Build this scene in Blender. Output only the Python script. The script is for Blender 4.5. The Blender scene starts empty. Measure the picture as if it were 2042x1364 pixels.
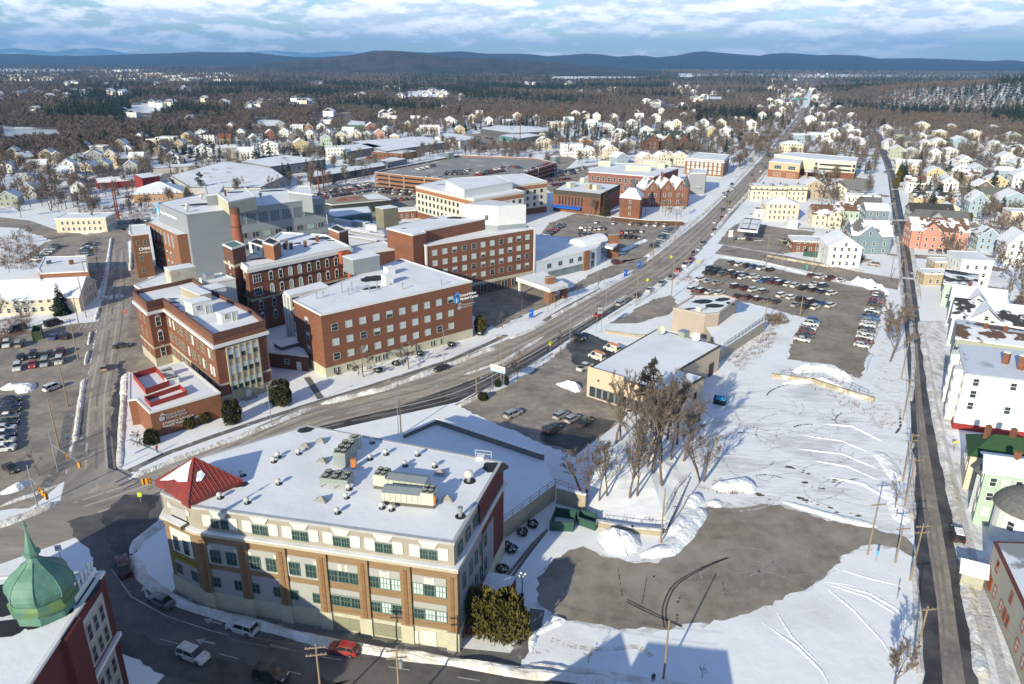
import bpy,math,random
import numpy as np
from mathutils import Vector,Matrix
RN=random.Random(11)
# ---------------------------------------------------------------- camera, sky, sun, exposure
IW,IH,F,HOR,CH=2042.,1364.,1480.,122.,76.
RHO=math.radians(.4)
PIT=math.atan((682-HOR)/F)
cP,sP=math.cos(PIT),math.sin(PIT)
SC=bpy.context.scene
COL=SC.collection
cd=bpy.data.cameras.new('camera');cam=bpy.data.objects.new('camera',cd);COL.objects.link(cam)
cd.sensor_width=36;cd.lens=F/IW*36;cd.clip_end=120000;cd.clip_start=.5
cam.matrix_world=Matrix.Translation((0,0,CH))@Matrix.Rotation(math.pi/2-PIT,4,'X')@Matrix.Rotation(RHO,4,'Z')
SC.camera=cam
SUN_AZ,SUN_EL=math.radians(30),math.radians(21.)
sd=Vector((math.sin(SUN_AZ)*math.cos(SUN_EL),math.cos(SUN_AZ)*math.cos(SUN_EL),-math.sin(SUN_EL)))
sl=bpy.data.lights.new('sun','SUN');sl.energy=5.0;sl.angle=math.radians(.53);sl.color=(1,.925,.70)
so=bpy.data.objects.new('sun',sl);COL.objects.link(so);so.rotation_euler=sd.to_track_quat('-Z','Y').to_euler();so.location=(-200,-300,300)
SC.view_settings.view_transform='Standard';SC.view_settings.look='None';SC.view_settings.exposure=.44;SC.view_settings.gamma=1
SC.cycles.use_denoising=True
SC.cycles.max_bounces=5;SC.cycles.diffuse_bounces=2;SC.cycles.glossy_bounces=2;SC.cycles.transparent_max_bounces=4
SC.cycles.volume_bounces=0;SC.cycles.caustics_reflective=False;SC.cycles.caustics_refractive=False
W=bpy.data.worlds.new('World');SC.world=W;W.use_nodes=True
wn,wl=W.node_tree.nodes,W.node_tree.links
bg=wn['Background']
sky=wn.new('ShaderNodeTexSky');sky.sky_type='NISHITA';sky.sun_disc=False
sky.sun_elevation=SUN_EL;sky.sun_rotation=math.radians(210);sky.altitude=100;sky.air_density=1.0;sky.dust_density=.3;sky.ozone_density=2.5
bg.inputs['Strength'].default_value=.1
def wnode(t,**k):
 n=wn.new(t)
 for a,v in k.items():
  if isinstance(a,str)and hasattr(n,a):setattr(n,a,v)
 return n
def wmath(op,a,b=None,c=None):
 n=wn.new('ShaderNodeMath');n.operation=op
 for i,x in enumerate((a,b,c)):
  if x is None:continue
  if isinstance(x,(int,float)):n.inputs[i].default_value=x
  else:wl.new(x,n.inputs[i])
 return n.outputs[0]
 # clouds: broken cumulus over the horizon
tc=wn.new('ShaderNodeTexCoord');sx=wn.new('ShaderNodeSeparateXYZ');wl.new(tc.outputs['Generated'],sx.inputs[0])
def wnoise(kx,kz,detail,rough,off,dz=0.):
 c=wn.new('ShaderNodeCombineXYZ');wl.new(wmath('MULTIPLY_ADD',sx.outputs[0],kx,off),c.inputs[0]);wl.new(wmath('MULTIPLY',sx.outputs[1],kx),c.inputs[1]);wl.new(wmath('MULTIPLY',wmath('ADD',sx.outputs[2],dz),kz),c.inputs[2])
 n=wn.new('ShaderNodeTexNoise');n.inputs['Scale'].default_value=1;n.inputs['Detail'].default_value=detail;n.inputs['Roughness'].default_value=rough
 wl.new(c.outputs[0],n.inputs['Vector']);return n.outputs['Fac']
n1=wnoise(13,46,9,.6,3.1);n1u=wnoise(13,46,9,.6,3.1,.007);n2=wnoise(3.2,22,3,.5,7.7)
def wramp(src,a,b,c0=(0,0,0,1),c1=(1,1,1,1)):
 r=wn.new('ShaderNodeValToRGB');r.color_ramp.elements[0].position=a;r.color_ramp.elements[1].position=b
 r.color_ramp.elements[0].color=c0;r.color_ramp.elements[1].color=c1;wl.new(src,r.inputs[0]);return r.outputs[0]
band=wramp(sx.outputs[2],.004,.05,(.0,.0,.0,1),(.2,.2,.2,1))
dens=wmath('ADD',wmath('ADD',n1,wmath('MULTIPLY',wmath('SUBTRACT',n2,.5),.55)),wmath('SUBTRACT',band,.12))
cover=wramp(dens,.455,.53)
body=wramp(wmath('ADD',wmath('SUBTRACT',n1,n1u),.5),.44,.58,(8.2,9.0,10.2,1),(15.5,15.,14.5,1))
cf=wn.new('ShaderNodeMix');cf.data_type='RGBA'
wl.new(wmath('MULTIPLY',cover,wramp(sx.outputs[2],.09,.2,(.9,.9,.9,1),(.1,.1,.1,1))),cf.inputs['Factor'])
tint=wn.new('ShaderNodeMix');tint.data_type='RGBA';tint.blend_type='MULTIPLY';tint.inputs['Factor'].default_value=1
wl.new(sky.outputs[0],tint.inputs['A']);wl.new(wramp(sx.outputs[2],.06,.3,(1.12,1.25,1.28,1),(.36,.68,1.04,1)),tint.inputs['B'])
wl.new(tint.outputs['Result'],cf.inputs['A']);wl.new(body,cf.inputs['B'])
wl.new(cf.outputs['Result'],bg.inputs['Color'])
# ---------------------------------------------------------------- pixel of the photograph -> point of the place
def G(px,py,z=0.):
 a,b=(px-1021)/F,(py-682)/F
 u=a*math.cos(RHO)+b*math.sin(RHO);v=-a*math.sin(RHO)+b*math.cos(RHO)
 t=(CH-z)/(v*cP+sP)
 return Vector((u*t,t*(cP-v*sP),z))
def PXV(x,y,z):
 zc=y*cP+(CH-z)*sP;v=((CH-z)*cP-y*sP)/zc;u=x/zc
 return 1021+F*(u*math.cos(RHO)-v*math.sin(RHO)),682+F*(u*math.sin(RHO)+v*math.cos(RHO))
def hgt(b,t,z=0.):
 p=G(b[0],b[1],z);a,bb=(t[0]-1021)/F,(t[1]-682)/F
 v=-a*math.sin(RHO)+bb*math.cos(RHO)
 return CH-p.y*(v*cP+sP)/(cP-v*sP)
def GL(pts,z=0.):return[G(p[0],p[1],z)for p in pts]
# ---------------------------------------------------------------- materials
MATS={}
def M(name,col,rough=.8,var=.18,scale=.6,bump=0.,col2=None,mix=.5,scale2=.06,stretch=(1,1,1),metal=0.,spec=.3,sharp=.12,rot=0.):
 """plain surface with fine grain (var) and, with col2, large patches of a second colour"""
 if name in MATS:return MATS[name]
 m=bpy.data.materials.new(name);m.use_nodes=True;MATS[name]=m
 n,l=m.node_tree.nodes,m.node_tree.links;b=n['Principled BSDF']
 b.inputs['Roughness'].default_value=rough;b.inputs['Metallic'].default_value=metal;b.inputs['Specular IOR Level'].default_value=spec
 g=n.new('ShaderNodeNewGeometry');mp=n.new('ShaderNodeMapping');mp.inputs['Scale'].default_value=stretch;mp.inputs['Rotation'].default_value=(0,0,rot);l.new(g.outputs['Position'],mp.inputs[0])
 t=n.new('ShaderNodeTexNoise');t.inputs['Scale'].default_value=scale;t.inputs['Detail'].default_value=4;t.inputs['Roughness'].default_value=.65
 l.new(mp.outputs[0],t.inputs['Vector'])
 r=n.new('ShaderNodeValToRGB');r.color_ramp.elements[0].position=.25;r.color_ramp.elements[1].position=.75
 r.color_ramp.elements[0].color=[max(0,c*(1-var))for c in col]+[1];r.color_ramp.elements[1].color=[min(1,c*(1+var))for c in col]+[1]
 l.new(t.outputs['Fac'],r.inputs[0]);out=r.outputs[0]
 if col2:
  t2=n.new('ShaderNodeTexNoise');t2.inputs['Scale'].default_value=scale2;t2.inputs['Detail'].default_value=6;t2.inputs['Roughness'].default_value=.6
  l.new(mp.outputs[0],t2.inputs['Vector'])
  r2=n.new('ShaderNodeValToRGB');r2.color_ramp.elements[0].position=mix-sharp/2;r2.color_ramp.elements[1].position=mix+sharp/2
  l.new(t2.outputs['Fac'],r2.inputs[0])
  mx=n.new('ShaderNodeMix');mx.data_type='RGBA';l.new(r2.outputs[0],mx.inputs['Factor']);l.new(out,mx.inputs['A']);mx.inputs['B'].default_value=list(col2)+[1]
  out=mx.outputs['Result']
 l.new(out,b.inputs['Base Color'])
 if bump:
  bp=n.new('ShaderNodeBump');bp.inputs['Strength'].default_value=1;bp.inputs['Distance'].default_value=bump;l.new(t.outputs['Fac'],bp.inputs['Height']);l.new(bp.outputs[0],b.inputs['Normal'])
 return m
snow=M('snow',(.86,.865,.875),.6,.05,.3,.10,(.66,.64,.61),.66,.035,sharp=.2)
snow_deep=M('snow_deep',(.88,.885,.89),.6,.05,.9,.35)
roof_snow=M('roof_snow',(.83,.835,.85),.65,.05,.22,.10,(.68,.69,.72),.56,.11,sharp=.3)
bank_snow=M('dirty_snow',(.62,.58,.52),.8,.25,1.3,.3,(.80,.80,.80),.53,.35,sharp=.2)
asphalt=M('asphalt',(.34,.29,.24),.85,.3,.55,.02,(.16,.145,.13),.57,.12,sharp=.3)
asphalt_st=M('asphalt_streaked',(.37,.32,.265),.85,.35,.6,.01,(.22,.195,.17),.58,.13,stretch=(.16,.8,1),rot=-.79,sharp=.4)
asphalt_side=M('asphalt_side',(.37,.325,.275),.85,.4,.5,.01,(.19,.17,.15),.58,.13,stretch=(.8,.16,1),rot=-.15,sharp=.4)
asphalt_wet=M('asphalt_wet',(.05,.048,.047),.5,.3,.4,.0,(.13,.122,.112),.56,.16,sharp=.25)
lot_grey=M('lot_asphalt',(.24,.207,.165),.9,.35,.4,.02,(.36,.32,.27),.56,.09,sharp=.25)
lot_snowy=M('snowy_lot',(.84,.845,.855),.7,.08,.5,.16,(.50,.49,.48),.60,.13,stretch=(.5,1.4,1),rot=.5,sharp=.22)
brick=M('red_brick',(.215,.088,.05),.9,.2,1.1,.0,(.145,.068,.05),.58,.14,stretch=(.35,.35,1.6),sharp=.35)
brick_dark=M('dark_brick',(.14,.066,.048),.9,.18,1.1,.0,stretch=(.35,.35,3))
brick_orange=M('orange_brick',(.26,.12,.068),.9,.14,1.1,.0,stretch=(.35,.35,3))
brick_tan=M('tan_brick',(.25,.165,.09),.9,.2,1.3,.0,stretch=(.4,.4,3))
brick_maroon=M('maroon_brick',(.115,.030,.028),.9,.15,1,0)
stone=M('cast_stone',(.46,.41,.31),.85,.12,.8)
cream=M('cream_stone',(.50,.47,.35),.85,.12,.8)
trim_w=M('white_trim',(.74,.73,.70),.6,.06,.8)
stucco=M('grey_stucco',(.33,.295,.245),.9,.08,.7)
panel_lilac=M('pale_panel',(.37,.365,.35),.8,.06,.6)
panel_white=M('white_panel',(.66,.63,.55),.7,.05,.6)
metal_grey=M('grey_cladding',(.28,.305,.325),.5,.05,.4,0,stretch=(.5,.5,2),metal=.1)
metal_white=M('white_cladding',(.66,.67,.66),.5,.05,.4)
metal_roof=M('standing_metal',(.32,.35,.36),.45,.08,.6,metal=.4)
hvac=M('hvac_beige',(.48,.50,.40),.55,.08,.7)
membrane=M('roof_membrane',(.03,.033,.036),.7,.3,.5)
black=M('black_metal',(.02,.02,.022),.5,.2,2)
steel=M('galvanised_steel',(.42,.43,.44),.4,.1,2,metal=.6)
wood=M('weathered_wood',(.27,.205,.14),.9,.25,2.5,stretch=(3,3,.4))
rust=M('rusted_steel',(.16,.055,.035),.9,.2,1)
concrete=M('concrete',(.33,.31,.27),.9,.2,.6)
concrete_tan=M('tan_concrete',(.40,.345,.25),.9,.2,.6,0,(.36,.30,.22),.5,.3)
rock=M('retaining_stone',(.40,.36,.29),.9,.3,1.2,.15)
copper=M('copper_patina',(.09,.20,.15),.6,.35,1.1,0,(.15,.27,.20),.55,.5,stretch=(1,1,.3),sharp=.25)
red_metal=M('red_metal_roof',(.25,.038,.03),.5,.3,.9,0,(.14,.045,.04),.56,.5,sharp=.3)
red_paint=M('red_paint',(.26,.03,.028),.6,.12,.5)
orange_paint=M('orange_paint',(.48,.18,.06),.6,.08,1)
yellow_sign=M('yellow_sign',(.75,.75,.02),.5,.03,1)
blue_sign=M('blue_sign',(.02,.13,.55),.4,.03,1)
green_dark=M('green_paint',(.03,.10,.07),.6,.1,1)
glass=M('window_glass',(.035,.05,.06),.08,.5,.35,spec=.5)
glass_teal=M('teal_glass',(.03,.055,.06),.08,.4,.4,spec=.5)
blind=M('window_blind',(.50,.57,.57),.5,.1,.6)
bark=M('bark',(.15,.115,.088),.95,.3,3)
bark_pale=M('pale_bark',(.20,.165,.125),.95,.25,3)
twig=M('twig',(.165,.132,.11),.95,.3,.4)
twig_far=M('far_twig',(.135,.112,.095),.95,.45,.05,0,(.15,.112,.085),.52,.012,sharp=.2)
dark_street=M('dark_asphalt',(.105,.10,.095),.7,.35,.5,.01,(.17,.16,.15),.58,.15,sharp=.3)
needle=M('needle_foliage',(.026,.042,.024),.9,.5,.7)
needle_far=M('far_needle_foliage',(.024,.038,.025),.9,.4,.05)
arbor=M('arborvitae_foliage',(.10,.085,.018),.9,.5,1.2)
arbor_g=M('dark_yew_foliage',(.045,.045,.016),.9,.5,1.2)
brush=M('brush',(.19,.115,.075),.95,.3,2)
# ---------------------------------------------------------------- mesh builder
OFF={}
class MB:
 def __init__(s):s.v=[];s.f=[];s.mi=[];s.ml=[]
 def _m(s,m):
  if m not in s.ml:s.ml.append(m)
  return s.ml.index(m)
 def face(s,pts,m):
  i=len(s.v);s.v+=[tuple(p)for p in pts];s.f.append(tuple(range(i,i+len(pts))));s.mi.append(s._m(m));return s
 def add(s,vs,fs,m):
  i=len(s.v);s.v+=[tuple(p)for p in vs];k=s._m(m)
  for f in fs:s.f.append(tuple(i+a for a in f));s.mi.append(k)
  return s
 def box(s,x0,y0,z0,x1,y1,z1,m):
  v=[(x,y,z)for z in(z0,z1)for y in(y0,y1)for x in(x0,x1)]
  return s.add(v,[(0,2,3,1),(4,5,7,6),(0,1,5,4),(2,6,7,3),(0,4,6,2),(1,3,7,5)],m)
 def obox(s,p,ang,l,w,z0,z1,m,ty=0.):
  """box centred on p (xy), long side l along ang, width w"""
  c,q=math.cos(ang),math.sin(ang);v=[]
  for z,k in((z0,1),(z1,1-ty)):
   for b in(-w/2,w/2):
    for a in(-l/2,l/2):v.append((p[0]+a*k*c-b*k*q,p[1]+a*k*q+b*k*c,z))
  return s.add(v,[(0,2,3,1),(4,5,7,6),(0,1,5,4),(2,6,7,3),(0,4,6,2),(1,3,7,5)],m)
 def prism(s,poly,z0,z1,side,top=None,bottom=True):
  n=len(poly);a=[(p[0],p[1],z0)for p in poly];b=[(p[0],p[1],z1)for p in poly]
  s.add(a+b,[(i,(i+1)%n,n+(i+1)%n,n+i)for i in range(n)],side)
  s.face(b,top or side)
  if bottom:s.face(a[::-1],side)
  return s
 def cyl(s,c,r,z0,z1,m,n=10,r2=None,cap=True):
  r2=r if r2 is None else r2
  a=[(c[0]+r*math.cos(2*math.pi*i/n),c[1]+r*math.sin(2*math.pi*i/n),z0)for i in range(n)]
  b=[(c[0]+r2*math.cos(2*math.pi*i/n),c[1]+r2*math.sin(2*math.pi*i/n),z1)for i in range(n)]
  s.add(a+b,[(i,(i+1)%n,n+(i+1)%n,n+i)for i in range(n)],m)
  if cap:s.face(b,m);s.face(a[::-1],m)
  return s
 def lathe(s,c,prof,m,n=16,rot=0.):
  k=len(prof);v=[]
  for r,z in prof:v+=[(c[0]+r*math.cos(2*math.pi*i/n+rot),c[1]+r*math.sin(2*math.pi*i/n+rot),z)for i in range(n)]
  f=[(j*n+i,j*n+(i+1)%n,(j+1)*n+(i+1)%n,(j+1)*n+i)for j in range(k-1)for i in range(n)]
  f.append(tuple((k-1)*n+i for i in range(n)))
  return s.add(v,f,m)
 def tube(s,pts,rads,m,n=5):
  pts=[Vector(p)for p in pts];v=[]
  for i,p in enumerate(pts):
   d=(pts[min(i+1,len(pts)-1)]-pts[max(i-1,0)]).normalized()
   a=d.orthogonal().normalized();b=d.cross(a);r=rads[i]if isinstance(rads,(list,tuple))else rads
   v+=[p+a*r*math.cos(2*math.pi*j/n)+b*r*math.sin(2*math.pi*j/n)for j in range(n)]
  f=[(i*n+j,i*n+(j+1)%n,(i+1)*n+(j+1)%n,(i+1)*n+j)for i in range(len(pts)-1)for j in range(n)]
  f+=[tuple(range(n))[::-1],tuple((len(pts)-1)*n+j for j in range(n))]
  return s.add(v,f,m)
 def mesh(s,name,off=None):
  me=bpy.data.meshes.new(name)
  v=s.v if off is None else[(a-off[0],b-off[1],c-off[2])for a,b,c in s.v]
  me.from_pydata(v,[],s.f)
  for m in s.ml:me.materials.append(m)
  if len(s.ml)>1:me.polygons.foreach_set('material_index',s.mi)
  me.update();return me
 def build(s,name,parent=None,local=False):
  off=None
  if parent is not None and not local:off=OFF.get(parent.name)
  o=bpy.data.objects.new(name,s.mesh(name,off));COL.objects.link(o)
  if parent is not None:
   o.parent=parent
   if off is not None:OFF[o.name]=off
  return o
def tag(o,label=None,cat=None,group=None,kind=None):
 if label:o['label']=label
 if cat:o['category']=cat
 if group:o['group']=group
 if kind:o['kind']=kind
 return o
def thing(name,label,cat,loc=(0,0,0),group=None,rz=0.):
 o=bpy.data.objects.new(name,None);COL.objects.link(o);o.location=loc;o.rotation_euler.z=rz;o.empty_display_size=.5
 if not rz:OFF[o.name]=Vector(loc)
 return tag(o,label,cat,group)
def struct(name,mb):return tag(mb.build(name),kind='structure')
def inst(name,me,parent,loc=(0,0,0),rz=0.,sc=None):
 o=bpy.data.objects.new(name,me);COL.objects.link(o);o.parent=parent;o.location=loc;o.rotation_euler.z=rz
 if sc:o.scale=sc
 return o
KIDS={}
def dup(root,label,loc,rz=0.,sc=None,group=None):
 r=root.copy();COL.objects.link(r);r.location=loc;r.rotation_euler.z=rz;r['label']=label
 if sc:r.scale=sc if isinstance(sc,(tuple,list))else(sc,sc,sc)
 if group:r['group']=group
 for ch in KIDS.setdefault(root.name,list(root.children)):
  c=ch.copy();COL.objects.link(c);c.parent=r
  for g in KIDS.setdefault(ch.name,list(ch.children)):
   d=g.copy();COL.objects.link(d);d.parent=c
 return r
_o1='first second third fourth fifth sixth seventh eighth ninth tenth eleventh twelfth thirteenth fourteenth fifteenth sixteenth seventeenth eighteenth nineteenth'.split()
_tens={2:('twentieth','twenty'),3:('thirtieth','thirty'),4:('fortieth','forty'),5:('fiftieth','fifty'),6:('sixtieth','sixty'),7:('seventieth','seventy'),8:('eightieth','eighty'),9:('ninetieth','ninety')}
def nth(k):
 if k>99:return 'hundred-'+(nth(k-100)if k>100 else 'th')
 if k<=19:return _o1[k-1]
 return _tens[k//10][0]if k%10==0 else _tens[k//10][1]+'-'+_o1[k%10-1]
def inset(poly,d):
 n=len(poly);c=sum((Vector(p[:2])for p in poly),Vector((0,0)))/n
 area=sum(poly[i][0]*poly[(i+1)%n][1]-poly[(i+1)%n][0]*poly[i][1]for i in range(n));sg=1 if area>0 else-1
 out=[]
 for i in range(n):
  p0,p1,p2=(Vector(poly[(i+k)%n][:2])for k in(-1,0,1))
  a=(p1-p0).normalized();b=(p2-p1).normalized()
  na=Vector((-a.y,a.x))*sg;nb=Vector((-b.y,b.x))*sg
  bis=na+nb;k=max(.3,1+na.dot(nb))
  out.append(p1+bis*(d/k))
 return out
def lerp(a,b,t):return a+(b-a)*t
# windows: one shared mesh per size and kind, the outside towards local -Y, the sill at z = 0
WM={}
def win_mesh(w,h,fr,gl,style='sash',arch=False,sill=None):
 k=(round(w,2),round(h,2),fr.name,gl.name,style,arch)
 if k in WM:return WM[k]
 b=MB();t=.1
 b.face([(-w/2,-.03,0),(w/2,-.03,0),(w/2,-.03,h),(-w/2,-.03,h)],gl)
 b.box(-w/2-t,-.09,-t,w/2+t,0,0,sill or fr);b.box(-w/2-t,-.09,h,w/2+t,0,h+t,fr)
 b.box(-w/2-t,-.09,0,-w/2,0,h,fr);b.box(w/2,-.09,0,w/2+t,0,h,fr)
 if style in('sash','half'):b.box(-w/2,-.07,h*.48,w/2,-.031,h*.48+.08,fr)
 if style=='half':b.face([(-w/2,-.04,h*.48),(w/2,-.04,h*.48),(w/2,-.04,h),(-w/2,-.04,h)],blind)
 if style=='grid':
  for i in(1,2):b.box(-w/2+w*i/3-.035,-.07,0,-w/2+w*i/3+.035,-.031,h,fr)
  b.box(-w/2,-.06,h*.5-.035,w/2,-.031,h*.5+.035,fr)
 if style=='mull':b.box(-.06,-.07,0,.06,-.031,h,fr)
 if arch:
  pts=[(w/2*math.cos(a),-.03,h+t+w/2*math.sin(a))for a in[math.pi*i/8 for i in range(9)]];b.face(pts,fr)
 WM[k]=b.mesh('window');return WM[k]
def fac(b,p0,p1,ss,zs,me,name='window',out=.0):
 """put window meshes on the wall p0->p1 (left to right from outside) at distances ss (fractions) and sill heights zs"""
 p0,p1=Vector(p0[:2]),Vector(p1[:2]);d=p1-p0;a=math.atan2(d.y,d.x);n=Vector((d.y,-d.x)).normalized();r=[]
 o=Vector(b.location)
 for z in zs:
  for s_ in ss:
   q=p0+d*s_+n*(.005+out);m=me(s_,z)if callable(me)else me
   r.append(inst(name,m,b,(q.x-o.x,q.y-o.y,z-o.z),a))
 return r
def fr(n,a=0.,b=1.):return[a+(b-a)*(i+.5)/n for i in range(n)]
def text_mesh(s_,size,m,depth=.06,bold=0.):
 c=bpy.data.curves.new('lettering','FONT');c.body=s_;c.size=size;c.extrude=depth;c.offset=bold;c.align_x='LEFT'
 o=bpy.data.objects.new('lettering',c);COL.objects.link(o);bpy.context.view_layer.update()
 me=bpy.data.meshes.new_from_object(o.evaluated_get(bpy.context.evaluated_depsgraph_get()));bpy.data.objects.remove(o)
 me.materials.clear();me.materials.append(m);return me
def sign_text(b,s_,p0,p1,s0,z,size,m,slant=False,depth=.06,name='lettering',bold=0.):
 p0,p1=Vector(p0[:2]),Vector(p1[:2]);d=(p1-p0).normalized();a=math.atan2(d.y,d.x);n=Vector((d.y,-d.x));q=p0+d*s0+n*(depth+.02)
 o=inst(name,text_mesh(s_,size,m,depth,bold),b);o.location=(q.x-b.location.x,q.y-b.location.y,z-b.location.z);o.rotation_euler=(math.pi/2,0,a);return o
 # ---------------------------------------------------------------- the land: ground, hills, roads, snow banks
def th(x,y):
 h=0.
 for cx,cy,rx,ry,k in((1250,1700,470,420,46),):
  d=((x-cx)/rx)**2+((y-cy)/ry)**2
  if d<5:h+=k*max(0,math.exp(-d)-.08)
 return h
def ground_sheet():
 rs=[0]+[20*1.085**i for i in range(90)];na=120;v=[];f=[]
 for r in rs:
  for a in range(na):
   t=2*math.pi*a/na;x,y=r*math.sin(t),r*math.cos(t);v.append((x,y,th(x,y)if y>500 else 0.))
 for i in range(len(rs)-1):
  for a in range(na):f.append((i*na+a,i*na+(a+1)%na,(i+1)*na+(a+1)%na,(i+1)*na+a))
 b=MB();b.add(v,f,snow);return b
struct('ground',ground_sheet())
XP,XC=[],[]
def rag(Q,k=.4):
 o=[]
 for p,q in zip(Q,Q[1:]+Q[:1]):
  L=(q-p).length;n=min(60,max(1,int(L/1.1)))if p.length<420 else 1;d=(q-p)/max(L,.01)
  for i in range(n):o.append(lerp(p,q,i/n)+Vector((-d.y,d.x,0))*(RN.uniform(-k,k)+k*noise2(p.x+i*.35,p.y))*(n>1))
 return o
def noise2(x,y):return math.sin(x*1.7+y*.6)*.5+math.sin(x*.73-y*1.9+1.3)*.3+math.sin(x*3.1+y*2.7)*.2
def sheet(name,pts,m,lv=1,z=0.):
 Q=GL(pts,z);XP.append(Q);Q=rag(Q)if m not in(snow,concrete)else Q;b=MB();b.face([(p.x,p.y,z+.006*lv)for p in Q],m);return struct(name,b)
def strip(name,near,far,m,lv=1):
 b=MB();n,f_=GL(near),GL(far);XP.append(n+f_[::-1])
 for i in range(len(n)-1):b.face([(p.x,p.y,.006*lv)for p in(n[i],n[i+1],f_[i+1],f_[i])],m)
 return struct(name,b)
 # main street running from the crossing to the far trees
far_e=[(-120,1085),(0,1046),(130,995),(285,945),(430,888),(600,812),(860,735),(1000,682),(1100,637),(1205,577),(1300,515),(1400,437),(1470,368),(1538,296),(1590,232),(1607,195),(1620,165)]
near_e=[(-120,1175),(0,1125),(240,1040),(330,1005),(470,938),(640,862),(912,802),(1040,735),(1150,668),(1262,598),(1368,528),(1436,456),(1500,383),(1558,308),(1603,238),(1618,196),(1627,165)]
strip('main_street',near_e,far_e,asphalt_st,3)
strip('wet_gutter',[(640,862),(912,802),(1040,735),(1150,668),(1262,598)],[(600,860),(790,812),(985,742),(1130,660),(1256,592)],asphalt_wet,4)
# front street curving from the crossing to the lower edge
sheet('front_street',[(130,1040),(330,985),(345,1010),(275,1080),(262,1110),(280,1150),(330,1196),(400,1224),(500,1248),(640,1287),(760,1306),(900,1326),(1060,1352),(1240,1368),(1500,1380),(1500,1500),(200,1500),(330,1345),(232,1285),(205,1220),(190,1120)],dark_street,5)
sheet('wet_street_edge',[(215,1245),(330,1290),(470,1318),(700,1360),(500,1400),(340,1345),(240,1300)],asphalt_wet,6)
sheet('painted_crossing_shade',[(225,1100),(200,1030),(250,985),(320,990),(285,1050),(262,1090),(268,1130)],asphalt_wet,6)  # dark patch painted where the hall's shadow falls on the crossing
# side street going away on the left, with the road that joins it
strip('side_street',[(120,1000),(165,800),(186,700),(203,600),(222,500),(226,462)],[(285,955),(232,930),(250,700),(262,600),(256,500),(252,462)],asphalt_side,4)
sheet('joining_road',[(-60,438),(0,433),(60,440),(120,462),(175,468),(252,455),(262,478),(222,495),(120,486),(40,455),(-60,450)],asphalt,5)
sheet('wet_side_street',[(232,940),(206,930),(222,820),(238,720),(250,720),(246,830)],asphalt_wet,5)
sheet('shop_parking',[(-80,672),(0,668),(120,650),(195,640),(188,690),(150,860),(128,960),(60,1010),(-80,1030)],asphalt,2)
sheet('upper_parking',[(40,520),(90,482),(170,470),(222,478),(205,560),(190,590),(120,600),(160,520)],asphalt,2)
sheet('service_yard',[(250,560),(240,740),(272,745),(310,735),(300,600),(285,490),(262,490)],asphalt,2)
sheet('street_end_parking',[(212,452),(222,440),(300,432),(300,448),(262,462)],asphalt,5)
# street on the right
strip('right_street',[(1742,262),(1770,350),(1783,450),(1792,520),(1801,620),(1808,700),(1815,800),(1821,950),(1823,1050),(1831,1200),(1838,1364),(1845,1480)],[(1756,262),(1786,350),(1806,450),(1818,520),(1832,620),(1845,720),(1856,800),(1874,900),(1898,1000),(1918,1150),(1934,1250),(1952,1364),(1972,1480)],asphalt_wet,3)
strip('dry_lane',[(1752,300),(1772,350),(1789,450),(1803,520),(1811,620),(1818,700),(1826,800),(1833,950),(1845,1050),(1868,1200),(1880,1364),(1885,1480)],[(1754,300),(1777,350),(1794,450),(1809,520),(1822,620),(1832,720),(1838,800),(1852,900),(1869,1000),(1895,1150),(1908,1250),(1925,1364),(1940,1480)],asphalt,4)
# cross street, car parks
strip('cross_street',[(1425,506),(1500,517),(1600,538),(1700,562),(1790,578)],[(1442,489),(1560,509),(1630,522),(1700,540),(1795,556)],asphalt,4)
sheet('big_parking',[(1375,588),(1405,545),(1432,515),(1500,526),(1600,548),(1690,568),(1772,580),(1748,660),(1716,757),(1655,726),(1567,716),(1590,660),(1606,634),(1500,606)],lot_grey,2)
sheet('shop_front_parking',[(905,806),(1010,772),(1100,715),(1150,668),(1262,700),(1190,770),(1240,800),(1252,825),(1215,870),(1150,912),(1000,850)],asphalt,2)
sheet('wet_parking_patch',[(1080,850),(1180,830),(1230,840),(1150,905),(1080,880)],asphalt_wet,3)
sheet('wet_entry',[(1130,690),(1165,662),(1240,690),(1180,745),(1140,720)],asphalt_wet,3)
sheet('hospital_drive',[(938,625),(945,590),(1030,560),(1130,580),(1180,545),(1240,520),(1290,512),(1290,528),(1200,560),(1140,582),(1095,610),(1060,622),(1040,630),(990,655)],asphalt,2)
sheet('emergency_parking',[(1068,480),(1095,445),(1150,425),(1240,438),(1330,440),(1365,445),(1300,500),(1285,512),(1230,528),(1180,490)],asphalt,2)
sheet('bank_drive',[(1215,645),(1250,628),(1300,598),(1340,588),(1352,610),(1330,628),(1270,645)],asphalt,2)
sheet('gas_station_yard',[(1432,486),(1450,460),(1480,440),(1560,455),(1625,462),(1600,500),(1560,507),(1500,498)],asphalt,2)
sheet('snowy_parking',[(1440,760),(1560,748),(1700,790),(1808,852),(1818,950),(1818,1060),(1760,1058),(1640,1035),(1560,1008),(1480,1000),(1420,960),(1400,870)],lot_snowy,1)
sheet('cleared_parking',[(1070,1205),(1074,1165),(1088,1132),(1115,1108),(1160,1092),(1200,1108),(1250,1120),(1308,1122),(1345,1102),(1378,1068),(1402,1030),(1412,1008),(1440,1012),(1480,1008),(1530,1005),(1570,1012),(1650,1038),(1725,1052),(1815,1072),(1824,1088),(1822,1112),(1790,1092),(1745,1086),(1700,1098),(1672,1120),(1630,1160),(1560,1196),(1490,1222),(1400,1246),(1300,1257),(1200,1250),(1130,1238),(1110,1228)],lot_grey,2)
sheet('back_parking',[(620,400),(640,375),(735,362),(830,380),(835,400),(800,440),(730,440)],asphalt,2)
sheet('garage_side_parking',[(1080,372),(1112,342),(1165,330),(1180,345),(1140,368),(1100,384)],asphalt,2)
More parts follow.
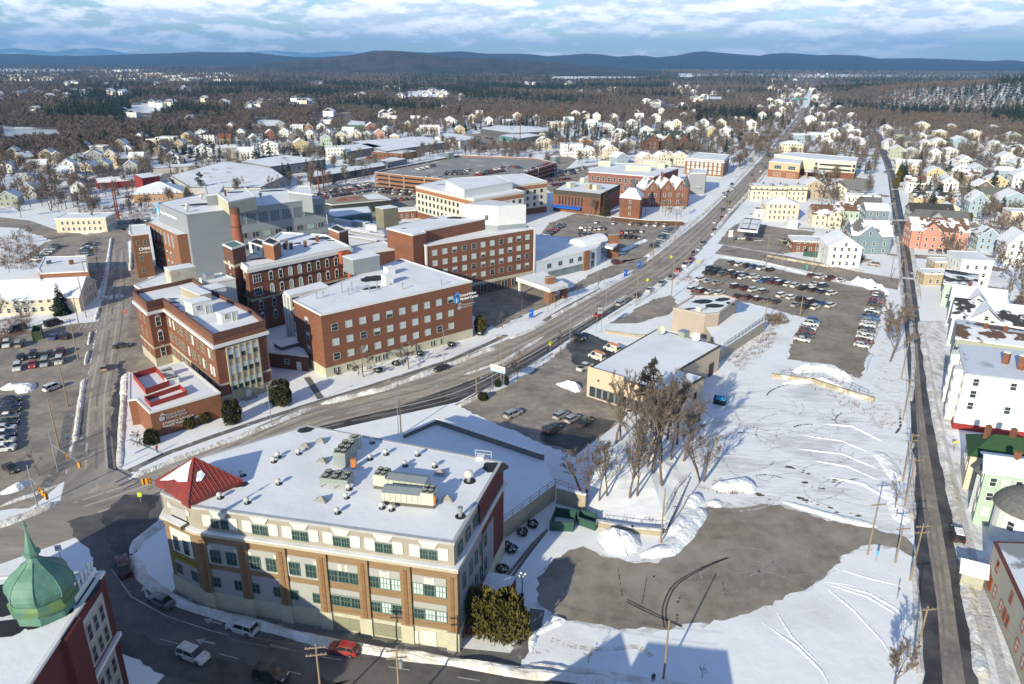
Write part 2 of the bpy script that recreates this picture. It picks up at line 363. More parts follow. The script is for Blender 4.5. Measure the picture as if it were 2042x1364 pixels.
sheet('motel_yard',[(1640,372),(1700,352),(1745,360),(1740,380),(1690,385)],concrete,2)
for k,(a,m_)in enumerate([([(905,270),(1000,262),(1060,290),(960,300)],asphalt),([(560,300),(640,290),(700,300),(640,312)],asphalt),([(690,325),(740,312),(800,325),(720,340)],asphalt),([(1110,300),(1150,318),(1120,345),(1080,320)],asphalt)]):sheet('yard',a,m_,1)
# the town's own streets and driveways
def street(pts,w,m=None):
 b=MB();P=GL(pts)
 for p,q in zip(P,P[1:]):
  d=(q-p).normalized();n=Vector((-d.y,d.x,0))*w/2;Q=[p+n,q+n,q-n,p-n];XP.append(Q);b.face([tuple(x[:2])+(.008+.0009*(len(XP)%9),)for x in Q],m or asphalt)
 return struct('street',b)
for pts,w in(([(250,395),(300,385),(345,340),(480,325),(480,318),(620,304),(790,288)],9),([(-20,350),(130,334),(262,308),(400,279)],8),([(120,380),(300,320),(420,296),(560,277),(700,264),(820,250)],8),([(400,279),(440,296),(470,322)],7),([(545,268),(580,290),(615,312)],7),([(700,264),(730,290)],7),([(60,330),(110,350),(190,372)],7),([(-20,318),(100,308),(240,290)],7),([(1120,340),(1250,322),(1365,334)],8),([(1205,322),(1230,280),(1245,236)],8),([(1300,320),(1310,270),(1318,225)],8),([(1180,265),(1300,262),(1420,268)],8),([(1400,320),(1410,270),(1415,235)],8),([(1757,276),(1900,297),(2060,322)],8),([(1764,318),(1900,330),(2060,356)],8),([(1778,372),(1900,372),(2060,398)],8),([(1786,440),(1880,452),(1960,450),(2060,465)],8),([(1806,510),(1900,516),(2000,540)],7),([(1560,312),(1660,300),(1750,312)],8),([(1575,285),(1660,268),(1752,270)],8),([(1500,372),(1620,372),(1774,392)],8),([(1590,255),(1660,246),(1740,256)],8),([(1430,285),(1500,300),(1545,300)],8),([(850,290),(930,258),(1010,246),(1150,252)],8),([(1040,300),(1100,262),(1120,240)],8)):street(pts,w)
sheet('trodden_verge',[(1836,640),(1884,640),(1892,700),(1898,780),(1900,860),(1925,915),(1945,1015),(1985,1060),(1968,1100),(2000,1230),(2060,1400),(1970,1400),(1935,1200),(1905,1020),(1875,880),(1855,760)],M('trodden_verge',(.80,.80,.81),.7,.12,1.,.2,(.46,.44,.42),.56,.35,stretch=(1.4,.6,1),sharp=.2),.5)
sheet('trodden_verge',[(1690,560),(1770,588),(1800,650),(1812,800),(1818,950),(1760,900),(1740,800),(1750,690)],M('verge_snow',(.84,.845,.855),.7,.1,.8,.25,(.62,.58,.52),.62,.3,sharp=.15),.5)
# slushy rim round the cleared lot
sheet('slush_rim',[(x+(x-1400)*.018,y+(y-1130)*.05)for x,y in[(1070,1205),(1088,1132),(1160,1094),(1250,1120),(1345,1102),(1402,1030),(1412,1008),(1530,1005),(1650,1038),(1815,1072),(1790,1092),(1700,1098),(1630,1160),(1560,1196),(1400,1246),(1300,1257),(1200,1250),(1110,1228)]],M('grey_slush',(.58,.56,.53),.8,.25,.9,.1,(.84,.85,.86),.5,.5,sharp=.2),1.5)
# painted lines, arrows and crossing bars
paint=M('road_paint',(.42,.41,.39),.8,.3,1.5);paint_y=M('yellow_paint',(.42,.27,.06),.8,.3,1.5)
def line(p,q,w,m,lv,dash=0):
 b=MB();p,q=G(*p),G(*q);d=(q-p);L=d.length;d.normalize();n=Vector((-d.y,d.x,0))*w/2;x=0
 while x<L:
  e=min(L,x+(dash or L));a,c=p+d*x,p+d*e
  b.face([(a+n)[:2]+(.006*lv,),(c+n)[:2]+(.006*lv,),(c-n)[:2]+(.006*lv,),(a-n)[:2]+(.006*lv,)],m);x=e+(dash*2.2 if dash else 1)
 return struct('road_marking',b)
for p,q in(((640,812),(880,770)),((880,770),(1180,632)),((1180,632),(1330,532)),((1330,532),(1470,400)),((330,955),(640,838))):line(p,q,.14,paint_y,5)
for p,q in(((700,795),(960,718)),((1000,705),(1240,570)),((660,850),(930,782))):line(p,q,.13,paint,5,3)
for p,q in(((222,1135),(262,1190)),((262,1190),(330,1228)),((330,1228),(420,1258))):line(p,q,.18,paint,7)
for p,q in(((420,1258),(640,1310)),((640,1310),(1000,1364)),((320,1275),(600,1345))):line(p,q,.15,paint,7,3)
for i in range(8):
 x=148+i*17;y=982-i*6.6;line((x,y-5),(x+5,y+5),.9,M('pale_block',(.3,.29,.27),.9,.2,2),6)
for i in range(7):line((158+i*10,656-i*1.2),(163+i*10,648-i*1.2),.6,paint,6)
def arrow(c,ang,lv):
 b=MB();p=G(*c);u=Vector((math.cos(ang),math.sin(ang),0));n=Vector((-u.y,u.x,0));z=Vector((0,0,.006*lv))
 b.face([p-u*1.5+n*.15+z,p+u*.4+n*.15+z,p+u*.4-n*.15+z,p-u*1.5-n*.15+z],paint);b.face([p+u*.4+n*.6+z,p+u*1.6+z,p+u*.4-n*.6+z],paint);struct('lane_arrow',b)
for c,a in(((290,1180),2.2),((425,1240),2.8),((410,1280),2.9),((865,772),.74),((965,752),3.9),((1165,628),.8),((1222,600),3.9)):arrow(c,a,7)
# cleared pavements showing dark and wet
side_dark=M('pavement',(.17,.16,.15),.7,.3,.6,0,(.5,.5,.5),.64,.3)
def walk(pts,w,lv=2,m=None):
 b=MB();P=GL(pts)
 for i in range(len(P)-1):
  d=(P[i+1]-P[i]).normalized();n=Vector((-d.y,d.x,0))*w/2;z=Vector((0,0,.006*lv))
  b.face([P[i]+n+z,P[i+1]+n+z,P[i+1]-n+z,P[i]-n+z],m or side_dark)
 return struct('pavement',b)
walk([(255,940),(330,905),(420,872),(520,838),(600,812)],1.7);walk([(600,812),(745,768),(900,718),(985,680),(1010,668)],1.8)
walk([(1085,640),(1130,612),(1200,575)],1.7);walk([(345,1178),(420,1205),(520,1232),(700,1268),(905,1304),(1040,1318)],2.4,2)
walk([(1030,1310),(1062,1262),(1072,1215)],2.2,3);walk([(172,800),(158,900)],2.0,5);walk([(70,995),(120,930),(140,820)],2.0,3)
walk([(1868,820),(1888,905),(1912,1000),(1958,1180),(2005,1364)],1.3,2,M('trodden_snow',(.55,.54,.54),.8,.25,1.5,.2,(.12,.11,.10),.66,.7));walk([(612,752),(640,795)],1.6,2)
walk([(930,800),(1010,752),(1110,690)],1.6,2)
def noise2(x,y):return math.sin(x*1.7+y*.6)*.5+math.sin(x*.73-y*1.9+1.3)*.3+math.sin(x*3.1+y*2.7)*.2
def berm(pts,w,h,m=None,z=0.,name='snow_bank',closed=False,step=.8):
 P=GL(pts,z);Q=[P[0]]
 for a,b_ in zip(P,P[1:]):
  k=max(1,int((b_-a).length/step));Q+=[a+(b_-a)*(j/k)for j in range(1,k+1)]
 prof=[(-.5,-.06),(-.36,.4),(-.15,.9),(.08,1.),(.3,.6),(.5,-.06)];v=[];b=MB();n=len(Q)
 for i,p in enumerate(Q):
  d=(Q[min(i+1,n-1)]-Q[max(i-1,0)]).normalized();nn=Vector((-d.y,d.x,0));e=min(1,(i+.2)/2.5,(n-1-i+.2)/2.5)
  ww=w*(.9+.22*noise2(p.x*.3,p.y*.3))*(.4+.6*e)
  for s_,k in prof:
   q=p+nn*s_*ww;hh=h*k*e*(.85+.3*noise2(q.x*.5,q.y*.5)+RN.uniform(-.1,.1))if k>0 else k
   v.append((q.x+RN.uniform(-.06,.06),q.y+RN.uniform(-.06,.06),z+hh))
 b.add(v,[(i*6+j,i*6+j+1,(i+1)*6+j+1,(i+1)*6+j)for i in range(n-1)for j in range(5)],m or bank_snow)
 return struct(name,b)
for pts,w,h in(([(258,955),(330,925),(440,885),(560,840),(600,822),(625,812)],2.0,.7),([(640,806),(760,778),(870,738),(990,692)],2.3,.8),([(1015,676),(1060,658),(1092,640)],1.8,.6),([(1100,632),(1150,606),(1205,575),(1262,545)],2.2,.6),([(-60,1072),(0,1048),(60,1025),(120,1000)],2.6,.8),([(0,1010),(70,985),(115,968)],1.4,.4),([(262,1108),(285,1152),(335,1192),(400,1218),(500,1243),(640,1280),(760,1300),(900,1320),(1050,1343),(1230,1362)],2.2,.8),([(262,1105),(275,1080),(320,1045),(340,1040)],2.5,.7),([(1055,1325),(1200,1345),(1400,1375)],1.6,.5),([(905,815),(935,800),(985,772)],1.8,.6),([(985,772),(1060,730),(1130,690)],1.5,.4),([(925,748),(1000,722),(1085,670)],1.4,.35),([(1205,640),(1260,606),(1310,580)],1.6,.5),([(1345,570),(1385,535),(1408,515)],1.8,.6),([(1420,470),(1450,428),(1490,388),(1530,340)],2.6,.7),([(1290,512),(1340,478),(1400,428),(1450,380),(1520,305)],3,.8),([(1440,512),(1520,522),(1600,544),(1690,560)],2,.5),([(1816,640),(1822,720),(1817,800)],1.3,.4),([(1835,640),(1850,730),(1860,800),(1880,900),(1905,1010),(1925,1150),(1942,1250),(1962,1364)],2.2,.6),([(1818,900),(1818,1040)],1.6,.5),([(1822,1120),(1830,1230),(1836,1364)],1.4,.35),([(1790,470),(1797,560),(1803,640)],1.6,.5),([(1810,450),(1822,520),(1834,600)],2,.5),([(222,475),(210,560),(203,600)],1.6,.6),([(190,640),(198,612)],1.5,.6),([(176,688),(182,660)],1.3,.5),([(170,728),(177,698)],1.3,.5),([(150,880),(158,820),(168,755)],1.5,.5),([(262,480),(260,540)],1.6,.6),([(247,780),(243,850),(239,935)],1.7,.35),([(252,745),(250,790)],3,.9),([(1140,655),(1190,625),(1250,588)],1.0,.25)):berm(pts,w,h)
for pts,w,h in(([(1200,1090),(1235,1080),(1275,1095)],7.5,2.6),([(1275,1108),(1330,1098),(1370,1060),(1400,1012)],4,.9),([(1340,1075),(1368,1030),(1392,985)],4,1.0),([(1412,1000),(1440,1008)],5,1.8),([(1420,975),(1480,965),(1500,985)],5,1.4),([(1700,560),(1735,572),(1770,588)],6,2.4),([(1580,742),(1640,735),(1700,762)],4,1.5),([(1560,765),(1640,758),(1720,795)],2.5,.7),([(1110,765),(1145,772),(1152,783)],4,1.3),([(1475,545),(1520,520),(1545,535)],.5,.2),([(0,985),(30,975),(60,960)],4,1.0),([(0,775),(55,770),(45,785)],5,1.2),([(1600,868),(1680,880),(1740,905)],0.7,.14),([(1590,895),(1680,905),(1750,935)],1.0,.16),([(1620,918),(1690,930),(1760,960)],1.0,.16),([(1640,845),(1700,850),(1760,880)],1.1,.25),([(1650,950),(1720,965),(1780,1000)],1.2,.25),([(1760,960),(1790,1000),(1800,1045)],4,.8),([(1748,900),(1775,930),(1790,960)],4,.7),([(1560,1000),(1660,1030),(1750,1050)],2.5,.4),([(1088,1228),(1120,1238),(1065,1265),(1058,1300)],1.6,.5),([(1090,575),(1130,590)],2,.5),([(1195,510),(1250,505)],1.6,.6),([(1240,500),(1290,478)],3,.8)):berm(pts,w,h,snow_deep)
bare_g=M('bare_ground',(.12,.105,.09),.95,.3,1)
def blotches(pts):
 P=GL(pts);b=MB()
 for p,q in zip(P,P[1:]):
  for _ in range(int((q-p).length*.8)+1):
   c=lerp(p,q,RN.random())+Vector((RN.gauss(0,.7),RN.gauss(0,.7),0));r=abs(RN.gauss(.2,.22))+.08;b.face([(c.x+r*RN.uniform(.6,1.5)*1.5*math.cos(a),c.y+r*RN.uniform(.5,1.3)*math.sin(a),.024+RN.random()*.002)for a in(.1,.9,1.8,2.5,3.4,4.3,5.4)],bare_g)
 return struct('bare_ground',b)
 # plough tracks, tyre marks and footprints in the lots
track_d=M('tyre_mark',(.075,.068,.06),.9,.3,2);track_w=M('salt_line',(.30,.295,.28),.9,.2,2);foot=M('fresh_track',(.94,.94,.945),.5,.03,2)
def trail(pts,w,m,lv,broken=0.,z=0.):
 b=MB();P=GL(pts,z);Q=[]
 n=len(P)
 for i in range(n-1):
  p0,p1,p2,p3=P[max(i-1,0)],P[i],P[i+1],P[min(i+2,n-1)]
  for k in range(12):
   t=k/12;Q.append(.5*((2*p1)+(p2-p0)*t+(2*p0-5*p1+4*p2-p3)*t*t+(3*p1-p0-3*p2+p3)*t**3))
 Q.append(P[-1])
 for a,c in zip(Q,Q[1:]):
  if broken and RN.random()<broken:continue
  d=(c-a).normalized();nn=Vector((-d.y,d.x,0))*w/2;zz_=Vector((0,0,.006*lv));b.face([a+nn+zz_,c+nn+zz_,c-nn+zz_,a-nn+zz_],m)
 return struct('tyre_track',b)if b.f else None
wt_l,wt_d=M('salt_track',(.46,.41,.35),.9,.3,1.2),M('damp_track',(.23,.20,.175),.8,.3,1.2)
for f,w,m in((.12,.5,wt_d),(.24,.45,wt_l),(.31,.35,wt_d),(.40,.5,wt_l),(.55,.6,wt_d),(.66,.5,wt_l),(.74,.4,wt_d),(.84,.5,wt_l)):trail([tuple(lerp(Vector(a),Vector(c),f))for a,c in zip(near_e[2:13],far_e[2:13])],w,m,4.4+f,.10)
for f,w,m in((.2,.45,wt_l),(.4,.5,wt_d),(.6,.45,wt_l),(.75,.4,wt_d)):trail([tuple(lerp(Vector(a),Vector(c),f))for a,c in zip([(150,935),(165,800),(186,700),(203,600),(222,500)],[(255,935),(236,800),(250,700),(262,600),(256,500)])],w,m,5.2+f,.15)
for f,w in((.25,.4),(.7,.4)):trail([tuple(lerp(Vector(a),Vector(c),f))for a,c in zip([(1811,620),(1818,700),(1826,800),(1833,950),(1845,1050),(1868,1200),(1880,1364)],[(1822,620),(1832,720),(1838,800),(1856,930),(1873,1040),(1895,1190),(1925,1364)])],w,wt_d,4.5,.1)
for o in(0,7):trail([(1325+o,1252),(1322+o,1210),(1345+o,1165),(1400+o,1132),(1450+o*.5,1112)],.26,track_d,3)
for o in(0,5):trail([(1250,1200-o),(1300,1225-o),(1360,1250-o*.4)],.28,track_d,3)
trail([(1232,1130),(1238,1170),(1242,1190)],.12,track_d,3,.2);trail([(1290,1150),(1285,1180),(1280,1205)],.12,track_d,3,.2);trail([(1440,1160),(1448,1190)],.12,track_d,3,.2);trail([(1350,1240),(1352,1200),(1362,1185)],.35,track_d,3,.65)
for k in range(60):
 cx,cy=RN.uniform(1180,1700),RN.uniform(1060,1210);a0=RN.uniform(0,6);r=RN.uniform(25,90)
 trail([(cx+r*math.cos(a0+t),cy+.38*r*math.sin(a0+t))for t in(0,.5,1.,1.5)],RN.uniform(.1,.34),track_w,3,.2)if 1100<cy<1175 and 1240<cx<1620 and r<80 else None
for pts in([(1650,1165),(1730,1190),(1780,1220),(1815,1260)],[(1645,1170),(1700,1215),(1760,1280),(1790,1330)],[(1520,1240),(1590,1290),(1640,1340),(1660,1380)],[(1545,1215),(1580,1270),(1640,1330)],[(1660,1130),(1720,1150),(1800,1170)],[(1652,1160),(1735,1184),(1786,1213),(1817,1250)],[(1640,1160),(1690,1165),(1725,1178)]):berm(pts,.5,.13,snow_deep,step=1.6)
for pts in([(1100,1275),(1150,1290),(1210,1295),(1270,1290),(1300,1310)],[(1060,1300),(1095,1298)]):trail(pts,.8,bank_snow,1,.2)
for k in range(70):
 cx,cy=RN.uniform(1460,1740),RN.uniform(790,980);a0=RN.uniform(0,6);r=RN.uniform(30,110)
 trail([(min(cx+r*math.cos(a0+t),1795),cy+.4*r*math.sin(a0+t))for t in(0,.4,.8,1.2)],RN.uniform(.15,.5),M('slush',(.56,.555,.56),.8,.2,1)if k%9 else track_d,2+k%3,.25)
for pts in([(1560,930),(1620,950),(1660,962)],[(1600,960),(1640,975),(1655,958)],[(1570,985),(1640,1010),(1720,1030)],[(1500,985),(1540,1000)]):blotches(pts)
# distant hills: ridges with depth, standing kilometres away
forest_hill=M('wooded_hill',(.022,.026,.032),.95,.5,.02,0,(.010,.014,.018),.5,.0022,sharp=.3)  # near-black blue: cloud shadow over the hills is put into the colour
forest_near=M('wooded_rise',(.07,.052,.046),.95,.6,.03,0,(.022,.030,.022),.5,.006,sharp=.2)
mount=M('snowy_mountain',(.16,.18,.2),.95,.2,.001,0,(.8,.8,.82),.6,.0012,sharp=.1)
def ridge(name,prof,dist,depth,m,seed=0,rough=1.):
 b=MB();v=[];xs=np.linspace(prof[0][0],prof[-1][0],260);n=len(xs);py=np.interp(xs,[p[0]for p in prof],[p[1]for p in prof]);rr=random.Random(seed)
 K=[(-1,0),(-.6,.42),(-.28,.78),(0,1.),(.5,.7),(1,0)]
 for i,x in enumerate(xs):
  py_=py[i]+rough*rr.uniform(-.45,.45)
  a,c=(x-1021)/F,(py_-682)/F;u=a*math.cos(RHO)+c*math.sin(RHO);w=-a*math.sin(RHO)+c*math.cos(RHO)
  dy,dz=cP-w*sP,-(w*cP+sP);hgt_=CH+dist*dz/dy;X=dist*u/dy
  for k,hh in K:
   wob=1+.12*math.sin(i*.31+k*5)+.08*math.sin(i*.77);sc=(dist+k*depth)/dist;v.append((X*sc,dist+k*depth,max(-5,hgt_*hh*(1 if hh in(0,1)else 1+(wob-1)*.3)-(5 if hh==0 else 0))))
 b.add(v,[(i*6+j,(i+1)*6+j,(i+1)*6+j+1,i*6+j+1)for i in range(n-1)for j in range(5)],m);return struct(name,b)
ridge('mountains',[(-300,104),(0,98),(27,96),(50,99),(69,99),(103,104),(125,101),(147,97),(192,96),(223,100),(254,107),(330,108),(394,102),(440,106),(507,103),(535,100),(576,103),(620,106),(662,102),(700,103),(760,109),(900,113)],26000,4000,mount,1,.3)
ridge('hills',[(-400,110),(0,108),(60,108),(89,111),(171,111),(274,108),(394,104),(497,104),(583,113),(634,114),(700,110),(742,101),(780,101),(834,104),(858,105),(917,102),(971,107),(1023,107),(1057,108),(1091,112),(1126,110),(1167,107),(1194,108),(1229,113),(1280,110),(1308,114),(1349,111),(1380,104),(1404,102),(1445,106),(1513,111),(1548,106),(1582,106),(1633,110),(1671,109),(1719,111),(1753,117),(1822,116),(1890,118),(1976,122),(2017,119),(2042,123),(2400,122)],9500,2200,forest_hill,2,.5)
ridge('hills',[(230,144),(420,134),(560,124),(640,117),(720,107),(770,101),(820,104),(870,112),(930,114),(1010,118),(1100,124),(1230,136),(1350,144)],5200,900,forest_near,3,.8)
0 and ridge('hills',[(-300,121),(0,117),(100,118),(250,121),(330,123),(430,127),(520,131)],4300,500,forest_near,4,.8)
0 and ridge('hills',[(900,128),(960,123),(1040,117),(1100,117),(1150,121),(1260,124),(1400,125),(1480,121),(1560,115),(1640,116),(1740,120),(1900,122),(2100,126),(2300,128)],5200,800,forest_near,5,.8)
# open snowy fields between the woods
for pts in([(1095,156),(1150,141),(1205,137),(1262,142),(1258,151),(1180,156)],[(1185,136),(1240,135),(1316,141),(1312,148),(1265,146)]):sheet('field',pts,snow,1)
# ---------------------------------------------------------------- buildings
def ring(mb,poly,w,z0,z1,m,out=.12):
 o=inset(poly,-out);i_=inset(poly,w);n=len(o);v=[]
 for z in(z0,z1):
  v+=[(p.x,p.y,z)for p in o];v+=[(p.x,p.y,z)for p in i_]
 f=[]
 for k in range(n):
  j=(k+1)%n
  f+=[(k,j,2*n+j,2*n+k),(n+j,n+k,3*n+k,3*n+j),(2*n+k,2*n+j,3*n+j,3*n+k),(j,k,n+k,n+j)]
 mb.add(v,f,m)
def block(name,label,cat,roof,h,wall,top=None,z0=0.,cop=trim_w,group=None,lip=.3,world=False,parts=None):
 P=[Vector(p[:2])for p in roof]if world else[Vector(p[:2])for p in GL(roof,h)]
 if parts is None:
  c=sum(P,Vector((0,0)))/len(P);t=thing(name,label,cat,(c.x,c.y,z0),group)
 else:t=parts
 XP.append(inset(P,-2.5));b=MB();b.prism(P,z0,h,wall,bottom=False);b.build('wall',t)
 b=MB();b.prism(inset(P,.38),h-.1,h+.13,top or roof_snow,bottom=False);b.build('roof',t)
 if cop:b=MB();ring(b,P,.36,h-.15,h+lip,cop);b.build('coping',t)
 return t,P
def patch(t,pts,z,m=None,name='bare_patch'):
 """melted patch on a roof: pixel centre, radii in metres"""
 b=MB()
 for(px,py,rx,ry,a)in pts:
  c=G(px,py,z);v=[]
  for i in range(18):
   q=2*math.pi*i/18;k=RN.uniform(.82,1.12);x,y=rx*k*math.cos(q),ry*k*math.sin(q)
   v.append((c.x+x*math.cos(a)-y*math.sin(a),c.y+x*math.sin(a)+y*math.cos(a),z+.16))
  b.face(v,m or membrane)
 return b.build(name,t)
def rwin(*opts):
 def f(s_,z):return RN.choice(opts)
 return f
HX=math.atan2(32.7,36.3)
# --- the brick and stucco office building at the front
hF=17.0
pf=[(322,984),(385,1012),(905,1085),(1000,923),(613,850),(352,928)]
t,P=block('office_building','tan brick and grey stucco office building with red corner pyramid roof on the curving street','building',pf,hF,stucco,cop=M('grey_flashing',(.42,.42,.42),.5),lip=.22)
OB=t;C0,SW,SE,NE,NW,Wc=P
Pb=inset(P,-.35)
# lower storeys stand proud of the stucco top floor
b=MB();b.prism(inset(P,-.3),3.0,13.0,brick_tan,bottom=False);b.build('lower_wall',t)
b=MB();b.prism(inset(P,-.5),-.2,3.0,cream,bottom=False);b.build('base',t)
b=MB();ring(b,P,.5,12.95,13.35,stone,.75);b.build('cornice',t)
b=MB();ring(b,P,.1,13.36,13.52,roof_snow,.7);b.build('cornice_snow',t)
gt=M('green_window_frame',(.13,.19,.155),.6,.05,1);wgl=glass_teal
d=(SE-SW);bays=[0.02,.188,.345,.505,.663,.823,.995]
def onf(p0,p1,s_,out):q=p0+(p1-p0)*s_;dd=(p1-p0).normalized();return q+Vector((dd.y,-dd.x))*out
b=MB();a=math.atan2(d.y,d.x)
for s_ in bays:b.obox(onf(SW,SE,s_,.42),a,1.5,.5,2.9,12.9,brick_tan);
for s_ in bays:b.obox(onf(SW,SE,s_,.42),a,.5,.7,3.1,12.2,M('brick_deep_tan',(.22,.115,.055),.9,.2,1.5))  # darker, redder tan brick strip down each pilaster
b.build('pilaster',t)
b=MB()
for s_ in bays:b.obox(onf(SW,SE,s_,.55),a,1.8,.6,-.2,3.05,cream)
b.build('pier_base',t)
sets=MB()
for i in range(6):
 s0,s1=bays[i],bays[i+1];m_=(s0+s1)/2;L=d.length*(s1-s0)
 sets.obox(onf(SW,SE,m_,.03),a,L*.82,.1,14.1,16.0,panel_lilac)
 for k in(-1,1):sets.obox(onf(SW,SE,m_+k*.052,.06),a,1.45,.12,14.3,16.1,panel_white)
 q=onf(SW,SE,m_,.08);u=d.normalized()
 keys=MB();keys.add([(q.x+u.x*x-u.y*-y,q.y+u.y*x-u.x*y,z)for y in(0,.12)for x,z in((-.8,15.95),(.8,15.95),(1.4,16.9),(-1.4,16.9))],[(0,1,2,3),(4,5,6,7),(0,1,5,4),(3,2,6,7),(0,3,7,4),(1,2,6,5)],panel_white);keys.build('keystone',t)
 if i<3:
  sets.obox(onf(SW,SE,m_,.33),a,L*.72,.12,8.0,11.6,panel_lilac);sets.obox(onf(SW,SE,m_,.33),a,L*.76,.14,3.0,7.1,panel_lilac)
  for k in(-1,1):sets.obox(onf(SW,SE,m_+k*.058,.36),a,.9,.16,8.2,11.2,panel_white)
 else:
  sets.obox(onf(SW,SE,m_,.33),a,L*.72,.12,10.2,11.5,panel_lilac);sets.obox(onf(SW,SE,m_,.33),a,L*.72,.12,5.9,7.1,panel_lilac)
  for k in(-.5,.5):sets.obox(onf(SW,SE,m_+k*.01,.36),a,1.0,.16,10.3,11.3,panel_white)
sets.build('infill_panel',t)
for i in range(6):
 m_=(bays[i]+bays[i+1])/2
 fac(t,SW,SE,[m_-.016,m_+.016]if i!=0 else[m_-.02,m_+.02],[14.2],win_mesh(1.05,1.35,gt,wgl,'grid'),out=.12)
 if i<3:
  fac(t,SW,SE,[m_-.033,m_+.033],[8.5],win_mesh(1.5,2.0,gt,wgl,'grid'),out=.42);fac(t,SW,SE,[m_-.052,m_+.052],[4.2],win_mesh(1.6,1.5,gt,wgl,'grid'),out=.42)
 else:
  fac(t,SW,SE,[m_-.042,m_,m_+.042],[8.4,4.3],rwin(win_mesh(1.35,1.75,gt,blind,'grid'),win_mesh(1.35,1.75,gt,wgl,'grid')),out=.34)
  if i<5:
   b=MB();b.obox(onf(SW,SE,m_,.53),a,4.4,.1,.3,2.4,M('lattice_vent',(.25,.24,.17),.9,.4,6));b.build('vent_grille',t)
b=MB();b.obox(onf(SW,SE,.9,.56),a,2.3,.1,-.2,2.5,panel_white);b.build('garage_door',t)
b=MB();b.obox(onf(SW,SE,.845,.56),a,1.2,.1,-.2,2.2,panel_white);b.build('door',t)
# chamfered corner with the lettered band, and the side towards the plaza
fac(t,C0,SW,[.3,.62],[8.3],win_mesh(1.0,2.3,gt,wgl,'sash'),out=.36);fac(t,C0,SW,[.25,.75],[4.0],win_mesh(1.2,1.6,gt,wgl,'grid'),out=.36)
b=MB();dd=(SW-C0);ac=math.atan2(dd.y,dd.x);b.obox(onf(C0,SW,.48,.33),ac,dd.length*.66,.12,7.9,12.,panel_white);b.obox(onf(C0,SW,.5,.33),ac,dd.length*.72,.12,3.,6.4,panel_lilac)
b.obox(onf(C0,SW,.5,.05),ac,dd.length*.5,.16,14.2,15.9,panel_lilac);b.build('corner_panel',t)
b=MB();b.obox(onf(C0,SW,.5,.9),ac,dd.length*.55,1.0,13.3,14.0,brick_tan);b.obox(onf(C0,SW,.5,.9),ac,dd.length*.56,1.05,14.0,14.15,roof_snow);b.build('balcony',t)
for k in(.22,.78):b=MB();q=onf(C0,SW,k,.1);b.add([(q.x+dd.normalized().x*.5*math.cos(w_),q.y+dd.normalized().y*.5*math.cos(w_),15.6+.5*math.sin(w_))for w_ in[2*math.pi*i/14 for i in range(14)]],[tuple(range(14))],panel_white);b.build('roundel',t)
gold=M('gold_lettering',(.45,.33,.04),.4,.05,1)
sign_text(t,'THE',C0,SW,dd.length*.38,7.45,.62,gold,depth=.3);sign_text(t,'Professional Bldg',C0,SW,dd.length*.13,6.75,.72,gold,depth=.3)
d2=NE-SE;a2=math.atan2(d2.y,d2.x);b=MB()
b.obox(onf(SE,NE,.72,.33),a2,d2.length*.54,.08,-.1,17.2,brick_maroon);b.obox(onf(SE,NE,.26,.33),a2,d2.length*.44,.08,-.1,12.9,M('side_grey',(.25,.25,.27),.9,.1,.5));b.obox(onf(SE,NE,.62,.39),a2,d2.length*.24,.06,2,11,M('side_grey',(.25,.25,.27)))
b.build('side_panel',t)
fac(t,SE,NE,[.1,.25,.4],[14.2],win_mesh(1.5,1.5,gt,wgl,'grid'),out=.1);fac(t,SE,NE,[.12,.25,.36,.46,.55],[4.2,8.4],win_mesh(.9,2.0,gt,wgl,'sash'),out=.42)
# red pyramid on the corner
pp=GL([(320,966),(380,1007),(474,966),(408,934)],hF+.1);ap=G(390,911,22.6);b=MB();o=inset(pp,-.5);c_=sum(o,Vector((0,0)))/4;ap=Vector((c_.x,c_.y,21.7))
for i in range(4):b.face([tuple(o[i])+(hF-.1,),tuple(o[(i+1)%4])+(hF-.1,),tuple(o[(i+1)%4])+(hF+.75,),tuple(o[i])+(hF+.75,)],red_metal);b.face([tuple(o[i])+(hF+.75,),tuple(o[(i+1)%4])+(hF+.75,),tuple(ap)],red_metal)
for i in range(4):
 e0,e1=Vector(tuple(o[i])+(hF+.75,)),Vector(tuple(o[(i+1)%4])+(hF+.75,))
 for k in range(1,14):
  q=lerp(e0,e1,k/14);s2=min(k,14-k)/7;top_=lerp(q,lerp(e0,e1,.5),0)+(ap-lerp(e0,e1,.5))*s2;b.tube([q+Vector((0,0,.03)),top_+Vector((0,0,.03))],.05,red_metal,4)
for i in range(4):b.tube([Vector(tuple(o[i])+(hF+.78,)),ap+Vector((0,0,.03))],.1,red_metal,5)
b.build('pyramid_roof',t)
def on_tri(e0,e1,s_,k):m_=lerp(e0,e1,s_);return m_+(ap-lerp(e0,e1,.5))*k
E4=[Vector(tuple(q)+(hF+.75,))for q in o]
for(i,pts)in((0,[(.12,.08),(.3,.2),(.4,.3),(.52,.3),(.7,.42),(.62,.6),(.55,.75),(.5,.93),(.44,.8),(.35,.6),(.22,.3)]),(1,[(.3,.42),(.38,.38),(.5,.5),(.48,.64),(.4,.62)])):
 nn=(E4[(i+1)%4]-E4[i]).cross(ap-E4[i]).normalized();nn=nn if nn.z>0 else-nn;b=MB();b.face([on_tri(E4[i],E4[(i+1)%4],s_,k)+nn*.12 for s_,k in pts],snow_deep);b.build('snow_patch',t)
patch(t,[(610,858,1.4,1.2,.5),(988,934,1.8,2.0,.9),(478,968,1.3,.8,.2),(362,980,.5,.5,0)],hF)
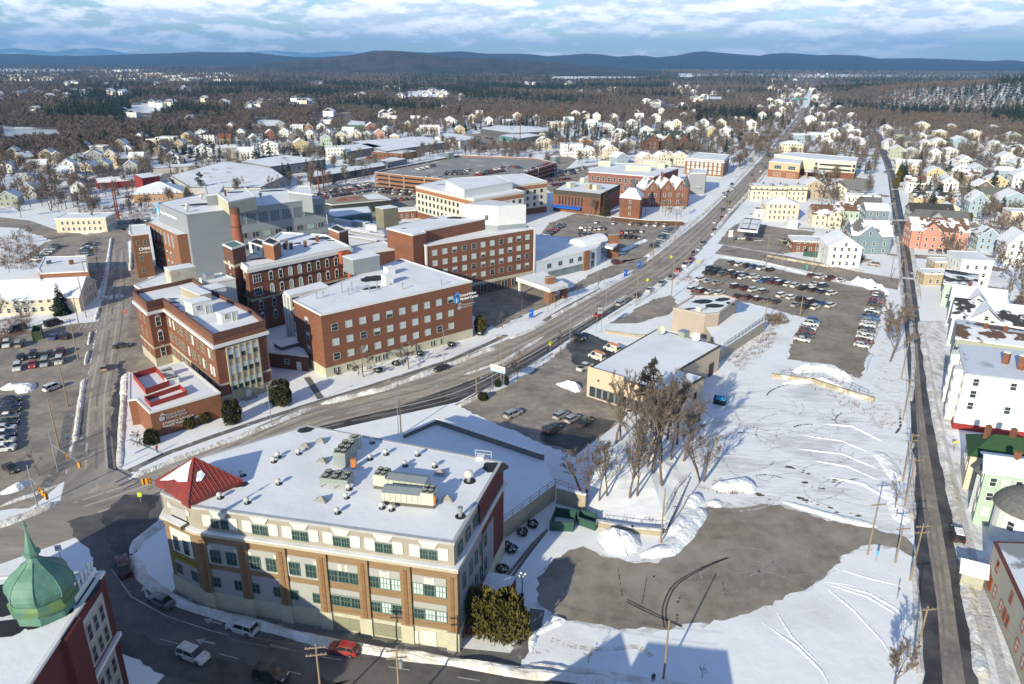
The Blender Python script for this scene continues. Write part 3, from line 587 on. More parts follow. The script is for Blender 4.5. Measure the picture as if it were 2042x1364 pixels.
# things on its roof
def fan(mb,c,r,z):mb.cyl(c,r,z,z+.28,M('fan_dark',(.035,.03,.03),.6),14);mb.cyl(c,r*.3,z+.28,z+.33,steel,8);[mb.obox(c,k*1.05,r*1.8,.14,z+.28,z+.31,hvac)for k in range(3)]
def turbine(px,py,k=1.,lab='',z=hF+.13,name='roof_ventilator',bare=True):
 q=G(px,py,z);t=thing(name,lab,'roof vent',q,'gooseneck vents on the office roof');b=MB()
 b.cyl((0,0),.22*k,0,.55*k,steel,10);b.lathe((0,0),[(.24*k,.5*k),(.42*k,.62*k),(.5*k,.85*k),(.42*k,1.1*k),(.2*k,1.25*k),(.02,1.3*k)],M('vent_pale',(.55,.54,.5),.5),12);inst('vent_head',b.mesh('vent_head'),t)
 if bare:b=MB();b.cyl((.1,.1),.62*k,0,.05,membrane,14);inst('flashing',b.mesh('flashing'),t)
 return t
VT=[(545,918),(554,908),(595,902),(483,945),(555,962),(438,990),(492,1000),(672,1020),(695,973),(741,880),(769,903),(832,905),(807,926),(866,928),(761,1010),(780,1014),(737,913),(690,990)]
for i,(x,y)in enumerate(VT):turbine(x,y+4,.8 if i<17 else .7,f'small domed metal vent on the snowy office roof, {nth(i+1)} in the scattered set')
turbine(935,960,1.5,'largest domed metal vent, near the dark corner patch of the snowy office roof')
def unit_big(lab,p0,p1,w,h,flip=False,slope=True,fans=4):
 a0,a1=G(*p0,hF+.13),G(*p1,hF+.13);L=(a1-a0).length;ang=math.atan2(a1.y-a0.y,a1.x-a0.x);t=thing('air_handler',lab,'rooftop unit',a0,None,ang);k=1.9
 b=MB();b.box(0,0,.0,L,w,.5,M('dark_curb',(.12,.11,.09)));inst('curb',b.mesh('curb'),t);x0,x1=(k,L)if flip else(0,L-k)
 b=MB();b.add([(x,y,z)for x in(x0,x1)for y,z in((0,.5),(0,h*.8),(w*.5,h),(w,h*.8),(w,.5))],[(0,1,6,5),(1,2,7,6),(2,3,8,7),(3,4,9,8),(0,4,3,2,1),(5,6,7,8,9)],hvac)
 for i in range(7):
  x=lerp(x0,x1,(i+.5)/7);b.box(x-.03,-.03,.6,x+.03,-.001,h*.78,metal_roof);b.add([(x-.05,0,h*.8+.04),(x+.05,0,h*.8+.04),(x+.05,w*.5,h+.04),(x-.05,w*.5,h+.04)],[(0,1,2,3)],steel)
 b.add([(x0,-.05,h*.8+.02),(x1,-.05,h*.8+.02),(x1,w*.5,h+.025),(x0,w*.5,h+.025)],[(0,1,2,3)],metal_roof);b.add([(x0,w*.5,h+.025),(x1,w*.5,h+.025),(x1,w+.05,h*.8+.02),(x0,w+.05,h*.8+.02)],[(0,1,2,3)],metal_roof);inst('casing',b.mesh('casing'),t)
 b=MB();y0,y1=(0,k)if flip else(L-k,L);b.box(y0,0,.5,y1,w,h,hvac)
 for i in(0,1):
  for j in(0,1):fan(b,(y0+k*(.27+.46*i),w*(.27+.46*j)),.4,h)
 inst('condenser',b.mesh('condenser'),t);return t
unit_big('long beige rooftop air handler with an orange end panel, the nearer of the two',(762,1005),(865,1015),2.3,2.4)
q=G(866,1016,hF+.13);b=MB();b.box(-.15,.2,.5,.15,1.2,2.0,orange_paint);b.box(-.12,.3,2.0,.12,1.1,2.05,steel);o=b.mesh('orange_cabinet');e=thing('control_cabinet','orange control cabinet on the end of the nearer long air handler','cabinet',q);inst('cabinet',o,e)
unit_big('long grey-green rooftop air handler behind the other, fans at its street end',(745,974),(848,988),2.4,2.3,True)
def chiller(lab,p0,p1,w,h,legs):
 a0,a1=G(*p0,hF+.13),G(*p1,hF+.13);L=(a1-a0).length;ang=math.atan2(a1.y-a0.y,a1.x-a0.x);t=thing('chiller',lab,'rooftop unit',a0,None,ang);b=MB();z=.75 if legs else .25
 b.box(0,0,z,L,w,h,M('chiller_case',(.30,.33,.29),.6,.1,1));
 for i in range(3):b.box(L*(i+.5)/3-L/7,-.02,z+.2,L*(i+.5)/3+L/7,-.001,h-.2,metal_roof)
 inst('casing',b.mesh('casing'),t);b=MB();n1,n2=(3,2)if L>w else(2,3)
 for i in range(n1):
  for j in range(n2):fan(b,(L*(i+.5)/n1,w*(j+.5)/n2),.52,h)
 inst('fan_deck',b.mesh('fan_deck'),t)
 if legs:
  for x in(.1,L*.5,L-.1):
   for y in(.1,w-.1):b=MB();b.box(x-.07,y-.07,0,x+.07,y+.07,z,steel);inst('leg',b.mesh('leg'),t)
 return t
chiller('low six-fan chiller on legs with snow between its fans',(638,972),(694,978),2.5,1.6,True)
chiller('tall grey chiller with six rusty fans, behind the low one',(666,932),(690,935),4.2,2.6,False)
q=G(706,934,hF+.13);b=MB();b.box(-.4,-.3,.3,.4,.3,1.7,orange_paint);b.box(-.1,-.1,0,.1,.1,.3,steel);e=thing('control_cabinet','orange control cabinet beside the tall rusty-fan chiller','cabinet',q);inst('cabinet',b.mesh('cabinet'),e)
q=G(708,890,hF+.13);b=MB();b.box(-.9,-.9,0,.9,.9,1.7,hvac);fan(b,(0,0),.5,1.7);e=thing('condenser','small grey condenser on the street side of the tall chiller','rooftop unit',q);inst('casing',b.mesh('casing'),e)
def skylight(px,py,lab):
 q=G(px,py,hF+.13);e=thing('skylight',lab,'skylight',q,'pyramid skylights on the office roof',math.atan2(d.y,d.x));b=MB();b.box(-.8,-.55,0,.8,.55,.35,steel);inst('curb',b.mesh('curb'),e)
 b=MB();b.add([(-.75,-.5,.35),(.75,-.5,.35),(.75,.5,.35),(-.75,.5,.35),(0,0,.95)],[(0,1,4),(1,2,4),(2,3,4),(3,0,4)],M('skylight_dome',(.30,.28,.25),.3));inst('dome',b.mesh('dome'),e)
for i,(x,y)in enumerate([(610,892),(640,882),(643,922),(878,946),(893,998),(641,1000)]):skylight(x,y,f'small pyramid skylight in the office roof snow, {nth(i+1)} counted from the street')
q=G(958,915,hF+.13);e=thing('roof_hatch','roof hatch with a guard rail at the back edge of the office roof','hatch',q,None,a);b=MB();b.box(-.6,-.5,0,.6,.5,.5,trim_w);inst('hatch',b.mesh('hatch'),e);b=MB()
for x in(-1,1.6):b.tube([(x,.7,0),(x,.7,1.1)],.035,trim_w)
for z in(.55,1.1):b.tube([(-1,.7,z),(1.6,.7,z)],.035,trim_w)
inst('guard_rail',b.mesh('guard_rail'),e)
q=G(918,1030,hF+.13);e=thing('vent_stack','short steel vent stack near the plaza corner of the office roof','roof vent',q);b=MB();b.cyl((0,0),.28,0,1.2,steel,10);b.cyl((0,0),.4,1.2,1.5,steel,10);inst('stack',b.mesh('stack'),e);b=MB();b.cyl((0,0),.75,0,.06,membrane,14);inst('flashing',b.mesh('flashing'),e)
# entrance canopy on the plaza side
cq=GL([(945,1200),(992,1212),(1030,1150),(975,1140)],3.6);t=thing('entrance_canopy','small entrance canopy with snowy roof and brick piers behind the two bushes','canopy',(cq[0].x,cq[0].y,0));b=MB();b.prism(cq,3.2,3.6,M('rust_edge',(.14,.05,.04)),snow_deep);b.build('roof',t)
for p in cq:b=MB();b.obox(lerp(p,sum(cq,Vector((0,0,0)))/4,.12),.3,.5,.5,0,3.2,brick_dark);b.build('pier',t)
# --- the shrine hall at the lower left with its copper cupola
hK=18.
k0,k1=G(207,1142,hK),G(60,1364,hK);kd=(k1-k0).normalized();kn=Vector((kd.y,-kd.x,0));kn=kn if kn.x<0 else-kn
KP=[k0,k0+kd*38,k0+kd*38+kn*44,k0+kn*44]
t,P=block('shrine_hall','maroon brick hall with white window panels and a snowy flat roof by the curving street','hall',[p for p in KP],hK,brick_maroon,world=True,cop=trim_w,lip=.25)
q0=k0+kd*.5;a=math.atan2(kd.y,kd.x)
def kf(s_,o):return k0+kd*s_-kn*o
for z in(9.6,1.5):b=MB();b.obox(kf(4.2,.05),a,5.4,.12,z,z+6.8,M('hall_panel',(.42,.41,.40),.8,.1,1));b.build('wall_panel',t)
b=MB();b.obox(kf(15,.25),a,30,.5,8.6,9.1,trim_w);b.build('string_course',t)
b=MB();b.obox(kf(9.4,.35),a,3.5,.8,0,18,brick_maroon);b.build('buttress',t)
aw=win_mesh(.9,2.0,M('stone_frame',(.40,.36,.30),.8),glass,'sash',True)
fac(t,kf(1.2,0),kf(7.2,0),fr(3,.12,.88),[12.8,10.0,5.0,2.2],aw,out=.14)if False else None
for z in(13.2,10.1,5.2,2.0):
 for s_ in(2.6,4.2,5.8):
  q=kf(s_,.12);me=aw;inst('window',me,t,(q.x-t.location.x,q.y-t.location.y,z),math.atan2(-kd.y,-kd.x))
  # horseshoe-topped cresting along the roof edge
b=MB();b.obox(kf(2.9,-.9),a,5.4,.45,hK+.1,hK+1.0,trim_w);b.build('parapet',t)
for i in range(7):
 b=MB();q=kf(.5+i*.85,-.9);b.cyl(q,.12,hK+1.0,hK+1.7+.35*(i%2),trim_w,6);b.lathe(q,[(.2,hK+1.7+.35*(i%2)),(.24,hK+1.9+.35*(i%2)),(.02,hK+2.2+.35*(i%2))],trim_w,6);b.build('finial',t)
kc=G(93,1216,hK);patch(t,[(30,1190,5,3.5,.5),(100,1235,2.8,.9,.7),(160,1180,2.2,2.4,.6),(8,1255,2.5,1.6,.2)],hK)
e=thing('copper_cupola','green copper onion dome with a spired finial on the shrine hall roof','cupola',(kc.x,kc.y,hK))
KS=.86
def lz(prof):return[(r*KS,hK+(zz_-hK)*KS)for r,zz_ in prof]
b=MB();z=hK;r8=math.pi/8;b.lathe(kc,lz([(3.55,z),(3.6,z+.3),(3.5,z+1.5)]),copper,8,r8);b.build('drum',e)
b=MB();b.lathe(kc,lz([(3.5,z+1.45),(4.05,z+1.7),(4.1,z+2.1),(3.7,z+2.35),(3.5,z+2.9)]),M('copper_green',(.13,.21,.08),.6,.2,.6,0,(.09,.19,.13),.5,.4),8,r8);b.build('eaves',e)
b=MB();b.lathe(kc,lz([(3.45,z+2.88),(3.75,z+3.3),(3.95,z+4.0),(3.85,z+4.8),(3.45,z+5.6),(2.8,z+6.3),(2.0,z+6.9),(1.3,z+7.4),(.85,z+7.9),(.62,z+8.5)]),copper,8,r8)
for i in range(8):
 w_=2*math.pi*i/8+r8;b.tube([(kc.x+r*math.cos(w_),kc.y+r*math.sin(w_),zz_)for r,zz_ in lz([(3.78,z+3.3),(3.98,z+4.0),(3.88,z+4.8),(3.48,z+5.6),(2.83,z+6.3),(2.03,z+6.9),(1.33,z+7.4),(.87,z+7.9)])],.06,copper,4)
b.build('onion_dome',e)
b=MB();b.lathe(kc,lz([(.62,z+8.4),(1.0,z+8.8),(1.05,z+9.1),(.7,z+9.3),(.5,z+10.2),(.22,z+11.6),(.1,z+12.3),(.1,z+12.6),(.28,z+12.7),(.28,z+12.95),(.06,z+13.1),(.2,z+13.4),(.02,z+13.6)]),copper,8,r8);b.build('finial',e)
# ---------------------------------------------------------------- the hospital and its neighbours
wt=trim_w
sq=win_mesh(1.75,1.75,M('alu_frame',(.42,.41,.38),.6),glass_teal,'half');sq2=win_mesh(1.75,1.75,M('alu_frame',(.42,.41,.38)),blind,'sash');sq3=win_mesh(1.75,1.75,M('alu_frame',(.42,.41,.38)),glass,'sash')
# long brick wing with the hospital lettering
t,P=block('hospital_wing','long four-storey brick wing with blue and white hospital lettering beside the main street','hospital',[(585,600),(640,629),(941,562),(800,517)],16.8,brick)
LW=t;A,B,C_,D_=P
b=MB();b.prism(inset(P,-.06),-.2,2.6,cream,bottom=False);b.build('base',t)
fac(t,B,C_,fr(10,.03,.88),[4.2,8.1,12.1],rwin(sq,sq2,sq2,sq3));fac(t,A,B,[.45],[4.5,8.3,12.4],rwin(sq3,sq))
for s_ in(.05,.075,.13,.31,.33,.36,.38,.58,.6,.69,.71,.76):fac(t,B,C_,[s_],[.6],win_mesh(.55,1.5,M('alu_frame',(.42,.41,.38)),glass,'plain'),out=.07)
white_l=M('white_lettering',(.85,.85,.85),.5,.02,1);blue_l=M('logo_blue',(.06,.30,.75),.4,.1,1);grey_l=M('grey_lettering',(.45,.45,.46),.4,.05,1)
L=(C_-B).length
sign_text(t,'Central Maine',B,C_,L*.905,13.15,1.02,white_l,bold=.02);sign_text(t,'Medical Center',B,C_,L*.91,12.05,1.02,white_l,bold=.02)
sign_text(t,'Neurology Institute',B,C_,L*.925,10.4,.55,grey_l);sign_text(t,'& Spine Center',B,C_,L*.925,9.75,.55,grey_l)
def logo(b_,p0,p1,s0,z,k,m1,m2):
 """swoosh over a small tower shape"""
 p0,p1=Vector(p0[:2]),Vector(p1[:2]);dd=(p1-p0).normalized();n=Vector((dd.y,-dd.x));mb=MB()
 def pt(x,y,o):q=p0+dd*(s0+x*k)+n*o;return(q.x,q.y,z+y*k)
 arc=[(-.9+1.9*i/12,.9+1.15*math.sin(math.pi*(.08+.8*i/12)))for i in range(13)]
 for i in range(12):
  (x0,y0),(x1,y1)=arc[i],arc[i+1];w_=.30*math.sin(math.pi*(i+1)/14)+.08
  mb.face([pt(x0,y0-w_,.1),pt(x1,y1-w_,.1),pt(x1,y1+w_,.1),pt(x0,y0+w_,.1)],m1)
 for cx,r,top in((-.75,.42,.9),(-.2,.38,1.3),(.35,.42,.9)):mb.face([pt(cx+r*math.cos(w_),.2+.75*top*math.sin(w_)+.2,.12+.02*cx)for w_ in[2*math.pi*i/14 for i in range(14)]],m1)
 mb.face([pt(-.42,-.3,.16),pt(.02,-.3,.16),pt(-.1,.9,.16),pt(-.3,.9,.16)],m2)
 return mb.build('logo',b_)
logo(t,B,C_,L*.885,12.0,1.15,blue_l,white_l);logo(t,B,C_,L*.905,9.7,.75,grey_l,grey_l)
patch(t,[(745,556,4.2,3.,.7),(742,575,3.,1.2,.7),(790,521,3,.7,.5)],16.8)
def box_on(name,lab,cat,px,z,l,w,h,m,top=None,ang=HX,group=None,extra=None):
 q=G(px[0],px[1],z);e=thing(name,lab,cat,q,group,ang);b=MB();b.box(-l/2,-w/2,0,l/2,w/2,h,m);inst('casing',b.mesh('casing'),e)
 b=MB();b.box(-l/2-.1,-w/2-.1,h,l/2+.1,w/2+.1,h+.15,top or roof_snow);inst('top',b.mesh('top'),e)
 if extra:extra(e)
 return e
box_on('penthouse_unit','white fan housing on the long wing roof, the nearer of two','rooftop unit',(773,566),16.93,2.6,2.2,2.6,trim_w);box_on('penthouse_unit','white fan housing on the long wing roof, farther of two','rooftop unit',(777,547),16.93,2.6,2.2,2.2,trim_w)
box_on('penthouse','grey metal penthouse on the long wing roof against the old brick block','penthouse',(722,540),16.93,9,6,4.6,metal_grey)
for i,(x,y)in enumerate(((632,590),(645,588),(682,578),(702,575),(695,582),(752,572),(737,577),(803,571),(880,563))):
 q=G(x,y+6,16.93);e=thing('exhaust_pipe',f'thin exhaust pipe on the long brick wing roof, {nth(i+1)} from its old-block end','pipe',q,'pipes on the long wing roof');b=MB();b.cyl((0,0),.16,0,1.5+.9*(i in(2,3,5)),steel,8);inst('pipe',b.mesh('pipe'),e);b=MB();b.cyl((0,0),.26,1.4+.9*(i in(2,3,5)),1.7+.9*(i in(2,3,5)),steel,8);inst('cap',b.mesh('cap'),e)
 # five-storey block behind, the plain brick tower and the cream plant box on its roof
t,P5=block('hospital_block','five-storey brick block with rows of square windows and pale stone edges','hospital',[(849,491),(1066,456),(1000,436),(800,462)],20.,brick)
A5,B5,C5,D5=P5;fac(t,A5,B5,fr(11,.03,.97),[6.2,9.6,13.0,16.5],rwin(sq,sq2,sq2,sq3))
b=MB();a5=math.atan2((B5-A5).y,(B5-A5).x);[b.obox(p,a5,.7,.5,3.5,20.2,trim_w)for p in(A5,B5)];b.build('corner_trim',t);b=MB();b.obox(onf(A5,B5,.55,.1),a5,(B5-A5).length*.88,.4,3.6,4.6,cream);b.build('canopy_band',t)
fac(t,A5,B5,[.4,.5,.6,.7,.8,.9],[.6],win_mesh(2.6,2.6,M('alu_frame',(.42,.41,.38)),glass,'mull'),out=.12)
t,P=block('stair_tower','windowless raised brick part behind the five-storey block with snow on its roof','hospital',[(771,456),(823,470),(849,464),(845,461),(965,437),(885,430)],24.,brick)
patch(t,[(915,434,5,2.4,.5),(862,436,2,1.2,.2),(805,456,1.,.6,.2)],24.)
c=G(1000,470,20.2);t,P=block('plant_box','tall cream metal plant box on the five-storey roof','penthouse',[(919,408),(993,412),(1049,408),(975,398)],28.5,metal_white,z0=20.2,cop=None,top=metal_white);fac(t,P[0],P[1],[.62,.78],[23.6],win_mesh(3.4,1.6,metal_white,trim_w,'plain'),name='louvre');b=MB();b.prism(inset(P,-.1),20.1,21.8,metal_grey,bottom=False);b.build('base',t)
# low link with a flat roof between the two
t,P=block('link_building','low brick link with a snowy roof between old block and five-storey tower','hospital',[(692,512),(800,496),(765,482),(690,497)],17.6,brick_dark)
# old hospital block with white cornice, arched windows and chimney
ho=19.5
t,P=block('old_hospital_block','old red brick hospital block with white cornices and arched sash windows','hospital',[(477,523),(494,536),(699,494),(650,470),(560,465),(508,505)],ho,brick,lip=.5)
OA,OBp,OC=P[0],P[1],P[2]
b=MB();ring(b,P,.3,ho-1.2,ho-.15,trim_w,.5);b.build('cornice',t);b=MB();ring(b,P,.1,9.6,10.2,stone,.35);b.build('belt_course',t)
aw=win_mesh(1.15,2.3,trim_w,glass,'sash',True);aw2=win_mesh(1.15,2.3,trim_w,blind,'sash',True);tri=win_mesh(2.4,2.3,trim_w,glass,'grid',False)
fac(t,OBp,OC,[.07,.94],[15.,11.],tri);fac(t,OBp,OC,fr(8,.15,.88),[14.9,10.9],rwin(aw,aw,aw2));fac(t,OBp,OC,[.08,.2,.29],[6.6,2.8],rwin(aw));fac(t,OA,OBp,[.5],[14.9,10.9,6.6],aw)
sign_text(t,'CENTRAL MAINE GENERAL HOSPITAL',OBp,OC,(OC-OBp).length*.25,13.75,.95,M('carved_lettering',(.10,.05,.035),.9))
patch(t,[(516,517,3.,1.1,.4),(640,476,5,2.,.4),(560,492,1.2,1,0),(594,486,1.1,1,0),(627,487,1,1,0),(660,480,2,.8,0)],ho)
for i,(x,y)in enumerate(((569,497),(581,497),(572,490),(633,482),(609,492),(526,508))):
 q=G(x,y,ho+.13);e=thing('roof_flue',f'short brick flue on the old hospital roof, {nth(i+1)} in the scatter','flue',q,'flues on the old hospital roof',.2);b=MB();b.box(-.5,-.4,0,.5,.4,1.9,brick_dark);inst('stack',b.mesh('stack'),e);b=MB();b.box(-.6,-.5,1.9,.6,.5,2.1,concrete);inst('cap',b.mesh('cap'),e)
t,P=block('roof_house','white roof house with a dark flat top on the old hospital','penthouse',[(496,484),(523,492),(536,484),(512,477)],22.6,trim_w,z0=ho,top=membrane);block('roof_house','small brick roof house with a dark top beside the white one','penthouse',[(524,484),(545,490),(559,482),(538,474)],24.2,brick_orange,z0=ho,top=membrane);fac(t,P[0],P[1],[.3,.7],[21.],win_mesh(1.3,1.5,trim_w,glass,'sash'))
t,P=block('chimney_tower','square brick tower with a green cap beside the round chimney','tower',[(444,488),(463,497),(488,489),(470,481)],24.5,brick_dark,top=copper);fac(t,P[0],P[1],[.5],[14.,18.],win_mesh(1.,2.2,trim_w,blind,'sash'));b=MB();ring(b,P,.3,19.,19.8,stone,.3);b.build('belt_course',t)
q=G(478,503,ho);e=thing('chimney','tall round brick chimney rising from the old hospital block','chimney',(q.x,q.y,ho-3));b=MB();b.cyl(q,1.75,ho-3,ho+13.6,M('chimney_brick',(.27,.095,.055),.9,.2,.8),20,1.3);b.build('shaft',e);b=MB();b.cyl(q,1.5,ho+12.2,ho+13.9,brick_dark,20,1.5);b.build('crown',e);b=MB();b.cyl(q,1.62,ho+8,ho+8.4,brick_dark,20,1.62);b.build('band',e)
q=G(699,560,10);e=thing('boiler_flue','fat rust-red flue pipe bent up the corner of the old hospital block','flue',(q.x,q.y,8));b=MB();b.tube([(q.x,q.y,8),(q.x,q.y,17),(q.x-.5,q.y+.2,18.4),(q.x-1.6,q.y+.6,19)],.85,M('flue_red',(.38,.10,.05),.7,.1,.5),12);b.build('pipe',e);b=MB();b.obox((q.x-1.5,q.y+1.2),HX,3.4,2,15.6,19.4,M('flue_red',(.38,.10,.05)));b.build('duct_box',e)
# white porch between the blocks
pr=GL([(566,585),(578,594),(658,576),(640,566)],15.5);t=thing('porch','white three-level porch with columns between old block and long wing','porch',(pr[0].x,pr[0].y,0));b=MB();b.prism(pr,15.3,16.2,trim_w,roof_snow);b.build('roof',t)
for z in(5.5,10.4):b=MB();b.prism(inset(pr,.1),z,z+.5,trim_w);b.build('floor_slab',t)
for s_ in(0,.25,.5,.75,1):
 b=MB();p=lerp(pr[1],pr[2],s_);b.obox(p+Vector((0,.3,0)),HX,.6,.6,0,15.3,trim_w);b.build('column',t)
for p in(pr[0],lerp(pr[0],pr[1],.5)):b=MB();b.obox(p,HX,.6,.6,0,15.3,trim_w);b.build('column',t)
t,P=block('courtyard_infill','low dark brick infill with snowy roof in the courtyard between the wings','hospital',[(536,703),(614,711),(592,672),(532,675)],4.2,brick_dark,lip=.15)
fac(t,P[0],P[1],[.45],[1.6],win_mesh(1.2,1.2,trim_w,glass_teal,'sash'));fac(t,P[0],P[1],[.75],[0],win_mesh(1.1,2.3,trim_w,trim_w,'plain'),name='door')
box_on('roof_curb','dark skylight curb on the courtyard infill roof','skylight',(575,690),4.33,6,4,1.0,M('curb_dark',(.12,.13,.15)))
# three-storey wing with the stone front
hs=16.8
t,P=block('brick_wing','three-storey brick wing with a carved stone bay facing the main street','hospital',[(266,588),(293,611),(326,603),(425,676),(529,648),(500,624),(430,590),(385,562),(352,570)],hs,brick,lip=1.15,cop=brick_dark)
w0,w1,w2,w3,w4=P[:5]
b=MB();ring(b,P,.2,hs-2.3,hs-1.6,trim_w,.55);b.build('cornice',t);b=MB();ring(b,P,.2,5.0,5.5,stone,.15);b.build('belt_course',t);b=MB();ring(b,P,.2,-.1,2.4,stone,.1);b.build('base',t)
tl=win_mesh(.8,2.2,stone,glass,'sash');tl2=win_mesh(1.2,2.4,trim_w,glass,'sash',True)
fac(t,w2,w3,[.05,.09,.17,.25,.31,.35,.45,.53,.57,.66,.74,.78,.88,.93],[11.,6.9,2.6],rwin(tl,tl,win_mesh(.8,2.2,trim_w,blind,'sash')));fac(t,w0,w1,[.3,.6],[11,6.9,2.6],tl);fac(t,w1,w2,[.5],[11,6.9,2.6],tl2)
L=(w4-w3).length;a=math.atan2((w4-w3).y,(w4-w3).x);b=MB();b.obox(onf(w3,w4,.5,.12),a,L*.62,.3,-.1,14.2,M('carved_stone',(.44,.38,.26),.9,.15,1));
b.build('stone_bay',t);b=MB()
for i in range(6):b.obox(onf(w3,w4,.2+.6*i/5,.32),a,.36,.22,2.2,14.,M('carved_stone',(.44,.38,.26)))
b.build('mullion',t);fac(t,w3,w4,fr(5,.2,.8),[11.,7.2,3.2],rwin(win_mesh(1.25,2.3,M('stone_frame',(.40,.36,.30)),blind,'sash'),win_mesh(1.25,2.3,M('stone_frame',(.40,.36,.30)),glass_teal,'half')),out=.28);fac(t,w3,w4,[.5],[0],win_mesh(1.2,2.2,trim_w,trim_w,'plain'),name='door',out=.28)
b=MB();b.obox(onf(w3,w4,.5,.9),a,3.2,1.4,0,.35,concrete);b.build('door_step',t)
patch(t,[(345,604,2.0,.7,0),(345,597,1.6,.6,0),(384,606,1.,.7,0),(350,613,1.2,.5,.2)],hs)
def hut(lab,px,z,l,w,h,ang,door=True,m=trim_w):
 e=box_on('roof_hut',lab,'roof hut',px,z,l,w,h,m,ang=ang,group=None);wm=win_mesh(1.,1.1,trim_w,glass,'grid');inst('window',wm,e,(-l*.2,-w/2-.01,h*.45));inst('door',win_mesh(1.,2.1,trim_w,hvac,'plain'),e,(l*.25,-w/2-.01,.1))if door else None;return e
wa=math.atan2((w3-w2).y,(w3-w2).x)
hut('white roof hut with door and window on the three-storey wing, beside the green vent',(398,625),hs+.1,5,4,3.4,a);hut('smaller white roof hut nearer the stone front',(455,640),hs+.1,4.2,2.4,2.4,a)
box_on('duct_run','long tan duct enclosure on the three-storey wing roof','duct',(392,594),hs+.1,3,11,2.2,concrete_tan,ang=a);box_on('duct_run','snow-topped low enclosure beside the tan duct on the wing roof','duct',(415,583),hs+.1,8,5,1.2,metal_white,ang=a)
q=G(387,604,hs+2.3);e=thing('green_ventilator','green copper ventilator on the tan duct enclosure','roof vent',q);b=MB();b.cyl((0,0),.9,0,.5,copper,12);inst('collar',b.mesh('collar'),e);b=MB();b.lathe((0,0),[(1.2,.5),(1.,.9),(.3,1.2)],copper,12);inst('hood',b.mesh('hood'),e)
t,P=block('boiler_house','flat snow-roofed brick boiler house behind the three-storey wing','hospital',[(268,570),(300,590),(390,560),(360,545),(340,540)],12.5,brick);
box_on('cooling_tower','pale rust-stained cooling tower box on the boiler house roof','cooling tower',(363,562),12.6,7.5,5,4.6,M('stained_panel',(.48,.45,.38),.7,.25,.7,0,(.35,.25,.15),.6,.3),ang=HX)
t,P=block('fan_house','corrugated white fan house on the link roof beside the chimney tower','penthouse',[(398,556),(415,566),(469,556),(440,545)],16.5,metal_white,z0=0);box_on('roof_fan','louvred roof fan on the corrugated fan house','roof vent',(417,556),16.6,2.4,2.2,1.6,steel,steel)
# low cancer-centre block with red screens
t,P=block('brick_annex','low windowless brick annex with lettering and red roof screens at the crossing','hospital',[(257,747),(366,723),(439,784),(299,824),(272,797),(256,799)],6.,M('annex_brick',(.235,.10,.055),.9,.15,1.1,0,stretch=(.35,.35,3)),lip=.25)
AX=P;p3,p2=P[3],P[2];L=(p2-p3).length
logo(t,p3,p2,L*.15,3.75,.62,grey_l,grey_l);sign_text(t,'Central Maine',p3,p2,L*.2,4.25,.72,grey_l);sign_text(t,'Medical Center',p3,p2,L*.2,3.6,.72,grey_l);sign_text(t,'CYNTHIA A. RYDHOLM',p3,p2,L*.14,2.5,.62,M('silver_lettering',(.7,.7,.7),.4));sign_text(t,'CANCER TREATMENT CENTER',p3,p2,L*.14,1.8,.62,M('silver_lettering',(.7,.7,.7)))
scr=M('red_screen',(.30,.04,.032),.6,.15,.6)
def screen(lab,pts,h,z,label_cat='roof screen'):
 Q=GL(pts,z);t=thing('roof_screen',lab,label_cat,Q[0],'red roof screens of the brick annex')
 for i in range(len(Q)):
  p,q=Q[i],Q[(i+1)%len(Q)];b=MB();dv=q-p;b.obox((p+q)/2,math.atan2(dv.y,dv.x),dv.length,.12,z,z+h,scr);b.build('panel',t)
  b=MB();b.tube([(p.x,p.y,z),(p.x,p.y,z+h+.1)],.09,M('rust_post',(.25,.06,.04)));b.build('post',t)
 b=MB();b.face([tuple(x[:2])+(z+.02,)for x in Q],roof_snow);return t
screen('taller red slatted screen closing a square of the annex roof',[(267,755),(292,787),(338,770),(312,742)],1.4,6.15);screen('lower red screen nearer the lettered wall, open box of red panels',[(290,800),(301,812),(374,788),(360,776)],1.1,6.15)
for i,(x,y)in enumerate(((334,749),(344,764))):
 e=box_on('roof_unit',f'white air unit beside the red screens, {("farther", "nearer")[i]} of the pair','rooftop unit',(x,y),6.2,2.6,1.6,1.2,trim_w,trim_w,ang=HX);b=MB();[fan(b,(k,0),.5,1.36)for k in(-.65,.65)];inst('fan',b.mesh('fan'),e)
 # big grey institute
hg=24.
t,P=block('institute_building','big grey metal-clad institute with square louvres and a brick lower front','hospital',[(312,406),(372,430),(648,396),(565,376),(407,387)],hg,metal_grey,cop=metal_grey,lip=.3)
g0,g1,g2=P[:3]
lv=win_mesh(3.6,4.0,M('louvre_frame',(.30,.35,.38),.5),M('louvre',(.13,.16,.19),.5,.15,3,stretch=(.2,.2,8)),'grid');fac(t,g1,g2,fr(8,.30,.99),[18.],lv,name='louvre')
b=MB();ag=math.atan2((g2-g1).y,(g2-g1).x);[b.obox(onf(g1,g2,.65,.05),ag,(g2-g1).length*.68,.14,z,z+2.4,M('purple_grey_band',(.22,.21,.24),.7,.1,.6))for z in(12.6,8.2)];b.build('window_band',t)
tw=win_mesh(2.6,1.9,M('alu_frame',(.42,.41,.38)),glass_teal,'mull');tw2=win_mesh(2.6,1.9,M('alu_frame',(.42,.41,.38)),M('green_blind',(.28,.42,.36),.4),'mull');fac(t,g1,g2,fr(8,.32,.99),[12.9,8.5],rwin(tw,tw,tw2),out=.12)
sign_text(t,'Heart and Vascular Institute',g0,g1,3.2,20.9,1.5,white_l,bold=.03);logo(t,g0,g1,1.2,20.4,2.0,M('logo_sky',(.10,.42,.72),.4),white_l)
for q_ in((405,408,8.5,2.6,.45),(545,381,6,2,.4),(610,385,3,2,.4)):patch(t,[q_],hg)
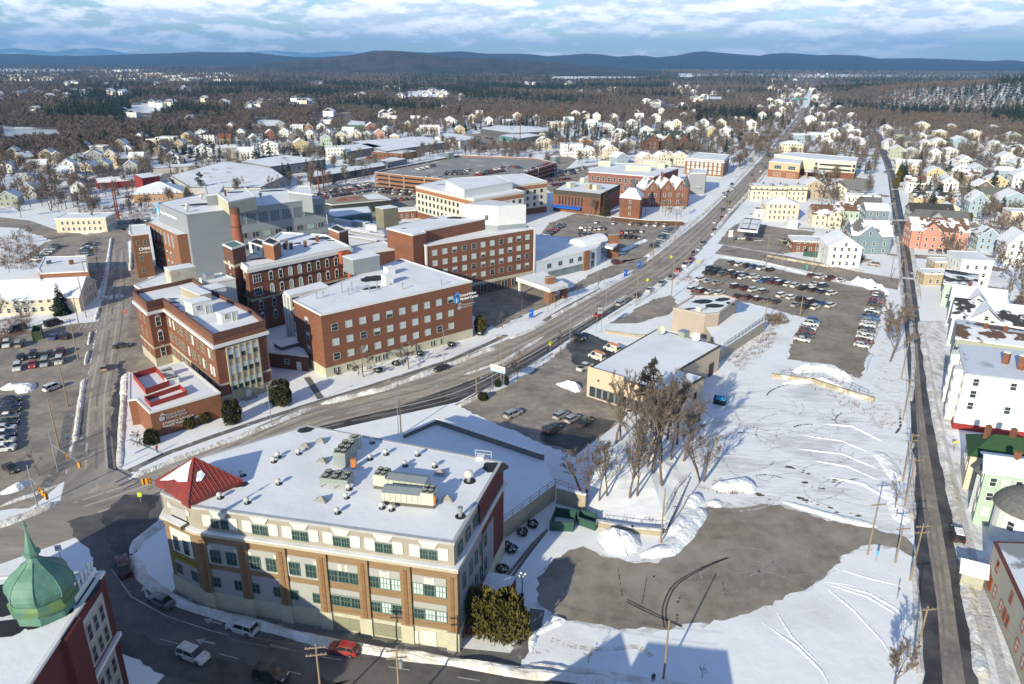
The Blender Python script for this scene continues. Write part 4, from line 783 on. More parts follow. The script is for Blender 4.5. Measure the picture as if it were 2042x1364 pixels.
b=MB();wq=[onf(g0,g1,-.02,.1),onf(g0,g1,.93,.1),onf(g0,g1,.93,3.6),onf(g0,g1,-.02,3.6)];b.prism(wq,0,17.2,brick_orange,roof_snow,False);b.build('brick_front',t)
gl_=win_mesh(1.3,4.4,M('alu_frame',(.42,.41,.38)),M('pale_pane',(.32,.38,.42),.3,.3,.8),'grid');fac(t,wq[3],wq[2],fr(6,.08,.88),[11.5],gl_);fac(t,wq[3],wq[2],fr(6,.08,.88),[7.6,4.,.8],rwin(win_mesh(1.3,1.7,M('alu_frame',(.42,.41,.38)),glass_teal,'half'),win_mesh(1.3,1.7,M('alu_frame',(.42,.41,.38)),glass,'sash')))
t,P=block('roof_plant_room','yellow-stained plant room on the grey institute roof','penthouse',[(433,387),(455,404),(510,393),(490,375)],28.5,M('yellowing_panel',(.47,.46,.33),.6,.1,.5),z0=hg);patch(t,[(470,384,3.6,1.8,.4)],28.5)
b=MB();q=G(450,392,28.5);b.cyl(q,.4,28.5,31,brick_dark,8);b.build('flue',t)
t,P=block('roof_plant_room','dark grey louvred plant room at the back of the institute roof','penthouse',[(407,374),(412,390),(436,388),(446,370)],28.,metal_grey,z0=hg);
t,P=block('roof_plant_room','narrow grey screen wall at the far end of the institute roof','penthouse',[(575,383),(622,389),(618,372),(590,372)],27.,metal_grey,z0=hg-4)
for i,(x,y)in enumerate(((373,423),(374,415),(402,398),(520,394))):turbine(x,y,1.6,f'grey roof fan on the institute snow, {nth(i+1)} from the lettered end',hg+.13,'roof_fan',False)
# small brick building with the letters and its white tanks
t,P=block('brick_building','narrow four-storey brick building with white lettering behind the white tanks','building',[(258,462),(262,470),(296,466),(290,448),(258,450)],16.,M('brown_brick',(.20,.095,.05),.9,.12,1));fac(t,P[1],P[2],[.3,.72],[12.2],win_mesh(.9,1.6,stone,glass,'sash'));fac(t,P[1],P[2],[.35],[6.5,2.],win_mesh(.9,1.6,stone,glass,'sash'))
L=(P[2]-P[1]).length;sign_text(t,'CMMC',P[1],P[2],L*.3,10.2,1.5,white_l,bold=.03);sign_text(t,'12 HIGH ST.',P[1],P[2],L*.22,9.,.95,white_l)
for lab,x,y,r,h in(('tallest white gas tank on legs in the service yard',293,524,1.5,11),('small white gas tank with dark fittings beside the tallest tank',297,530,1.0,5.5),('slim white vaporiser column left of the tanks',279,531,.45,6.5)):
 q=G(x,y);e=thing('gas_tank',lab,'tank',q);b=MB();b.lathe((0,0),[(r*.9,.9),(r,1.2),(r,h-.5),(r*.7,h-.1),(.05,h)],trim_w,16);inst('vessel',b.mesh('vessel'),e)
 for k in range(3):b=MB();w_=2.1*k;b.cyl((r*.75*math.cos(w_),r*.75*math.sin(w_)),.12,0,1.2,trim_w,6);inst('leg',b.mesh('leg'),e)
 # medical office with the orange band
t,P=block('medical_office','cream four-storey medical office with an orange brick band under the roof','building',[(829,371),(945,398),(1045,382),(1008,372),(1091,362),(1045,347),(900,356)],16.2,M('cream_panel',(.60,.57,.47),.8,.06,.5))
b=MB();ring(b,P,.1,13.4,15.2,M('band_orange',(.33,.15,.08),.9,.1,1),.06);b.build('brick_band',t);b=MB();ring(b,P,.1,-.1,3.2,brick,.06);b.build('base',t)
dk=win_mesh(1.4,1.7,M('dark_frame',(.05,.05,.06),.5),glass,'mull');fac(t,P[0],P[1],fr(14,.02,.98),[11.,7.6,4.2],dk);fac(t,P[1],P[2],fr(7,.05,.98),[11.,7.6],dk);fac(t,P[3],P[4],fr(5,.1,.95),[11.,7.6,4.2],dk)
patch(t,[(925,385,6,1.,.55),(960,382,5,1.4,.3),(880,368,2.5,1.,0)],16.2)
t,P=block('roof_plant_room','long white louvred plant room on the medical office roof','penthouse',[(889,361),(926,379),(1022,363),(990,350)],20.,metal_white,z0=16.2)
# white emergency building with a curved end, its canopies and brick pylons
t,P=block('emergency_building','low white-panelled building with snowy roof and rounded end by the main street','hospital',[(1066,524),(1166,502),(1190,495),(1199,486),(1195,479),(1140,475),(1062,468)],7.4,M('white_wall_panel',(.62,.66,.70),.6,.05,.5));
fac(t,P[0],P[1],[.28,.5,.72,.9],[4.2],win_mesh(2.,1.6,M('alu_frame',(.42,.41,.38)),glass,'mull'));b=MB();am=math.atan2((P[1]-P[0]).y,(P[1]-P[0]).x);b.obox(onf(P[0],P[1],.62,.1),am,(P[1]-P[0]).length*.72,.12,.2,2.8,M('spandrel',(.16,.2,.2),.3,.4,.3));b.build('glazed_base',t);b=MB();b.obox(onf(P[0],P[1],1.03,.1),am,3.2,1.2,0,7.6,brick_orange);b.build('brick_pier',t)
fac(t,P[1],P[2],[.3,.7],[.5,3.6],win_mesh(1.8,2.4,M('alu_frame',(.42,.41,.38)),glass_teal,'grid'))
b=MB();vv=[G(1150+x,488-.24*x,7.5)for x in(0,48)];n_=(vv[1]-vv[0]).normalized();q_=Vector((-n_.y,n_.x,0));b.add([tuple(vv[k]+q_*(4*math.cos(w_))+Vector((0,0,2.4*math.sin(w_))))for k in(0,1)for w_ in[math.pi*i/8 for i in range(9)]],[(i,i+1,10+i,9+i)for i in range(8)]+[tuple(range(9)),tuple(range(9,18))[::-1]],roof_snow);b.build('barrel_roof',t)
def canopy(lab,pts,z,th_,legs,m=trim_w):
 Q=GL(pts,z);t=thing('entrance_canopy',lab,'canopy',(Q[0].x,Q[0].y,0));b=MB();b.prism(Q,z-th_,z,m,roof_snow);b.build('roof',t)
 for(x,y,w_,mm)in legs:b=MB();q=G(x,y);b.obox(q,HX,w_,w_,0,z-th_,mm);b.build('pier',t)
 return t
canopy('broad white entrance canopy with snow on top beside the brick pylon',[(1029,553),(1096,576),(1133,566),(1082,541)],6.6,1.3,[(1100,602,1.4,brick),(1124,594,1.8,brick),(1036,588,.7,trim_w),(1084,575,.6,trim_w)]);canopy('smaller emergency canopy with snow on top behind the rounded white building',[(1188,487),(1222,494),(1232,486),(1200,474)],6.,.8,[(1218,512,1.5,brick),(1230,508,1.,brick)])
for lab,p0,p1,w_,z in(('tan brick pylon standing at the corner of the broad canopy',(1088,604),(1104,601),1.6,8.8),('orange brick pylon at the smaller emergency canopy',(1212,514),(1231,512),1.4,9.5)):
 q0,q1=G(*p0),G(*p1);e=thing('brick_pylon',lab,'pylon',(q0+q1)/2);b=MB();dv=q1-q0;b.obox((q0+q1)/2,math.atan2(dv.y,dv.x),dv.length,w_,0,z,brick_orange);b.build('shaft',e);b=MB();b.obox((q0+q1)/2,math.atan2(dv.y,dv.x),dv.length+.2,w_+.2,z,z+.25,concrete);b.build('cap',e)
 # low brick and the Victorian brick house
t,P=block('flat_brick_building','flat-roofed brown brick building with tall slit windows and a blue awning','building',[(1104,379),(1198,388),(1237,369),(1137,361)],11.,brick,cop=M('dark_coping',(.07,.06,.05)))
b=MB();ring(b,P,.1,9.,10.8,M('dark_band',(.07,.06,.05),.8),.1);b.build('fascia',t);fac(t,P[0],P[1],fr(8,.1,.65),[3.8],win_mesh(.7,4.4,M('dark_frame',(.05,.05,.06)),glass,'plain'));b=MB();q0,q1=onf(P[0],P[1],.03,.1),onf(P[0],P[1],.62,.1);dd=(q1-q0).normalized();n_=Vector((dd.y,-dd.x));b.add([(q0.x,q0.y,3.4),(q1.x,q1.y,3.4),(q1.x+n_.x*2.6,q1.y+n_.y*2.6,2.6),(q0.x+n_.x*2.6,q0.y+n_.y*2.6,2.6),(q0.x+n_.x*2.6,q0.y+n_.y*2.6,2.2),(q1.x+n_.x*2.6,q1.y+n_.y*2.6,2.2)],[(0,1,2,3),(3,2,5,4)],blue_sign);b.build('awning',t)
for i,(x,y,m_)in enumerate(((1138,373,hvac),(1176,376,concrete_tan),(1190,378,hvac),(1165,364,hvac))):box_on('roof_unit',f'boxy unit on the brown brick roof, {nth(i+1)} from the awning end','rooftop unit',(x,y),11.15,4,3,2.6,m_)
t,P=block('square_brick_tower','square brick tower with a snowy pyramid roof and spike','tower',[(1237,394),(1277,398),(1283,388),(1248,384)],10.4,brick);z=10.5;b=MB();o=inset(P,-.6);c_=sum(o,Vector((0,0)))/4
for i in range(4):p,q=o[i],o[(i+1)%4];p2,q2=lerp(p,c_,.72),lerp(q,c_,.72);b.face([(p.x,p.y,z),(q.x,q.y,z),(q2.x,q2.y,z+4.5),(p2.x,p2.y,z+4.5)],roof_snow);b.face([(p2.x,p2.y,z+4.5),(q2.x,q2.y,z+4.5),(c_.x,c_.y,z+10)],M('slate',(.09,.09,.1),.8))
b.build('spire',t);fac(t,P[0],P[1],[.5],[2.,5.,8.],win_mesh(.9,1.4,trim_w,glass,'sash'))
# gabled and hipped houses
SH=M('shingle_dark',(.055,.052,.05),.95,.25,2);SHB=M('shingle_brown',(.16,.09,.06),.95,.25,2);SHG=M('shingle_grey',(.14,.14,.135),.95,.25,2);SHGr=M('shingle_green',(.035,.085,.035),.95,.2,2);SHR=M('shingle_red',(.22,.07,.05),.95,.2,2)
def mix_roof(nm,base,thr):return M(nm,(.78,.79,.82),.7,.05,.5,.05,base,thr,.17,sharp=.03)
ROOF={'s':roof_snow,'d':mix_roof('half_melted_dark_roof',(.05,.048,.047),.52),'b':mix_roof('half_melted_brown_roof',(.15,.085,.055),.5),'g':mix_roof('half_melted_grey_roof',(.13,.13,.125),.54),'D':SH,'B':SHB,'G':SHG,'N':SHGr,'R':SHR}
RDESC={'s':'snowy','d':'half-melted dark','b':'half-melted brown','g':'half-melted grey','D':'bare dark','B':'bare brown','G':'bare grey','N':'bare green','R':'bare red'}
def clap(nm,c):return M(nm+'_clapboard',c,.8,.08,.8,0,stretch=(.3,.3,6))
WALL={'w':('white',clap('white',(.74,.73,.70))),'c':('cream',clap('cream',(.62,.55,.42))),'y':('yellow',clap('yellow',(.50,.41,.22))),'l':('light blue',clap('light_blue',(.30,.38,.45))),'a':('slate blue',clap('slate_blue',(.18,.235,.275))),'m':('mint',clap('mint',(.40,.49,.41))),'e':('grey',clap('grey',(.33,.33,.32))),'t':('tan',clap('tan',(.40,.31,.21))),'r':('red',clap('red',(.28,.05,.035))),'k':('brick',brick),'p':('pink',clap('pink',(.52,.25,.19))),'o':('orange',clap('orange',(.42,.24,.12))),'g':('sage green',clap('sage',(.34,.36,.28))),'n':('brown',clap('brown',(.17,.12,.09))),'h':('pale pink',clap('pale_pink',(.62,.50,.42)))}
def gable(mb,x0,y0,x1,y1,h,rh,wm,rm,along='y',ov=.45,tk=.28):
 """gabled volume; ridge along y (gable end towards -y) or along x"""
 if along=='x':
  k=MB();gable(k,y0,x0,y1,x1,h,rh,wm,rm,'y',ov,tk);s=[k];base=len(mb.v);mb.v+=[(b_,a_,c_)for a_,b_,c_ in k.v]
  for f,i in zip(k.f,k.mi):mb.f.append(tuple(base+q for q in f)[::-1]);mb.mi.append(mb._m(k.ml[i]))
  return
 xm=(x0+x1)/2
 if wm:
  v=[(x0,y0,0),(x1,y0,0),(x1,y0,h),(xm,y0,h+rh),(x0,y0,h),(x0,y1,0),(x1,y1,0),(x1,y1,h),(xm,y1,h+rh),(x0,y1,h)]
  mb.add(v,[(0,1,2,3,4),(9,8,7,6,5),(0,4,9,5),(1,6,7,2)],wm)
 if rm:
  sl=rh/(xm-x0)
  for sg in(-1,1):
   xe=xm+sg*(xm-x0+ov);ze=h-ov*sl;v=[]
   for y in(y0-ov,y1+ov):v+=[(xm,y,h+rh),(xe,y,ze),(xe,y,ze+tk),(xm,y,h+rh+tk)]
   mb.add(v,[(0,1,5,4),(3,7,6,2),(0,3,2,1),(4,5,6,7),(1,2,6,5)],rm)
def hipr(mb,x0,y0,x1,y1,h,rh,rm,ov=.5,flat=0.):
 x0-=ov;y0-=ov;x1+=ov;y1+=ov;w,d_=x1-x0,y1-y0;i=min(w,d_)/2*(1-flat)if flat else min(w,d_)/2-.01
 v=[(x0,y0,h),(x1,y0,h),(x1,y1,h),(x0,y1,h),(x0+i,y0+i,h+rh),(x1-i,y0+i,h+rh),(x1-i,y1-i,h+rh),(x0+i,y1-i,h+rh)]
 mb.add(v,[(0,1,5,4),(1,2,6,5),(2,3,7,6),(3,0,4,7),(4,5,6,7),(3,2,1,0)],rm)
def house(px,py,rot,w,d,h,rh,wall,roof,kind='g',label=None,group=None,wins=True,chim=True,wing=None,porch=None,name='house',sf=None,sill=None,pos=None):
 """front (local -y) centred on the pixel; rot in degrees turns it counter-clockwise"""
 p=pos or G(px,py);p=Vector((p.x,p.y,th(p.x,p.y)if p.y>500 else 0));wd,wm=WALL[wall];rm=ROOF[roof]
 t=thing(name,label,'house',p,group,math.radians(rot));x0,x1=-w/2,w/2;a_=math.radians(rot);XC.append((p.x-math.sin(a_)*d/2,p.y+math.cos(a_)*d/2,max(w,d)*.62+1.5))
 b=MB()
 if kind=='g':gable(b,x0,0,x1,d,h,rh,wm,None)
 elif kind=='x':gable(b,x0,0,x1,d,h,rh,wm,None,'x')
 else:b.box(x0,0,-.3,x1,d,h,wm)
 inst('wall',b.mesh('wall'),t);b=MB()
 if kind=='g':gable(b,x0,0,x1,d,h,rh,None,rm)
 elif kind=='x':gable(b,x0,0,x1,d,h,rh,None,rm,'x')
 elif kind=='h':hipr(b,x0,0,x1,d,h,rh,rm)
 elif kind=='m':hipr(b,x0,0,x1,d,h-2.4,2.6,SH,.3,.75);b.box(x0+1.2,1.2,h+.2,x1-1.2,d-1.2,h+.4,roof_snow)
 else:b.box(x0+.3,.3,h-.1,x1-.3,d-.3,h+.14,rm);b.box(x0-.2,-.2,h-.25,x1+.2,.3,h+.3,trim_w);b.box(x0-.2,d-.3,h-.25,x1+.2,d+.2,h+.3,trim_w);b.box(x0-.2,.3,h-.25,x0+.3,d-.3,h+.3,trim_w);b.box(x1-.3,.3,h-.25,x1+.2,d-.3,h+.3,trim_w)
 inst('roof',b.mesh('roof'),t)
 if chim:b=MB();cz=h+rh*(.55 if kind!='f' else 0);b.box(w*.12-.35,d*.55-.35,cz-.3,w*.12+.35,d*.55+.35,max(h+rh+.9,h+1.6),brick_dark);b.box(w*.12-.42,d*.55-.42,max(h+rh+.9,h+1.6),w*.12+.42,d*.55+.42,max(h+rh+.9,h+1.6)+.15,concrete);inst('chimney',b.mesh('chimney'),t)
 if wing:
  wx,ww,wd_,wh,wr=wing;b=MB();b2=MB();gable(b,wx-ww/2,-wd_,wx+ww/2,0,wh,wr,wm,None);gable(b2,wx-ww/2,-wd_,wx+ww/2,d*.5,wh,wr,None,rm);inst('front_gable',b.mesh('front_gable'),t);inst('gable_roof',b2.mesh('gable_roof'),t)
  me=win_mesh(.9,1.35,trim_w,glass,'sash')
  for s_ in(-.22,.22):[inst('window',me,t,(wx+ww*s_,-wd_-.01,z))for z in((1.0,3.9)if wh>5 else(1.,))]
  inst('window',me,t,(wx,-wd_-.01,wh+.1))
 if porch:b=MB();b.box(x0,-2.,2.5,x1,0,2.75,rm);inst('porch_roof',b.mesh('porch_roof'),t);[inst('post',PORCH_POST,t,(x0+.2+(w-.4)*k/2,-1.8,0))for k in(0,1,2)]
 if wins:
  me=win_mesh(.9,1.4,sill or trim_w,RN.choice([glass,glass,glass_teal]),'sash');fl=max(1,int(round((h if kind!='m' else h-2.4)/2.9)));nf=max(2,int(w/2.7));ns=max(2,int(d/3.2))
  for k in range(fl):
   z=.9+k*2.85
   for s_ in fr(nf,.08,.92):
    if wing and abs(x0+w*s_-wing[0])<wing[1]/2+.4:continue
    inst('window',me,t,(x0+w*s_,-.01,z))
   for s_ in fr(ns,.08,.92):inst('window',me,t,(x0-.01,d*(1-s_),z),-math.pi/2);inst('window',me,t,(x1+.01,d*s_,z),math.pi/2)
  if kind=='g' and rh>1.9:inst('window',me,t,(0,-.01,h+.25))
  if kind=='m':[inst('window',me,t,(x0+w*s_,-.06,h-2.2))for s_ in fr(max(2,nf-1),.1,.9)]
 return t
PORCH_POST=MB().box(-.1,-.1,0,.1,.1,2.5,trim_w).mesh('post')
# --- rows of houses: pixel of the front foot, turn, width, depth, wall height, roof rise, wall, roof, kind
def cluster(group,where,rows,**kw):
 rows=sorted(rows,key=lambda r:r[0]);seen={}
 keys=[(r[6],r[7],r[8]if len(r)>8 else 'g')for r in rows]
 for r,k in zip(rows,keys):
  seen[k]=seen.get(k,0)+1;n=keys.count(k);kd={'g':'gabled','x':'side-gabled','h':'hip-roofed','f':'flat-roofed','m':'mansard'}[k[2]]
  o=f'{nth(seen[k])} of {n} from the left' if n>1 else 'the only one'
  lab=f'{WALL[k[0]][0]} {kd} house, {RDESC[k[1]]} roof, {where}, {o}'
  house(r[0],r[1],r[2],r[3],r[4],r[5],{'g':3.4,'x':3.,'h':2.6,'f':0,'m':0}[k[2]],k[0],k[1],k[2],lab,group,**kw)
cluster('houses below the brown woods on the left','below the brown woods',[(28,318,20,9,11,6,'e','s'),(38,327,-20,8,10,5,'o','s'),(95,324,10,11,10,6.5,'y','s'),(117,327,30,9,10,6,'t','g'),(75,340,25,12,12,4,'e','s','x'),(136,346,20,9,12,6.5,'w','s'),(153,333,-10,9,10,6,'l','g'),(123,357,30,11,10,5,'w','s','x'),(152,369,20,10,10,5,'e','d'),(173,349,0,9,10,6,'c','s'),(189,331,25,12,12,8.5,'e','g'),(195,313,0,11,10,8.5,'e','s','f'),(220,322,20,9,10,6,'c','s'),(231,333,-20,9,10,6,'t','s'),(273,331,15,10,12,6.5,'c','s','x'),(262,347,20,9,10,6,'e','s'),(345,328,20,10,12,6,'w','g'),(290,304,0,10,10,6,'n','R'),(279,286,0,10,10,6,'w','s'),(306,294,-15,14,12,7,'t','s','f'),(330,292,0,16,12,8,'c','s','f'),(373,286,0,10,10,7,'y','s'),(404,283,20,12,12,8.5,'w','d'),(409,318,25,12,14,8,'w','g'),(17,412,20,10,12,5,'g','s'),(60,395,0,9,10,5,'e','s'),(240,300,0,9,10,6,'n','s'),(165,305,10,9,10,6,'n','s'),(255,312,20,9,10,6,'w','s'),(205,345,10,9,10,6,'g','s'),(160,390,20,9,9,5,'w','s'),(12,345,10,9,10,5,'w','s'),(55,372,15,9,10,5,'e','s'),(320,312,10,9,10,6,'n','d'),(358,300,10,9,10,6,'t','s')])
cluster('houses behind the long white factory roofs','behind the white factory roofs',[(414,287,15,13,12,8.5,'w','D','h'),(448,288,10,12,12,6,'n','R','x'),(453,316,20,16,14,9,'e','s','f'),(493,319,20,12,14,6.5,'w','s','x'),(509,291,25,9,11,7,'l','s'),(540,279,20,9,10,6.5,'r','s'),(592,266,5,14,14,8.5,'w','s','f'),(538,308,20,15,12,8.5,'w','d'),(601,301,20,11,12,7,'y','s'),(577,300,10,9,10,5,'n','s'),(617,266,20,9,10,7,'o','b'),(567,273,10,9,10,6,'w','s'),(619,280,10,11,11,7,'w','s'),(651,291,10,11,11,7,'m','s'),(682,287,10,11,11,8,'c','s'),(694,274,0,12,10,7,'w','s','x'),(712,283,10,9,12,8,'c','s'),(741,266,15,11,12,8,'r','s'),(757,284,10,10,11,9,'p','s'),(732,282,0,10,11,7,'m','s'),(788,287,10,9,11,7,'y','s','h'),(669,318,15,15,13,9,'w','s','f'),(480,275,10,9,10,6,'w','s'),(520,262,10,9,10,6,'n','s'),(460,262,0,9,10,6,'w','s'),(430,268,0,9,10,6,'t','s'),(640,262,10,9,10,6,'w','s'),(560,258,10,10,10,6,'e','s'),(655,276,0,9,10,6,'w','s'),(585,283,10,9,10,6,'n','d'),(770,270,0,9,10,7,'w','s')])
cluster('houses around the garage end of town','beyond the parking garage',[(887,221,0,14,12,5,'w','s','x'),(898,250,10,12,11,7,'w','s'),(857,268,5,22,12,9,'w','s','f'),(918,268,10,10,10,6,'y','s'),(954,232,0,12,10,5,'o','s','x'),(941,245,0,9,10,8,'c','s'),(1031,240,10,12,12,8,'w','R'),(1110,256,5,20,12,7,'c','s','f'),(1134,248,0,13,10,6,'l','s','x'),(1150,238,15,11,10,8,'w','s'),(1089,297,20,12,11,7,'c','d'),(1141,312,5,18,12,10,'w','s','f'),(1168,297,0,12,12,7,'o','s'),(1178,313,10,18,12,5,'w','s'),(790,285,10,9,10,5,'m','s'),(783,244,0,12,10,5,'n','s','x'),(828,244,0,12,10,5,'c','s','x'),(850,247,0,10,10,6,'w','s'),(815,258,10,10,10,6,'c','s'),(836,275,10,9,10,6,'m','s'),(975,248,0,10,10,6,'w','s'),(1012,252,0,12,10,5,'w','s','x'),(1070,242,0,10,10,5,'e','s')])
cluster('houses above the brick hospital annexes','above the brick annexes',[(1220,318,15,11,12,8,'c','d'),(1241,326,25,11,11,5,'l','s'),(1292,327,20,12,11,5,'h','s'),(1323,329,15,11,11,6,'c','s'),(1335,326,15,10,11,6,'h','d'),(1358,328,0,12,11,6,'c','s'),(1215,268,10,11,11,8,'w','s'),(1240,283,20,12,12,9,'w','d'),(1262,258,10,11,10,8,'w','s'),(1290,274,0,12,12,8,'w','s'),(1335,262,0,10,10,8,'w','s'),(1275,243,0,11,10,8,'w','s','x'),(1310,243,10,10,10,7,'w','s'),(1350,258,0,10,10,8,'c','s'),(1225,243,0,12,10,7,'w','s'),(1182,258,10,12,10,8,'w','s','x'),(1190,240,0,10,10,7,'w','s'),(1385,275,10,11,11,8,'w','s'),(1420,272,0,10,10,7,'y','s'),(1405,255,0,10,10,7,'w','s'),(1365,240,0,10,10,7,'e','s'),(1205,300,10,11,11,7,'w','d'),(1255,300,10,10,10,7,'e','s'),(1270,232,0,10,10,6,'w','s'),(1320,228,0,10,10,6,'w','s'),(1385,232,0,10,10,6,'w','s')])
cluster('houses lining the far main street','along the far main street',[(1438,257,-10,11,12,8,'c','s'),(1446,275,-20,13,12,8,'w','s'),(1473,250,-10,13,12,10,'c','s','f'),(1507,284,-20,20,14,7,'n','b','h'),(1498,258,-10,11,11,8,'w','s'),(1520,240,-10,11,11,8,'w','s'),(1540,222,-10,12,11,8,'w','s'),(1552,210,-10,14,11,8,'w','s'),(1535,207,-10,12,11,8,'w','s'),(1560,228,-10,11,11,8,'w','s'),(1575,215,-10,12,11,9,'w','s','f'),(1515,222,-10,11,11,7,'e','s'),(1602,288,-10,22,14,9.5,'l','s','f'),(1632,284,-10,20,12,9,'w','s','f'),(1578,306,-15,20,14,8,'c','s','h'),(1616,250,-10,13,12,9,'w','s'),(1652,258,-10,20,12,8,'w','s','f'),(1635,240,-10,12,12,9,'w','s','h'),(1660,236,-10,11,11,8,'e','s'),(1692,266,-10,10,11,7,'w','s'),(1703,274,0,14,10,5,'w','s','x'),(1713,294,0,12,10,6,'w','s'),(1686,284,0,14,10,5,'e','s','x'),(1664,275,0,11,10,6,'w','s'),(1640,222,-10,11,11,8,'w','s'),(1675,225,0,11,11,8,'e','s'),(1648,295,-10,11,10,7,'w','d'),(1550,240,-10,11,10,8,'w','s'),(1700,240,0,11,10,7,'w','s'),(1625,228,0,10,10,8,'w','s'),(1590,200,0,11,10,9,'w','s'),(1625,205,0,11,10,9,'w','s')])
cluster('houses under the snowy wooded hill','under the wooded hill',[(1840,263,-10,14,12,8,'c','s'),(1874,281,-15,13,12,9,'y','s','h'),(1898,266,-10,11,11,7,'t','s'),(1942,282,-10,16,12,8,'c','s'),(1982,269,-10,12,11,7,'e','s'),(2020,285,-10,15,12,7,'g','g'),(1871,298,-15,13,12,7,'w','s'),(1892,318,-15,13,12,7.5,'w','s','h'),(1861,321,-20,11,12,7,'w','d'),(1913,294,-10,13,12,7,'l','s'),(1834,283,-10,12,10,6,'w','s'),(1789,281,-10,13,11,7,'g','G','x'),(1808,296,-15,14,11,7,'e','G','x'),(1787,315,-20,12,12,7,'g','s'),(1924,336,-10,11,11,6,'w','s'),(2008,328,-10,12,11,6,'w','s'),(1971,328,-10,11,11,6,'l','s'),(1945,305,-10,11,11,6,'e','s'),(1985,302,-10,12,11,6,'w','s'),(2030,310,-10,12,11,6,'w','d'),(1775,298,-10,11,11,6,'w','s'),(1768,268,-10,11,11,7,'w','s'),(1820,318,-10,11,11,6,'e','s'),(2036,345,-10,13,12,7,'w','s'),(1902,345,-15,10,10,6,'t','s'),(1845,300,-10,10,10,6,'w','s')])
cluster('houses stepping down the right-hand street','right of the right-hand street',[(1810,345,-18,17,14,6,'c','s','x'),(1829,384,-18,14,11,6.5,'w','b','x'),(1890,383,-15,11,14,6,'w','s'),(1913,356,-15,12,12,6.5,'w','s'),(1932,368,-15,13,12,6,'t','b','x'),(1947,362,-15,10,13,8,'l','s'),(2003,362,-15,20,13,7,'l','s','h'),(1985,376,-15,13,11,5,'y','s'),(2037,372,-15,12,12,7,'w','s'),(1865,362,-15,12,12,6,'y','s'),(1960,392,-10,10,11,6,'n','s')])
# ---------------------------------------------------------------- shops, walls and single buildings
tanw=M('tan_render',(.60,.47,.34),.85,.06,.5);tanw2=M('beige_render',(.40,.33,.27),.85,.06,.5)
# shop with the flat snowy roof
t,P=block('shop','flat-roofed tan shop with a wide snowy roof behind the clump of trees','shop',[(1172,737),(1345,788),(1404,752),(1355,738),(1437,690),(1310,657)],7.,tanw,cop=M('brown_coping',(.09,.065,.05)),lip=.15)
fac(t,P[0],P[1],fr(9,.04,.72),[.4],win_mesh(1.9,2.6,M('alu_frame',(.42,.41,.38)),glass,'plain'));fac(t,P[1],P[2],[.72],[2.6],win_mesh(1.3,1.6,M('dark_frame',(.05,.05,.06)),glass_teal,'plain'));fac(t,P[3],P[4],[.8],[0],win_mesh(2.4,3.4,M('dark_frame',(.05,.05,.06)),M('dark_door',(.06,.05,.05)),'plain'),name='loading_door')  # loading door in a plain dark colour
b=MB();a=math.atan2((P[1]-P[0]).y,(P[1]-P[0]).x);b.obox(onf(P[0],P[1],.22,.05),a,(P[1]-P[0]).length*.43,.3,6.2,7.9,tanw);b.build('parapet',t)
for s_ in(.14,.28):b=MB();b.obox(onf(P[0],P[1],s_,.22),a,.5,.1,4.8,5.3,M('rust_post',(.25,.06,.04)));b.build('wall_lamp',t)
t,P=block('shop','taller beige back part of a bank with a partly melted dark roof','bank',[(1343,616),(1406,629),(1434,626),(1470,599),(1444,590),(1383,592)],7.,tanw2,cop=M('beige_coping',(.45,.38,.32)),lip=.5);patch(t,[(1402,602,3.6,2.2,.3),(1424,611,3.2,2.,.2),(1440,598,3.,1.6,.6),(1374,617,2.6,.8,.4),(1456,606,1.2,1.6,.2)],7.);fac(t,P[0],P[1],[.85],[0],win_mesh(1.9,2.3,tanw2,M('pinkish_door',(.42,.33,.3)),'plain'),name='door')
BK=t
box_on('roof_unit','pale green unit on the melted bank roof','rooftop unit',(1397,619),7.15,2.6,1.6,1.,hvac)
def wall_(lab,pts,h,th_,m,name='retaining_wall',z=0.,cat='wall',cap=None):
 Q=GL(pts,z);t=thing(name,lab,cat,Q[0]);b=MB()
 for p,q in zip(Q,Q[1:]):
  dv=q-p;b.obox((p+q)/2,math.atan2(dv.y,dv.x),dv.length+th_*.9,th_,z-.2,z+h,m)
 b.build('wall',t)
 if cap:
  b=MB()
  for p,q in zip(Q,Q[1:]):dv=q-p;b.obox((p+q)/2,math.atan2(dv.y,dv.x),dv.length+th_,th_+.15,z+h,z+h+.18,cap)
  b.build('cap',t)
 return t
def rail(lab,pts,z,h,m=black,name='railing',n=None,mesh_=True,cat='railing'):
 Q=GL(pts,z);t=thing(name,lab,cat,Q[0])
 for p,q in zip(Q,Q[1:]):
  k=n or max(1,int((q-p).length/2.4));b=MB();b.tube([p+Vector((0,0,h)),q+Vector((0,0,h))],.04,m,4);b.tube([p+Vector((0,0,h*.5)),q+Vector((0,0,h*.5))],.03,m,4)
  if mesh_:
   L=(q-p).length;c=int(L/.5)
   for i in range(c):w_=lerp(p,q,(i+.5)/c);b.tube([w_,w_+Vector((0,0,h))],.018,m,3)
  b.build('rail',t)
  for i in range(k+1):b=MB();w_=lerp(p,q,i/k);b.tube([w_,w_+Vector((0,0,h+.05))],.05,m,4);b.build('post',t)
 return t
